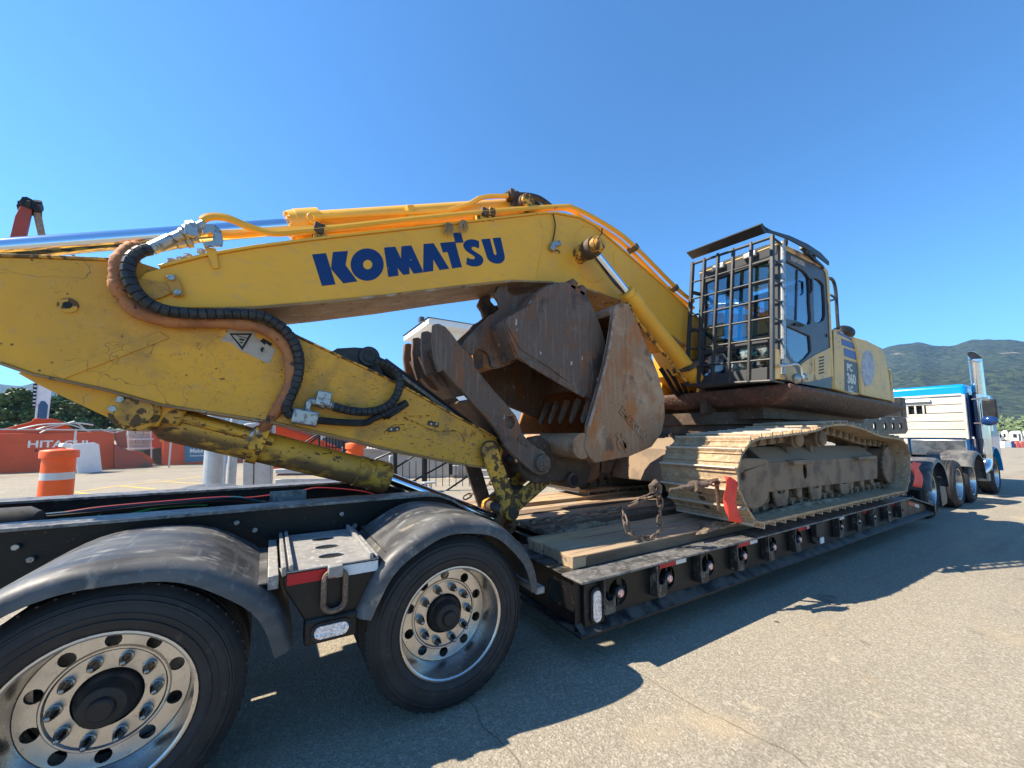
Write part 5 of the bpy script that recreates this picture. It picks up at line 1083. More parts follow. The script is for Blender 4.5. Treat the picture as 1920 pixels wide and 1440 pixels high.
# unpainted patch on the engine door
G['patch'] = make('bare_primer_patch', (.36, .38, .42), .6, 0, [dict(t='n', s=9, d=8, lo=.45, hi=.6, c=(.26, .27, .33), a=.8), dict(t='n', s=16, d=8, lo=.6, hi=.66, c=(.13, .1, .1), a=.7)])
cpx = [(1283 + 43 * math.cos(t) + 2, 1046 + 123 * math.sin(t)) for t in [2 * math.pi * i / 28 for i in range(28)]]
build('bare_patch', MB().plate(XZ(z5(cpx), 2.175), 2.1715, 2.1742), G['patch'], exc, 0, 0)
Xr = P(1672, 745, 2.2).x
build('machine_body', MB().plate([(rx_(2.2) + .05, 1.96), (rx_(2.2) + .05, 2.75), (6.9, 2.86), (Xr - .5, 2.78), (Xr - .05, 2.65), (Xr, 1.9)], 2.4, 4.75), G['yel_panel'], exc, .04, 50)
build('counterweight', MB().span((Xr - .75, 2.26, 1.82), (Xr + .05, 4.8, 2.62)), G['yel_panel'], exc, .08, 50)
# boom foot, right-hand frame with hand rail, hoses
for y in (3.20, 3.805): build('boom_foot_bracket', MB().plate([(4.95, 2.05), (5.0, 2.5), (5.25, 2.62), (5.7, 2.4), (5.8, 2.05)], y, y + .045), G['yel_clean'], exc, .006)
build('tool_box', MB().span((4.95, 3.95, 1.92), (6.6, 4.85, 2.62)), G['yel_clean'], exc, .03)
build('front_step', MB().span((4.62, 3.95, 1.85), (4.94, 4.8, 2.15)), G['yel_clean'], exc, .02)
rail = MB()
for a in ((4.95, 3.98), (4.95, 4.8)): rail.tube([(a[0], a[1], 2.6), (a[0], a[1], 3.05)], .016, 6)
rail.tube([(4.95, 3.98, 3.05), (4.95, 4.8, 3.05)], .016, 6).tube([(4.95, 3.98, 2.85), (4.95, 4.8, 2.85)], .012, 6)
build('handrail', rail, G['dark_paint'], exc)
for i, (dx, dy) in enumerate(((0, 0), (14, 2), (28, 8), (40, 6))):
    pts = [P(1238 + dx, 690 + dy, 3.55 + .04 * i), P(1252 + dx, 712 + dy, 3.5), P(1268 + dx * .8, 738 + dy, 3.5), P(1286 + dx * .4, 748 + dy * .5, 3.55), P(1310, 745, 3.6)]
    build('hose', MB().tube(spl(pts, 5), .030, 8), G['black'], exc)
# ------------------------------------------------------------------ loose bucket
z3 = lambda pts: zoom(pts, 860, 500, .15625)
YL, YL2 = 3.02, 4.10
lb = thing('digging_bucket', 'loose rusty digging bucket with hook ears, lying upside down inside the bigger bucket', 'bucket', P(1050, 690, YL))
shell = z3([(720, 1100), (640, 900), (570, 720), (557, 660), (590, 610), (740, 530), (860, 455), (930, 345), (1000, 270), (1060, 235), (1150, 203), (1300, 185), (1420, 240), (1520, 312), (1605, 470), (1670, 620), (1720, 760), (1765, 920), (1790, 1060), (1775, 1200), (1745, 1440)])
mouth = [(1120, 757), (1099, 743), (1060, 722), (1020, 699)]
so_ = XZ(shell + mouth, YL)
build('side_plate', MB().plate(so_, YL, YL + .035), G['steel_aged'], lb, .006)
build('side_plate', MB().plate(XZ(shell + [(1122, 780), (1095, 768), (1050, 748), (1000, 722), (975, 700)], YL), YL2 - .035, YL2), G['steel_aged'], lb, .006)
wp_ = XZ(spl2(shell, 3), YL); wp_ = [(x, z) for x, z in wp_]
build('wrapper', MB().strip(wp_, YL + .035, YL2 - .035, .03, -1), G['steel_aged'], lb, .003)
build('mouth_plate', MB().plate(XZ([(972, 671), (1000, 678), (1050, 708), (1096, 740), (1092, 746), (1040, 716), (993, 688)], YL), YL - .022, YL - .001), G['steel_aged'], lb, .005)
build('mouth_plate', MB().plate(XZ([(948, 607), (963, 612), (985, 640), (1040, 680), (1100, 735), (1094, 740), (1030, 690), (975, 655)], YL), YL - .011, YL - .0005), G['steel_aged'], lb, .004)
ear = z3([(445, 700), (380, 580), (430, 560), (505, 500), (485, 420), (430, 335), (480, 225), (520, 187), (590, 182), (592, 290), (640, 345), (720, 342), (760, 325), (870, 310), (930, 350), (860, 470), (740, 545), (620, 620), (590, 760), (650, 960), (720, 1105), (660, 1150), (550, 1200), (450, 1222), (395, 1185), (380, 1100), (355, 1040), (300, 1005), (245, 985), (205, 1005), (190, 1050), (150, 1062), (85, 1030), (50, 960), (100, 860), (200, 760), (330, 640), (380, 580)])
ear = ear[2:]
for a in (3.34, 3.71): build('hook_ear', MB().plate(XZ(ear, 3.34), a, a + .05), G['steel_aged'], lb, .006)
build('ear_tie', MB().span((P(905, 690, 3.4).x, 3.39, P(905, 690, 3.4).z), (P(925, 640, 3.4).x, 3.71, P(925, 650, 3.4).z)), G['steel_orange'], lb, .005)
c = P(971, 547, 3.74); ring = [(c.x + .075 * math.cos(t), 3.90, c.z + .085 * math.sin(t)) for t in [2 * math.pi * i / 24 for i in range(25)]]
build('lifting_eye', MB().tube(ring, .022, 8, False), G['steel_aged'], lb)
for (x, y) in ((1072, 536), (1089, 547)):
    c = P(x, y, YL + .04); build('tooth_adapter', MB().box(c + Vector((0, .03, 0)), (.09, .14, .12), Matrix.Rotation(rad(25), 3, 'Y')), G['steel_aged'], lb, .015)
for i in range(5):
    y = YL + .12 + i * .19; c = P(1130, 770, 3.1); c = Vector((so_[-4][0], y, so_[-4][1]))
    mb = MB().tube([c + Vector((.02, 0, .06)), c + Vector((-.03, 0, -.04)), c + Vector((-.09, 0, -.16)), c + Vector((-.10, 0, -.20))], [.045, .042, .03, .014], 8); build('tooth', mb, G['steel_aged'], lb)
build('weld_seam', MB().tube([Vector((x, YL + .034, z)) for x, z in wp_], .009, 6), G['steel_aged'], lb)
build('weld_seam', MB().tube([P(x, y, YL - .001) for x, y in ((958, 618), (1000, 655), (1050, 694), (1098, 738))], .008, 6), G['steel_aged'], lb)
build('weld_seam', MB().tube([P(x, y, YL - .001) for x, y in ((1108, 585), (1104, 640), (1112, 700), (1108, 738))], .007, 6), G['steel_aged'], lb)
build('weld_seam', MB().tube([Vector((x, YS + .048, z)) for x, z in wr], .009, 6), G['steel_rust'], bucket)
build('weld_seam', MB().tube([P(x, y, YS - .001) for x, y in ((1178, 590), (1172, 640), (1176, 690), (1168, 735))], .005, 6), G['steel_rust'], bucket)
# ------------------------------------------------------------------ tie-down chain, binder, red ribbons
lk = [(.034 * math.cos(t) + (.016 if math.cos(t) > 0 else -.016), .022 * math.sin(t), 0) for t in [2 * math.pi * i / 12 for i in range(13)]]
lkm = MB().tube(lk, .0085, 6, False).mesh('chain_link', G['chain'])
def chain(parent, pts, scale=1.0):
    ln = spl(pts, 12); L = [0]; base = wloc(parent)
    for i in range(1, len(ln)): L.append(L[-1] + (ln[i] - ln[i - 1]).length)
    n = max(2, int(L[-1] / (.078 * scale)))
    def at(t):
        for i in range(1, len(L)):
            if L[i] >= t: return ln[i - 1].lerp(ln[i], (t - L[i - 1]) / max(1e-6, L[i] - L[i - 1]))
        return ln[-1]
    for i in range(n):
        a, b_ = at(L[-1] * i / n), at(L[-1] * (i + 1) / n); t = (b_ - a).normalized(); u = t.orthogonal().normalized()
        u = Quaternion(t, (i % 2) * math.pi / 2 + .5 + random.uniform(-.2, .2)) @ u
        Rm = Matrix((t, u, t.cross(u))).transposed().to_4x4()
        o = link_mesh('chain_link', lkm, parent); o.matrix_local = Matrix.Translation((a + b_) / 2 - base) @ Rm @ Matrix.Scale(scale, 4)
ch = thing('tie_down_chain', 'rusty load chain with a ratchet binder, stretched over the planks to the near track', 'chain', (2.9, 2.4, .65))
E0 = P(1368, 902, 1.99); RG = P(1232, 922, 2.22); HK = P(1158, 956, 2.42); LE = PZ(958, 984, .665)
chain(ch, [RG, P(1205, 936, 2.29), HK]); chain(ch, [HK, P(1110, 962, 2.52), P(1050, 973, 2.66), LE])
chain(ch, [RG.lerp(E0, .72), E0 + Vector((0, 0, .0))], .9)
lb0 = PZ(1200, 1009, .665)
chain(ch, [RG, P(1238, 940, lb0.y + .0), P(1237, 975, lb0.y), P(1233, 1003, lb0.y), P(1205, 1009, lb0.y), P(1180, 1000, lb0.y + .03), P(1172, 975, lb0.y + .06), P(1165, 955, 2.40)])
dd = (E0 - RG).normalized()
build('binder_barrel', MB().tube([RG + dd * .12, RG.lerp(E0, .30), RG.lerp(E0, .301), RG.lerp(E0, .68), RG.lerp(E0, .681), RG.lerp(E0, .74)], [.014, .014, .024, .024, .014, .014], 12), G['chain'], ch)
hc = RG.lerp(E0, .5); build('binder_handle', MB().tube([hc, P(1343, 900, 2.06), P(1348, 955, 2.10)], [.03, .022, .016], 8), G['chain'], ch)
build('binder_ratchet', MB().lathe([(.02, -.025), (.05, -.025), (.05, .025), (.02, .025)], hc, 'X', 14), G['chain'], ch)
build('grab_hook', MB().tube([RG + Vector((-.05, 0, .0)), RG + Vector((-.07, 0, .05)), RG + Vector((-.02, 0, .08)), RG + Vector((.03, 0, .04)), RG + Vector((.02, 0, -.01))], .026, 8), G['chain'], ch)
build('grab_hook', MB().tube([HK + (LE - HK).normalized() * .16, HK + (LE - HK).normalized() * .08, HK], [.016, .028, .03], 8), G['chain'], ch)
ch2 = thing('tie_down_chain', 'far chain rising behind the bucket linkage, lit by the sun', 'chain', P(900, 920, 4.7))
chain(ch2, [P(870, 934, 4.7), P(895, 921, 4.7), P(930, 900, 4.7)], 1.25)
def ribbon(name, label, px, Y, sd):
    random.seed(sd); rows = []; n = len(px)
    ox = random.uniform(0, 9); mb = MB(); vs = []
    M_ = 10
    for i in range(M_ + 1):
        t = i / M_ * (n - 1); k = min(int(t), n - 2); f = t - k
        (l0, r0, y0), (l1, r1, y1) = px[k], px[k + 1]; l = l0 + (l1 - l0) * f; r = r0 + (r1 - r0) * f; y = y0 + (y1 - y0) * f
        for j in range(7):
            x = l + (r - l) * j / 6; p = P(x, y + j * .6, Y); p.y += .018 * math.sin(i * .9 + j * 1.1 + ox) ; vs.append(p)
    fs = [(i * 7 + j, i * 7 + j + 1, (i + 1) * 7 + j + 1, (i + 1) * 7 + j) for i in range(M_) for j in range(6)]
    o = build(name, MB().add(vs, fs), G['flag'], None, 0, 60, at=P((px[0][0] + px[0][1]) / 2, px[-1][2], Y)); s = o.modifiers.new('thickness', 'SOLIDIFY'); s.thickness = .003
    return tag(o, label, 'ribbon')
ribbon('red_ribbon', 'big red ribbon tied to the chain end in front of the near track', [(1361, 1377, 893), (1358, 1380, 902), (1360, 1383, 925), (1361, 1386, 955), (1364, 1388, 977)], 1.93, 4)
ribbon('red_ribbon', 'small red ribbon hanging at the far end of the near track beside the truck tyre', [(1709, 1724, 864), (1707, 1725, 872), (1711, 1727, 888), (1712, 1730, 912)], 1.98, 9)
# dirt and debris on the deck
random.seed(5)
def heap(cx, cy, cz, rx, ry, h, n, label):
    vs = []; fs = []; N1, N2 = 8, 22
    for i in range(N1 + 1):
        for j in range(N2):
            a = 2 * math.pi * j / N2; r = i / N1; k = 1 + .35 * math.sin(a * 3 + n) + .2 * math.sin(a * 7 + n * 2)
            vs.append((cx + rx * r * k * math.cos(a), cy + ry * r * k * math.sin(a), cz + h * max(0, (1 - r * r)) * (1 + random.uniform(-.5, .5)) + (.0 if i < N1 else -.01)))
    for i in range(N1):
        for j in range(N2): fs.append((i * N2 + j, i * N2 + (j + 1) % N2, (i + 1) * N2 + (j + 1) % N2, (i + 1) * N2 + j))
    o = build('dirt_heap', MB().add(vs, fs), G['dirt'], None, 0, 0, at=(cx, cy, cz)); tag(o, label, 'dirt'); o['kind'] = 'stuff'
heap(3.2, 3.05, .60, .8, .16, .06, 1, 'dry dirt spilled between the planks under the bucket')
heap(2.55, 2.86, .60, .45, .08, .06, 2, 'dirt and bits beside the chain at the deck end')
heap(3.65, 2.25, .636, .35, .10, .03, 3, 'dirt in front of the near track on the planks')
heap(5.3, 2.13, .69, 1.2, .07, .04, 4, 'dirt packed along the near track')

# ---- loose wire with a plug on the boom, tufts of dry grass caught on it, bolt heads on the frame rail
build('loose_wire', MB().tube(spl([P(x, y, YB0 - .02) for x, y in ((1037, 401), (1041, 420), (1039, 440), (1035, 458))], 5), .007, 6), G['black'], exc)
c = P(1036, 463, YB0 - .03); build('wire_plug', MB().box(c, (.06, .05, .09), Matrix.Rotation(rad(20), 3, 'Y')).box(c + Vector((.06, 0, .05)), (.10, .04, .05), Matrix.Rotation(rad(-25), 3, 'Y')), G['fitting'], exc, .006)
build('loose_wire', MB().tube(spl([c + Vector((.03, 0, -.03)), P(1047, 470, YB0 - .02), P(1050, 475, YB0 - .02)], 4), .006, 6), G['black'], exc)
build('loose_wire', MB().tube(spl([P(x, y, YB0 - .05) for x, y in ((1113, 452), (1120, 446), (1128, 438), (1129, 428))], 4), .007, 6), G['black'], exc)
random.seed(21)
for (x, y, l_) in ((840, 420, 'left tuft of dry grass hanging on the boom pipes above the blue lettering'), (867, 415, 'right tuft of dry grass hanging on the boom pipes above the blue lettering')):
    mb = MB()
    for i in range(34):
        a = P(x + random.uniform(-4, 4), y + random.uniform(-3, 3), YB0 - .03); b_ = P(x + random.uniform(-9, 11), y + random.uniform(5, 24), YB0 - .04 + random.uniform(-.03, .02)); m_ = (a + b_) / 2 + Vector((random.uniform(-.02, .02), -.01, .02))
        mb.tube([a, m_, b_], [.004, .005, .002], 3)
    o = build('dry_grass', mb, G['straw'], None, 0, 0, at=P(x, y, YB0 - .03)); tag(o, l_, 'dry grass'); o['kind'] = 'stuff'
for (x, y) in ((444, 979), (437, 1010), (478, 993), (640, 963), (665, 985), (32, 1025), (60, 1048)):
    c = P(x, y, RAILN + RW / 2 - .012); build('bolt', MB().cyl(c, c + Vector((0, -.02, 0)), .016, n=6), G['fitting'], trailer, .002)

# ------------------------------------------------------------------ truck tractor
trk = thing('truck_tractor', 'blue highway truck tractor with a pale aluminium rack behind its sleeper and a chrome stack', 'truck', (13.5, YC, 0))
src = [o for o in COL.objects if o.parent == trailer and o.name.startswith('wheel')][0]
WX = []
for (x, y) in ((1745, 922), (1797, 908), (1822, 897), (1866, 881)): WX.append(P(x, y, 2.2).x)
for i, x in enumerate(WX):
    for s in (-1, 1):
        c = copy_tree(src, trk, Vector((x, 2.2 if s < 0 else 2 * YC - 2.2, .485)) - wloc(trk)); c.scale = (1.05,) * 3
        if s > 0: c.rotation_euler = (0, 0, math.pi)
f = fender(WX[0], .48, .60, .60, 5, 175, -1, trk); fender(WX[2], .50, .66, .64, 0, 150, -1, trk)
for x, nm in ((WX[0] + .80, 'mud_flap'),):
    build(nm, MB().plate([(x - .25, .62), (x + .05, .58), (x + .18, .30), (x + .12, .18), (x - .2, .15)], 2.19, 2.21), G['fender'], trk, .01)
    build('fender_bracket', MB().box((x - .02, 2.19, .66), (.50, .06, .10), Matrix.Rotation(rad(18), 3, 'Y')), G['step'], trk, .008)
mb = MB()
for y in (3.08, 3.90): mb.span((9.9, y, .66), (18.2, y + .08, .92))
build('chassis_rail', mb, G['blk'], trk, .005)
build('fifth_wheel', MB().span((11.4, 3.0, .95), (12.5, 4.1, 1.05)).span((11.2, 3.2, 1.05), (11.7, 3.9, 1.35)), G['hub'], trk, .02)
XR = 14.6; yn = PX(1810, 722, XR).y; zr = PX(1808, 722, XR).z + .04
YT2 = 2 * YC - yn
def rbox(name, a, b_, m, bev, par=trk): return build(name, MB().span(a, b_), G[m], par, bev, 50, seg=4)
rbox('sleeper', (XR, yn, .98), (17.0, YT2, zr), 'truckblue', .10)
rbox('cab_side', (XR + .02, yn - .012, .98), (17.0, yn + .02, zr - .22), 'navy', .006)
rbox('side_trim', (XR + .45, yn - .03, 1.0), (XR + .62, yn - .011, zr - .4), 'galv', .006)
rbox('cab', (16.95, yn + .05, .75), (18.2, YT2 - .05, zr - .1), 'truckblue', .10)
rbox('hood', (18.1, 2.6, .75), (20.0, 4.45, 1.75), 'truckblue', .15)
# front fender
N_ = 16; ring = [(WX[3] + .66 * math.cos(rad(5 + i * 11)), .50 + .66 * math.sin(rad(5 + i * 11))) for i in range(N_)]
build('front_fender', MB().strip(ring, 2.15, 2.75, .03, -1), G['truckblue'], trk, .01, 50)
# rack: horizontal aluminium planks, window grille
yA = YT2 - .05; zt_ = PX(1812, 741, XR - .1).z; zb2 = PX(1812, 822, XR - .1).z
rows = 5; hh = (zt_ - zb2) / rows; rk = bpy.data.objects.new('headache_rack', None); COL.objects.link(rk); rk.parent = trk; rk.location = Vector((XR - .08, YC, zb2)) - wloc(trk)
yw0, yw1 = PX(1736, 765, XR - .1).y, PX(1700, 765, XR - .1).y
for i in range(rows):
    z0 = zb2 + i * hh
    if i == 3:
        build('rack_plank', MB().span((XR - .10, yn + .05, z0 + .008), (XR - .05, yw0, z0 + hh - .008)), G['rackalu'], rk, .006)
        build('rack_plank', MB().span((XR - .10, yw1 + .9, z0 + .008), (XR - .05, yA, z0 + hh - .008)), G['rackalu'], rk, .006)
        for k in range(9):
            y = yw0 + .03 + k * (yw1 + .85 - yw0) / 8; build('grille_bar', MB().span((XR - .11, y, z0), (XR - .06, y + .035, z0 + hh)), G['rackalu'], rk)
        build('rear_window', MB().span((XR - .02, yw0, z0), (XR - .005, yw1 + .9, z0 + hh)), G['glassdk'], rk)
    else: build('rack_plank', MB().span((XR - .10 - .006 * (i % 2), yn + .05, z0 + .008), (XR - .05, yA, z0 + hh - .008)), G['rackalu'], rk, .008)
build('rack_rail', MB().span((XR - .13, yn + .01, zb2 - .02), (XR - .04, yn + .06, zt_ + .02)).span((XR - .13, yn + .0601, zt_), (XR - .04, yA, zt_ + .05)), G['rackalu'], rk, .008)
build('light_bar', MB().span((XR - .16, yw0 - .1, zt_ - .12), (XR - .101, yw1 + .3, zt_ - .05)), G['white'], rk, .01)
build('rack_box', MB().span((XR - .12, yn + .06, .98), (XR - .02, yn + 1.05, zb2 - .03)), G['alu'], rk, .02)
build('rack_leg', MB().span((XR - .12, yn + 1.1, .95), (XR - .03, yn + 1.2, zb2 - .02)), G['rackalu'], rk, .01)
# exhaust stack
sx, sy = P(1849, 860, 2.2).x, 2.2
z1_ = P(1822, 663, 2.2).z
mb = MB().tube([(sx, sy, 1.02), (sx, sy, z1_ - .25), (sx - .02, sy, z1_ - .12)], .115, 24, False)
k = len(mb.v); cut = MB().lathe([(.115, z1_ - .12), (.115, z1_ - .02)], (sx - .02, sy, 0), 'Z', 24)
mit = lambda x, y: .16 * ((x - sx) * .75 + (y - sy) * .65) / .115
cut.v = [(x, y, z + (mit(x, y) if z > z1_ - .05 else 0)) for x, y, z in cut.v]
mb.add(cut.v, cut.f); st_ = build('exhaust_stack', mb, G['chrome'], trk, 0, 50)
dsk = MB().lathe([(.1145, 0), (.001, 0)], (sx - .02, sy, z1_ - .028), 'Z', 24); dsk.v = [(x, y, z + mit(x, y)) for x, y, z in dsk.v]
build('stack_mouth', dsk, G['black'], trk)
build('heat_shield', MB().lathe([(.13, 1.4), (.13, z1_ - 1.0)], (sx, sy + .01, 0), 'Z', 20), G['chrome'], trk)
build('exhaust_elbow', MB().tube(spl([(sx, sy, 1.05), (sx, sy, .86), (sx - .12, sy + .02, .70), (sx - .45, sy + .08, .58)], 5), .105, 20), G['chrome'], trk)
rbox('fuel_tank', (sx + .3, 2.35, .45), (sx + 1.6, 2.9, .95), 'alu', .12)
rbox('side_step', (sx + .2, 2.22, .35), (sx + .9, 2.5, .55), 'step', .02)
mp = P(1856, 768, 1.95)
build('mirror', MB().box(mp, (.12, .22, .48)), G['black'], trk, .03, 50)
build('convex_mirror', MB().ball(P(1855, 789, 1.95), .14, 8, (.6, 1, .8)), G['navy'], trk)
build('mirror_arm', MB().tube([mp + Vector((.1, 0, .28)), mp + Vector((.3, .3, .28))], .02, 6).tube([mp + Vector((.1, 0, -.3)), mp + Vector((.3, .3, -.3))], .02, 6).tube([mp + Vector((0, 0, -.5)), mp + Vector((0, 0, .32))], .018, 6), G['chrome'], trk)
build('marker_light', MB().span((XR - .02, yn - .05, 1.40), (XR + .06, yn - .012, 1.45)), G['white'], trk)

# ------------------------------------------------------------------ helpers for things standing on vertical planes
class VP:
    def __init__(s, A, B):
        s.A = Vector((A.x, A.y, 0)); d = Vector((B.x - A.x, B.y - A.y, 0)); s.L = d.length; s.d = d.normalized(); s.n = Vector((-s.d.y, s.d.x, 0))
        if s.n.dot(s.A) < 0: s.n = -s.n                     # away from the camera
    def uw(s, x, y):
        r = ray(x, y); t = (s.A - EYEP).dot(s.n) / r.dot(s.n); p = EYEP + r * t; return ((p - s.A).dot(s.d), p.z)
    def poly(s, pts): return [s.uw(x, y) for x, y in pts]
    def fr(s, u, w_, t): p = s.A + s.d * u + s.n * t; return (p.x, p.y, w_)
    def pt(s, u, w_, t=0): return Vector(s.fr(u, w_, t))
    def plate(s, pts, t0, t1, holes=()): return MB().plate(s.poly(pts), t0, t1, [s.poly(h) for h in holes], s.fr)

# ------------------------------------------------------------------ orange drums, barricade
def drum(px, ytop, dist, label, h, r):
    p = PD(px, 815, dist); p.z = 0; t = thing('traffic_drum', label, 'drum', p, 'orange traffic drums')
    zt__ = h
    L = lambda prof, m, nm: build(nm, MB().lathe(prof, p, 'Z', 32), G[m], t, 0, 50)
    L([(.001, 0.1), (r * 1.0, .1), (r * .98, h * .48)], 'orange', 'lower_body')
    L([(r * .985, h * .48), (r * .965, h * .60)], 'refl', 'reflective_band')
    L([(r * .97, h * .60), (r * .95, h * .84), (r * 1.12, h * .845), (r * 1.12, h * .955), (r * 1.06, h * .975), (r * .6, h * .99), (.001, h * 1.0)], 'orange', 'top')
    L([(.001, 0), (r * 1.35, 0), (r * 1.35, .06), (r * 1.0, .1), (.001, .1)], 'black', 'rubber_base')
d1 = 12.5; zt1_ = PD(118, 841, d1).z
drum(116, 841, d1, 'orange drum with a silver band, beside the white barricade beyond the trailer rail', zt1_, .255)
d2 = 13.0; drum(667, 830, d2, 'orange drum with a grey band, standing at the black stair railing', PD(667, 829, d2).z, .255)
bq = PZ(172, 888, 0); V = VP(PZ(143, 888, 0), PZ(193, 884, 0)); bt = thing('barricade', 'white plastic A-frame barricade behind the orange drum', 'barricade', bq)
build('near_panel', V.plate([(137, 834), (178, 829), (184, 888), (147, 889)], 0, .05), G['white'], bt, .02)
build('end_panel', V.plate([(178, 829), (188, 833), (194, 886), (184, 888)], .051, .11), G['white'], bt, .015)
build('far_panel', V.plate([(139, 836), (185, 832), (192, 886), (150, 888)], .35, .40), G['white'], bt, .02)
build('top_handle', V.plate([(124, 831), (140, 831), (142, 840), (120, 838)], .1, .3), G['white'], bt, .02)
# ------------------------------------------------------------------ chain link fence
FV = VP(PZ(-120, 899, 0), PZ(330, 876, 0))
ft = thing('chain_link_fence', 'galvanised chain link fence in front of the red machinery', 'fence', FV.pt(0, 0))
u1 = FV.uw(520, 860)[0]; FH = FV.uw(137, 806)[1]
for x in (-80, 137, 318, 470):
    u = FV.uw(x, 860)[0]; build('fence_post', MB().cyl(FV.pt(u, 0), FV.pt(u, FH + .03), .035, n=10), G['galv'], ft)
build('top_rail', MB().cyl(FV.pt(0, FH, .0), FV.pt(u1, FH, .0), .022, n=8), G['galv'], ft)
mb = MB(); s_ = .10; k = 0
def wire(a, b_):
    r = .0020; t = (b_ - a).normalized(); u = t.orthogonal().normalized() * r; v = t.cross(u)
    o = len(mb.v); mb.v += [tuple(q + w_) for q in (a, b_) for w_ in (u, -u * .5 + v * .87, -u * .5 - v * .87)]
    mb.f += [(o, o + 1, o + 4, o + 3), (o + 1, o + 2, o + 5, o + 4), (o + 2, o, o + 3, o + 5)]
H_ = FH - .08; u = -H_
while u < u1:
    a0 = max(u, 0); b0_ = min(u + H_, u1)
    if b0_ > a0:
        wire(FV.pt(a0, .05 + (a0 - u), .03), FV.pt(b0_, .05 + (b0_ - u), .03)); wire(FV.pt(a0, .05 + H_ - (a0 - u), .034), FV.pt(b0_, .05 + H_ - (b0_ - u), .034))
    u += s_
o = build('chain_link_mesh', mb, make('dull_fence_wire', (.2, .2, .2), .6, .3), ft, 0, 0); o['kind'] = 'stuff'
# ------------------------------------------------------------------ red machinery behind the fence
HV = VP(PZ(-60, 893, 0) + FV.n * .9, PZ(330, 875, 0) + FV.n * .9)
ht = thing('machine_boom', 'orange-red excavator boom with white lettering, lying behind the fence', 'machine part', HV.pt(4, 0))
build('boom_box', HV.plate([(-60, 815), (0, 813), (110, 812), (214, 808), (214, 878), (200, 880), (100, 888), (-60, 897)], 0, .7), G['redmach'], ht, .03)
build('boom_back', HV.plate([(-40, 815), (10, 803), (58, 790), (62, 785), (72, 783), (78, 786), (95, 784), (112, 788), (130, 800), (150, 811)], .2, .55), G['redmach'], ht, .02)
u0, w0 = HV.uw(50, 839); u2, w2 = HV.uw(164, 836)
Mh = frameM(HV.pt(u0, w0, -.004), HV.d, (0, 0, 1)); tm = text_mb('HITACHI', 1.0, Matrix.Identity(4), .02, .002)
wd = max(v[0] for v in tm.v); hgt = max(v[1] for v in tm.v); sxx = (u2 - u0) / wd; syy = (HV.uw(60, 826)[1] - w0) / hgt
build('boom_lettering', text_mb('HITACHI', 1.0, Mh @ Matrix.Diagonal((sxx, syy, 1, 1)), .025, .002), G['white'], ht, 0, 0)
for pts in ([(66, 806), (100, 797), (140, 793), (175, 797)], [(140, 793), (150, 797), (160, 806)], [(30, 806), (80, 796), (130, 796), (170, 810)], [(75, 812), (95, 803), (140, 790)], [(190, 806), (215, 812)]):
    build('steel_line', MB().tube(spl([HV.pt(*HV.uw(x, y), -.06) for x, y in pts], 5), .03, 6), G['galv'], ht)
build('pin_hole', MB().cyl(HV.pt(*HV.uw(68, 845), -.01), HV.pt(*HV.uw(68, 845), .02), .05, n=12), G['ink'], ht)
rt_ = thing('machine_stick', 'dull red excavator stick end resting on the ground right of the lettered boom', 'machine part', HV.pt(*HV.uw(250, 878)))
build('stick_body', HV.plate([(214, 832), (230, 840), (262, 852), (285, 868), (284, 878), (268, 880), (214, 879)], -.35, .25), G['redmach2'], rt_, .03)
build('pin_boss', MB().cyl(HV.pt(*HV.uw(271, 873), -.45), HV.pt(*HV.uw(271, 873), .3), .16, n=16), G['steel_dark'], rt_, .01)
build('link_arm', HV.plate([(240, 845), (262, 846), (281, 856), (290, 868), (282, 866), (262, 853)], -.1, .0), G['redmach'], rt_, .01)
build('upper_link', HV.plate([(214, 812), (236, 806), (240, 840), (222, 842)], .1, .4), G['redmach2'], rt_, .02)
bw = thing('block_stack', 'grey concrete blocks on a green base with a white ladder in front, behind the fence', 'block stack', HV.pt(*HV.uw(260, 860), 1.2))
V2 = VP(HV.pt(0, 0, 1.3), HV.pt(5, 0, 1.3))
for r in range(4):
    for c_ in range(3):
        x0 = 239 + c_ * 15.2 - (r % 2) * 3; y0 = 806 + r * 9.5; build('block', V2.plate([(x0, y0), (x0 + 14.6, y0 - .3), (x0 + 14.6, y0 + 8.6), (x0, y0 + 9)], 0, .4), G['concrete'], bw, .02)
build('green_skid', V2.plate([(237, 845), (286, 843), (286, 858), (237, 860)], -.05, .5), make('green_paint', (.02, .16, .09), .5), bw, .02)
lad = thing('ladder', 'white ladder rails leaning on the grey block stack', 'ladder', V2.pt(*V2.uw(262, 860), -.2))
for y in (806, 824, 841): build('rung', MB().cyl(V2.pt(*V2.uw(238, y), -.2), V2.pt(*V2.uw(287, y - 1), -.2), .035, n=6), G['white'], lad)
for x in (240, 283): build('ladder_rail', MB().cyl(V2.pt(*V2.uw(x, 803), -.16), V2.pt(*V2.uw(x, 862), -.16), .035, n=6), G['white'], lad)
rm = thing('red_machine', 'small red machine with black engine parts between the ladder and the orange container', 'machine', V2.pt(*V2.uw(292, 870)))
build('hood', V2.plate([(282, 800), (304, 799), (306, 838), (284, 842)], -.2, .6), G['redmach'], rm, .04)
build('engine', V2.plate([(270, 845), (304, 836), (306, 872), (276, 868)], -.1, .5), G['hub'], rm, .04)
build('yellow_valve', MB().ball(V2.pt(*V2.uw(302, 826), -.3), .1, 6), G['yel_clean'], rm)
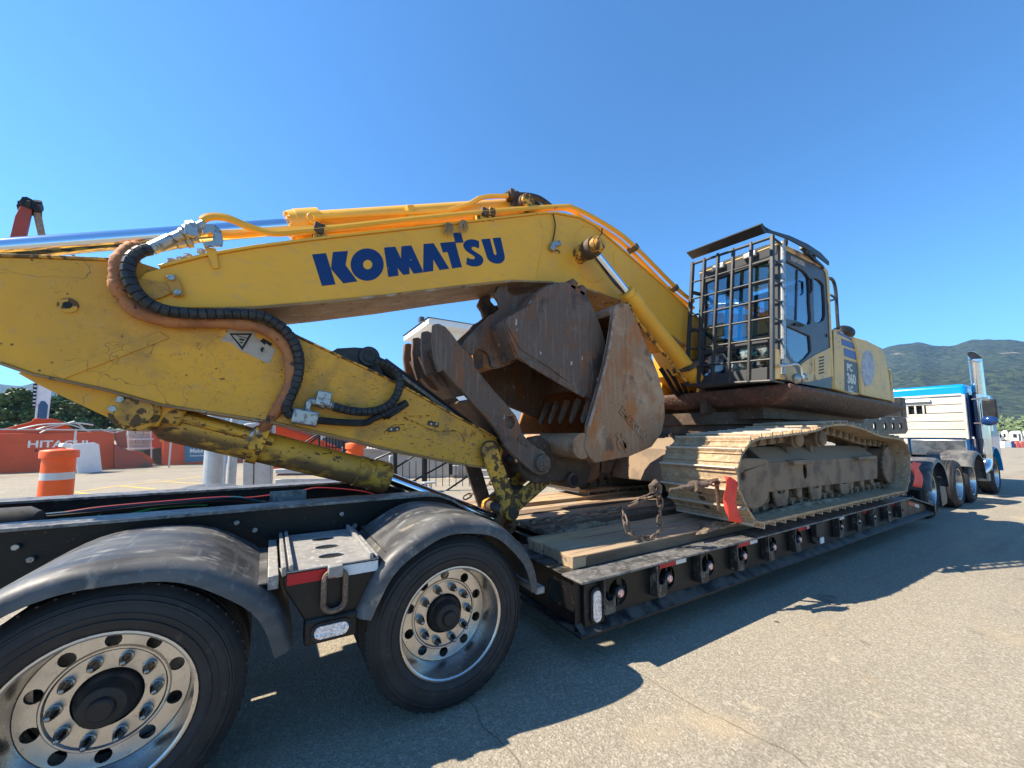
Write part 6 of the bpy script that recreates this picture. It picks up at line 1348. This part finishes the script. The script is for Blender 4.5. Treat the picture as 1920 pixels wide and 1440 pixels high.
# container and banner
CV = VP(HV.pt(HV.uw(306, 860)[0], 0, .5), HV.pt(HV.uw(520, 860)[0], 0, .5))
ct = thing('container', 'orange steel container behind the galvanised posts', 'container', CV.pt(2, 0))
build('container_wall', CV.plate([(306, 808), (520, 795), (520, 868), (306, 878)], 0, 1.6), G['redmach'], ct, .02)
bn = thing('banner', 'teal banner with white words hung on the orange container', 'banner', CV.pt(*CV.uw(400, 845), -.05))
build('banner_sheet', CV.plate([(346, 816), (520, 806), (520, 857), (346, 867)], -.05, -.035), G['teal'], bn, 0, 0)
def btext(t, x0, y0, x1, y1, ytop):
    u0, w0 = CV.uw(x0, y0); u2, w2 = CV.uw(x1, y1); tm = text_mb(t, 1.0, Matrix.Identity(4), .02); wd = max(v[0] for v in tm.v); hg = max(v[1] for v in tm.v)
    M_ = frameM(CV.pt(u0, w0, -.056), CV.d, (0, 0, 1)) @ Matrix.Diagonal(((u2 - u0) / wd, (CV.uw(x0, ytop)[1] - w0) / hg, 1, 1))
    build('banner_lettering', text_mb(t, 1.0, M_, .025, .001), G['white'], bn, 0, 0)
btext('Make O', 355, 849, 393, 847, 841); btext('Choose from this', 355, 856, 393, 854.6, 852.5)
build('banner_emblem', CV.plate([(355, 826), (360, 828), (372, 826), (370, 830), (362, 832), (357, 830)], -.056, -.051), G['white'], bn, 0, 0)
# galvanised posts and cabinet
def post(x, w_px, D, ytop, label, m='galv', nm='steel_post', grp=None):
    p = PD(x, 815, D); p.z = 0; r = .5 * w_px * (Vector((p.x, p.y, 0)).dot(Vector((HD.x, HD.y, 0)))) / FOC; zt__ = PD(x, ytop, D).z
    o = build(nm, MB().tube([p, p + Vector((0, 0, zt__ * .55)), p + Vector((0, 0, zt__ * .551)), p + Vector((0, 0, zt__))], [r, r, r * .96, r * .96], 24), G[m], None, 0, 40, at=p); return tag(o, label, 'post', grp)
post(404, 30, 10.5, 700, 'thickest of the galvanised round posts, left of the grey cabinet', grp='galvanised posts')
post(439, 15, 10.8, 715, 'thin galvanised round post between the thickest post and the cabinet', grp='galvanised posts')
post(424, 7, 11.6, 715, 'thinnest galvanised post, half behind the thickest one', grp='galvanised posts')
post(511, 9, 10.2, 745, 'slim galvanised post at the right edge of the grey cabinet', grp='galvanised posts')
cq = PD(482, 815, 10.0); cq.z = 0; KV = VP(PD(455, 815, 10.0), PD(506, 815, 10.0)); cb_ = thing('cabinet', 'tall grey steel cabinet among the galvanised posts', 'cabinet', cq)
build('cabinet_body', KV.plate([(457, 795), (506, 790), (506, 935), (455, 940)], 0, .5), G['galv'], cb_, .01)
build('cabinet_door', KV.plate([(476, 800), (478, 800), (476, 936), (474, 936)], -.012, -.001), G['steel_dark'], cb_)
lv = thing('louvre_panel', 'grey louvred panel above the cabinet, under the yellow stick', 'louvre', KV.pt(*KV.uw(490, 780), .6))
for i in range(5): build('louvre_slat', KV.plate([(470 + i * 10, 770), (475 + i * 10, 769), (474 + i * 10, 815), (468 + i * 10, 815)], .6, .7), G['galv'], lv, .01)
for x0, x1, y, l_ in ((516, 572, 884, 'upper of two grey guard rails right of the cabinet'), (516, 566, 903, 'lower grey guard rail right of the cabinet')):
    V3 = VP(PZ(510, 915, 0), PZ(580, 912, 0)); o = build('guard_rail', V3.plate([(x0, y - 4), (x1 + 60, y - 5), (x1 + 60, y + 3), (x0, y + 4)], 0, .08), G['galv'], None, .01, at=V3.pt(*V3.uw(x0, y))); tag(o, l_, 'guard rail', 'grey guard rails')
# red bins
BV = VP(PD(515, 815, 17), PD(660, 815, 17)); bi = thing('skip_bin', 'red skip bin with a sloping rim behind the black railing', 'bin', BV.pt(1, 0))
build('bin_side', BV.plate([(505, 792), (521, 796), (600, 824), (640, 842), (640, 868), (505, 880)], 0, 1.5), G['redmach'], bi, .02)
build('bin_rim', BV.plate([(505, 789), (521, 793), (602, 821), (600, 826), (520, 799), (505, 795)], -.1, .0), G['redmach2'], bi, .02)
# ------------------------------------------------------------------ office: concrete platform, steps, railings, building
RV = VP(PZ(640, 892, 0), PZ(900, 925, 0))
off = thing('office_building', 'white office building with wide white eaves behind the bucket', 'building', P(850, 815, 18))
ex0 = P(804, 591, 18); zE = ex0.z
rbox('wall', (ex0.x + .75, 18.75, 0), (ex0.x + 9.5, 21.6, zE - .25), 'white', .02, off)
rbox('soffit', (ex0.x, 18.0, zE - .42), (ex0.x + 10.2, 22.2, zE - .12), 'white', .01, off)
mb = MB().add([(ex0.x - .06, 17.94, zE - .1), (ex0.x + 10.3, 17.94, zE - .1), (ex0.x + 10.3, 22.3, zE - .1), (ex0.x - .06, 22.3, zE - .1), (ex0.x + 2.2, 20.1, zE + .5), (ex0.x + 8, 20.1, zE + .5)], [(0, 1, 5, 4), (2, 3, 4, 5), (1, 2, 5), (3, 0, 4), (3, 2, 1, 0)])
build('roof', mb, G['roof'], off)
for i in range(1):
    x = ex0.x + 7.2; wf = build('window', MB().span((x, 18.70, 3.0), (x + 1.4, 18.745, 4.4)), G['white'], off, .01); build('window_pane', MB().span((x + .1, 18.68, 3.1), (x + 1.3, 18.695, 4.3)), G['glassdk'], wf)
tag(build('security_camera', MB().box(P(790, 599, 18.1), (.22, .3, .22)).cyl(P(790, 600, 18.0), P(796, 603, 18.3), .05, n=8), G['cab_grey'], None, .02, at=P(790, 599, 18.1)), 'small grey security camera at the corner of the white eaves', 'camera')
# platform
pf = thing('platform', 'pale concrete platform with black railings in front of the white office', 'platform', RV.pt(3, 0))
pz = RV.uw(760, 862)[1]
Vp = VP(PD(640, 815, 14.5), PD(980, 815, 14.5))
pw = [(640, 842), (700, 845), (760, 851), (830, 858), (900, 865), (990, 875), (990, 950), (640, 925)]
build('platform_wall', Vp.plate(pw, 0, 4.0), G['concrete'], pf, .01)
build('kerb', Vp.plate([(640, 838), (700, 841), (830, 854), (990, 871), (990, 876), (830, 859), (700, 846), (640, 843)], -.06, .0), G['concrete'], pf, .01)
for i in range(4):
    build('step', Vp.plate([(880 + i * 14, 880 + i * 11), (990, 880 + i * 11), (990, 892 + i * 11), (880 + i * 14 - 6, 892 + i * 11)], -.35 * (i + 1), -.35 * i - .001), G['concrete'], pf, .01)
wl = build('low_wall', Vp.plate([(870, 905), (990, 898), (990, 940), (870, 940)], -2.2, -1.9), G['dark_paint'], pf, .01)
for x, y in ((845, 872), (836, 895), (650, 855)): build('wall_block', Vp.plate([(x, y), (x + 14, y), (x + 14, y + 18), (x, y + 18)], -.25, -.07), G['concrete'], pf, .01)
G['rail'] = make('black_railing_paint', (.012, .012, .014), .4)
rg = thing('railing', 'long black railing of thin balusters along the platform top', 'railing', Vp.pt(2, 1.2, .6))
for i in range(46):
    x = 598 + i * 6.6; y0 = 812 + (x - 640) * .075 ; build('baluster', MB().cyl(Vp.pt(*Vp.uw(x, y0), .9), Vp.pt(*Vp.uw(x, y0 + 36), .9), .012 if i % 6 else .03, n=6), G['rail'], rg)
for dy in (0, 30): build('handrail', MB().cyl(Vp.pt(*Vp.uw(598, 809 + dy), .9), Vp.pt(*Vp.uw(900, 832 + dy), .9), .022, n=6), G['rail'], rg)
def stair_rail(label, V, posts, rails, bal, sp):
    t = thing('stair_railing', label, 'railing', V.pt(*V.uw(posts[0][0], posts[0][2])), 'black stair railings')
    for x, y0, y1, r in posts: build('railing_post', MB().cyl(V.pt(*V.uw(x, y0)), V.pt(*V.uw(x, y1)), r, n=8), G['rail'], t)
    for pts in rails: build('handrail', MB().tube([V.pt(*V.uw(x, y)) for x, y in pts], .026, 8), G['rail'], t)
    (ax0, ay0), (ax1, ay1), (bx0, by0), (bx1, by1) = bal; n = int(abs(ax1 - ax0) / sp)
    for i in range(n + 1):
        f_ = i / max(n, 1); build('baluster', MB().cyl(V.pt(*V.uw(ax0 + (ax1 - ax0) * f_, ay0 + (ay1 - ay0) * f_)), V.pt(*V.uw(bx0 + (bx1 - bx0) * f_, by0 + (by1 - by0) * f_)), .010, n=6), G['rail'], t)
S1 = VP(PD(690, 815, 11.0), PD(900, 815, 11.0))
stair_rail('nearer black stair railing sloping down in front of the concrete platform', S1, [(741, 842, 905, .055), (796, 850, 922, .075), (845, 858, 890, .055)], [[(700, 872), (701, 864), (706, 860), (746, 843)], [(739, 905), (740, 880), (745, 875), (784, 850), (850, 836)], [(770, 905), (838, 867), (900, 850)], [(830, 925), (890, 884)]], ((755, 868), (880, 850), (755, 912), (880, 912)), 12.5)
S2 = VP(PD(560, 815, 14.0), PD(680, 815, 14.0))
stair_rail('farther black stair railing left of the second orange drum', S2, [(599, 815, 850, .035), (645, 824, 850, .035)], [[(566, 834), (590, 818), (600, 813)], [(573, 837), (602, 815), (660, 824)], [(628, 856), (652, 842)]], ((606, 816), (640, 824), (606, 846), (640, 850)), 5.5)
tp = thing('tripod', 'light metal tripod standing behind the nearer stair railing', 'tripod', S1.pt(*S1.uw(735, 905), .6))
apex = S1.pt(*S1.uw(730, 862), .6)
for x in (720, 738, 744): build('leg', MB().cyl(apex, S1.pt(*S1.uw(x, 905), .5 + .2 * (x % 3)), .02, n=6), G['galv'], tp)
build('head', MB().box(apex, (.12, .12, .16)), G['galv'], tp, .02)
sb = S1.pt(*S1.uw(803, 903), -.2); o = thing('stool', 'small grey table on thin legs below the black stair railing', 'table', sb)
build('table_top', MB().box(sb, (.34, .3, .04)), G['galv'], o, .01)
for dx in (-.08, .08): build('leg', MB().cyl(sb + Vector((dx, 0, -.02)), sb + Vector((dx, 0, -.6)), .025, n=8), G['galv'], o)
# parked car glimpsed beyond the railings, car at the left
def car(loc, rz, label, m):
    t = thing('parked_car', label, 'car', loc); t.rotation_euler = (0, 0, rz)
    prof = [(-2.1, .35), (-2.15, .75), (-1.9, .95), (-1.2, 1.0), (-.65, 1.42), (.75, 1.46), (1.45, 1.02), (2.05, .9), (2.15, .6), (2.1, .35)]
    def b(nm, mb, mt, bev=0):
        o = link_mesh(nm, mb.mesh(nm, G[mt]), t)
        if bev: q = o.modifiers.new('bevel', 'BEVEL'); q.width = bev; q.segments = 2; q.limit_method = 'ANGLE'
    b('body', MB().plate(prof, -.85, .85), m, .06)
    b('side_glass', MB().plate([(-1.05, 1.02), (-.6, 1.36), (.7, 1.40), (1.3, 1.04)], -.865, .865), 'glassdk')
    b('windscreen', MB().add([(1.47, -.7, 1.05), (1.47, .7, 1.05), (.83, .65, 1.42), (.83, -.65, 1.42)], [(0, 1, 2, 3)]), 'glassdk')
    for x in (-1.35, 1.35):
        for y in (-.75, .75): b('wheel', MB().lathe([(.001, -.1), (.30, -.1), (.32, -.06), (.32, .06), (.30, .1), (.001, .1)], (x, y, .32), 'Y', 16), 'tyre')
car(PD(-6, 815, 30) * Vector((1, 1, 0)) if False else Vector((PD(-10, 815, 30).x, PD(-10, 815, 30).y, 0)), rad(150), 'pale silver car at the left picture edge behind the red boom', 'carpaint')
car(Vector((PD(618, 815, 40).x, PD(618, 815, 40).y, 0)), rad(20), 'dark car parked far behind the black stair railing', 'cab_grey')
# ------------------------------------------------------------------ tall demolition machine in the distance
DV = VP(PD(-40, 815, 32), PD(200, 815, 32))
dm = thing('demolition_boom', 'tall folded demolition boom, red and black at its top and white at its foot', 'machine', DV.pt(*DV.uw(80, 830)))
build('upper_arm', DV.plate([(38, 385), (60, 384), (60, 392), (50, 438), (46, 452), (30, 520), (0, 520), (22, 430), (28, 405)], 0, .8), G['redmach2'], dm, .03)
build('second_arm', DV.plate([(62, 395), (75, 390), (80, 410), (86, 440), (98, 500), (84, 500), (72, 440)], .2, .7), G['steel_edge'], dm, .03)
random.seed(2); mb = DV.plate([(36, 378), (42, 371), (50, 370), (62, 376), (76, 388), (79, 397), (64, 395), (60, 388), (40, 386)], -.1, .9)
for i in range(26): mb.box(DV.pt(*DV.uw(random.uniform(38, 76), random.uniform(372, 392)), random.uniform(-.2, .9)), [random.uniform(.1, .3) for _ in range(3)], Matrix.Rotation(random.random() * 3, 3, 'X'))
build('knuckle', mb, G['black'], dm, 0, 0)
build('middle_joint', DV.plate([(80, 468), (100, 470), (112, 474), (113, 490), (80, 490)], 0, .7), G['redmach2'], dm, .03)
build('joint_motor', DV.plate([(96, 470), (110, 471), (112, 484), (96, 484)], -.2, .0), G['black'], dm, .03)
build('lower_column', DV.plate([(84, 480), (108, 480), (98, 722), (89, 800), (64, 800), (70, 720)], 0, 1.0), G['white'], dm, .04)
build('dark_panel', DV.plate([(72, 760), (77, 752), (84, 752), (90, 760), (86, 800), (68, 800)], -.03, -.001), G['navy'], dm)
build('ladder_back', DV.plate([(62, 720), (70, 718), (66, 765), (60, 765)], .0, .3), G['black'], dm)
for i in range(6): build('ladder_rung', DV.plate([(63 - i * .4, 723 + i * 7), (70 - i * .4, 723 + i * 7), (70 - i * .4, 726 + i * 7), (63 - i * .4, 726 + i * 7)], -.1, -.001), G['galv'], dm)
for pts in ([(30, 478), (60, 480), (100, 478)], [(112, 470), (140, 482), (142, 490)], [(50, 474), (80, 482)]): build('railing', MB().tube([DV.pt(*DV.uw(x, y), -.2) for x, y in pts], .04, 6), G['redmach2'], dm)
# ------------------------------------------------------------------ campers and barriers far right
def camper(x0, x1, D, ytop, label, slide):
    A_, B_ = PD(x0, 815, D), PD(x1, 815, D); V = VP(A_, B_); h = PD(x0, ytop, D).z
    t = thing('camper_trailer', label, 'camper', Vector(V.fr(V.L / 2, 0, 0)), 'campers parked in a row')
    L = V.L
    build('body', MB().plate([(0, .6), (0, h - .25), (.25, h), (L - .1, h), (L, h - .5), (L, .6)], 0, 5.5, (), V.fr), G['white'], t, .06)
    build('window', MB().plate([(L * .3, h * .55), (L * .6, h * .55), (L * .6, h * .8), (L * .3, h * .8)], -.03, -.001, (), V.fr), G['glassdk'], t)
    build('door', MB().plate([(L * .72, .7), (L * .9, .7), (L * .9, h * .82), (L * .72, h * .82)], -.03, -.001, (), V.fr), G['offwhite'] if slide else G['cab_grey'], t)
    for k in (.35, .55): build('wheel', MB().cyl(V.pt(L * k, .36, -.02), V.pt(L * k, .36, .25), .36, n=14), G['tyre'], t)
for a in ((1852, 1874, 84, 806, 'white camper nearest the truck mirror, with a dark window band', 0), (1877, 1891, 86, 807, 'narrow white camper second from the truck', 1), (1892, 1916, 85, 808, 'plain white camper third from the truck', 0), (1918, 1950, 88, 806, 'white camper at the right picture edge', 1)): camper(*a)
for i, (x0, m, l_) in enumerate(((1884, 'white', 'white plastic barrier left of the blue one, in front of the campers'), (1890.5, 'white', 'white plastic barrier touching the blue one'), (1897, 'stripe', 'blue plastic barrier between the white and the red ones'), (1906, 'redmach', 'red plastic barrier right of the blue one'), (1915, 'redmach', 'red plastic barrier at the right picture edge'))):
    V = VP(PZ(x0, 839.5, 0), PZ(x0 + 7, 839.5, 0)); h = V.uw(x0, 828)[1]; L = V.L
    o = build('plastic_barrier', MB().plate([(0, 0), (L, 0), (L, h * .35), (L * .92, h), (L * .08, h), (0, h * .35)], 0, .45, (), V.fr), G[m] if m != 'redmach' else make('pink_red_plastic', (.75, .16, .12), .5), None, .03, at=V.pt(L / 2, 0)); tag(o, l_, 'barrier', 'plastic barriers in a row')
# ------------------------------------------------------------------ painted lines
def line(a, b_, wd, m):
    p, q = PZ(*a, .004), PZ(*b_, .004); d = (q - p).normalized(); n = Vector((-d.y, d.x, 0)) * wd / 2
    struct('painted_line', MB().add([p + n, q + n, q - n, p - n], [(0, 1, 2, 3)]), G[m], 0)
line((138, 923), (226, 910.5), .12, 'yline'); line((226, 910.6), (330, 900), .12, 'yline'); line((330, 899), (392, 891), .12, 'yline'); line((226, 911), (290, 917), .12, 'yline'); line((305, 903), (400, 908), .12, 'yline'); line((142, 923), (178, 928), .12, 'yline')
line((1800, 920), (1990, 941), .22, 'wline'); line((1832, 932.5), (1872, 933), .25, 'wline')
# ------------------------------------------------------------------ trees
from mathutils import noise as mnoise
def leafy(n, clumps, ls, seed):
    rnd = random.Random(seed); vs = []; fs = []
    for i in range(n):
        c, r = clumps[rnd.randrange(len(clumps))]; v = Vector((rnd.gauss(0, 1), rnd.gauss(0, 1), rnd.gauss(0, 1))).normalized() * (rnd.random() ** .4)
        p = Vector(c) + Vector((v.x * r[0], v.y * r[1], v.z * r[2])); a = Vector((rnd.gauss(0, 1), rnd.gauss(0, 1), rnd.gauss(0, .6))).normalized(); b_ = a.orthogonal().normalized(); s = ls * rnd.uniform(.6, 1.4)
        o = len(vs); vs += [p - a * s, p + b_ * s * .6, p + a * s, p - b_ * s * .6]; fs.append((o, o + 1, o + 2, o + 3))
    return MB().add(vs, fs)
def tree_mesh(h, wd, seed, m, ls=.28, n=5200):
    rnd = random.Random(seed); cl_ = []
    for i in range(16):
        t = rnd.uniform(.25, .97); rr = wd * (1 - abs(t - .45) * 1.3) * rnd.uniform(.4, .95); a = rnd.random() * 6.28
        cl_.append(((rr * math.cos(a) * .8, rr * math.sin(a) * .8, h * t), (wd * rnd.uniform(.25, .42), wd * rnd.uniform(.25, .42), h * rnd.uniform(.07, .13))))
    cr = leafy(n, cl_, ls, seed).mesh('crown', G[m], 0)
    tb = MB().tube([(0, 0, 0), (.05, 0, h * .3), (0, .1, h * .6), (0, 0, h * .85)], [.22, .17, .10, .03], 7)
    for c, r in cl_[:7]: tb.tube([(0, 0, c[2] * .7), (c[0] * .5, c[1] * .5, c[2] * .85), c], [.07, .05, .02], 5)
    return cr, tb.mesh('trunk', G['bark'])
TM = [tree_mesh(8, 2.6, 1, 'leaf'), tree_mesh(8, 2.2, 2, 'leaf2'), tree_mesh(8, 3.0, 3, 'leaf')]
def tree(x, ytop, D, k, label, sx=1.0):
    p = PD(x, 815, D); p.z = 0; h = PD(x, ytop, D).z; t = thing('tree', label, 'tree', p, 'trees beyond the yard'); t.rotation_euler.z = x * .37
    s = h / 8.0; t.scale = (s * sx, s * sx, s)
    link_mesh('crown', TM[k][0], t); link_mesh('trunk', TM[k][1], t)
for a in ((-8, 742, 62, 0, 'dark tree at the left picture edge', 1.2), (32, 733, 60, 0, 'full dark green tree left of the white boom column', 1.15), (108, 741, 66, 0, 'dark tree just right of the white boom column, partly behind the yellow stick', 1.0), (135, 752, 60, 1, 'pale green bushy tree above the lettered red boom', 1.35), (165, 748, 64, 1, 'pale green tree under the yellow stick, right of the bushy one', 1.2), (196, 768, 62, 0, 'low dark tree beside the pin of the yellow stick', 1.3), (345, 764, 70, 2, 'dark tree seen between the stick and its lower cylinder', 1.5), (388, 772, 72, 0, 'dark tree directly behind the thickest post', 1.3)): tree(*a)
# far woodland at the foot of the mountain
rnd = random.Random(8); clm = []
for i in range(150):
    x = 1640 + i * 3.0; D = 330 + rnd.uniform(-40, 60); p = PD(x, 815, D); h = rnd.uniform(4, 11)
    clm.append(((p.x, p.y, h * .55), (rnd.uniform(3, 6), rnd.uniform(3, 6), h * .5)))
o = build('far_woodland', leafy(16000, clm, .9, 4), G['leaf2'], None, 0, 0); o['kind'] = 'stuff'; tag(o, 'band of pale green woods along the foot of the mountain behind the campers', 'woods')
rnd = random.Random(9); clm = []
for i in range(120):
    x = -150 + i * 9.0; D = 150 + rnd.uniform(-20, 30); p = PD(x, 815, D); h = rnd.uniform(3, 6.5)
    clm.append(((p.x, p.y, h * .5), (rnd.uniform(3, 5), rnd.uniform(3, 5), h * .5)))
o = build('far_woodland', leafy(12000, clm, .6, 5), G['leaf'], None, 0, 0); o['kind'] = 'stuff'; tag(o, 'low dark woods along the horizon behind the red machinery', 'woods')
# ------------------------------------------------------------------ mountains
def forest(name, c0, c1, rock):
    return make(name, c0, .95, 0, [dict(t='n', s=.004, d=6, lo=.4, hi=.62, c=c1, a=.8), dict(t='n', s=.03, d=6, lo=.42, hi=.62, c=(.02, .035, .018), a=.8), dict(t='n', s=.012, d=9, lo=.64, hi=.70, c=rock, a=.8, v=(1, 1, .6)), dict(t='p', s=.11, lo=.35, hi=.75, c=(.075, .095, .04), a=.45)], bump=[(.05, 1, 14), (.012, .8, 30)])
def mountain(name, prof, D, depth, m, seed, cols=220, rows=46):
    vs = []; fs = []; x0, x1 = prof[0][0], prof[-1][0]
    def hz(x):
        for i in range(len(prof) - 1):
            if prof[i + 1][0] >= x:
                k = (x - prof[i][0]) / (prof[i + 1][0] - prof[i][0]); k = k * k * (3 - 2 * k); return prof[i][1] + (prof[i + 1][1] - prof[i][1]) * k
        return prof[-1][1]
    for i in range(cols + 1):
        x = x0 + (x1 - x0) * i / cols; hp_ = max(PD(x, hz(x), D).z, 0)
        for j in range(rows + 1):
            t = j / rows; d = D - depth + depth * t * 1.25
            q = PD(x, 815, d); k = min(1, t / .8); k = k ** 1.25 if t <= .8 else 1 - (t - .8) * 1.2
            nz = mnoise.fractal(Vector((q.x, q.y, seed)) / (depth * .35), 1, 2.1, 6)
            amp = .16 * math.sin(math.pi * min(t / .8, 1)) + (.012 if .7 < t < .9 else 0)
            fine = mnoise.fractal(Vector((q.x, q.y, seed)) / (depth * .02), 1, 2, 3) * .012 * (1 if t > .05 else 0)
            vs.append((q.x, q.y, max(-3, hp_ * (k + amp * nz + fine))))
    for i in range(cols):
        for j in range(rows): a = i * (rows + 1) + j; fs.append((a, a + 1, a + rows + 2, a + rows + 1))
    o = struct(name, MB().add(vs, fs), m, 60); return o
mountain('mountain', [(1200, 800), (1420, 760), (1560, 700), (1640, 660), (1700, 643), (1740, 638), (1775, 646), (1800, 645), (1850, 632), (1905, 632), (1990, 640), (2200, 640), (2700, 700)], 1900, 1350, forest('forest_slope', (.016, .027, .016), (.028, .040, .020), (.24, .21, .17)), 3.0)
mountain('far_mountain', [(-700, 690), (-350, 680), (-120, 698), (-40, 716), (25, 722), (62, 715), (110, 732), (200, 745), (330, 770), (520, 785), (760, 800)], 2500, 1500, forest('far_forest_slope', (.03, .045, .025), (.045, .06, .03), (.2, .19, .17)), 9.0, 140, 26)

# ------------------------------------------------------------------ air: one closed box of even haze round everything
hz = bpy.data.materials.new('haze_air'); hz.use_nodes = True; N = hz.node_tree.nodes; N.clear()
o = N.new('ShaderNodeOutputMaterial'); v = N.new('ShaderNodeVolumePrincipled'); v.inputs['Density'].default_value = 0.00015; v.inputs['Color'].default_value = (.24, .52, 1.0, 1); v.inputs['Anisotropy'].default_value = 0.2
hz.node_tree.links.new(v.outputs[0], o.inputs['Volume'])
mb = MB().span((-5200, -2100, -4), (5200, 6200, 640)); ho_ = build('haze', mb, hz, None, 0, 0); ho_['kind'] = 'stuff'; tag(ho_, 'thin blue haze filling the air between the yard and the mountains', 'haze')
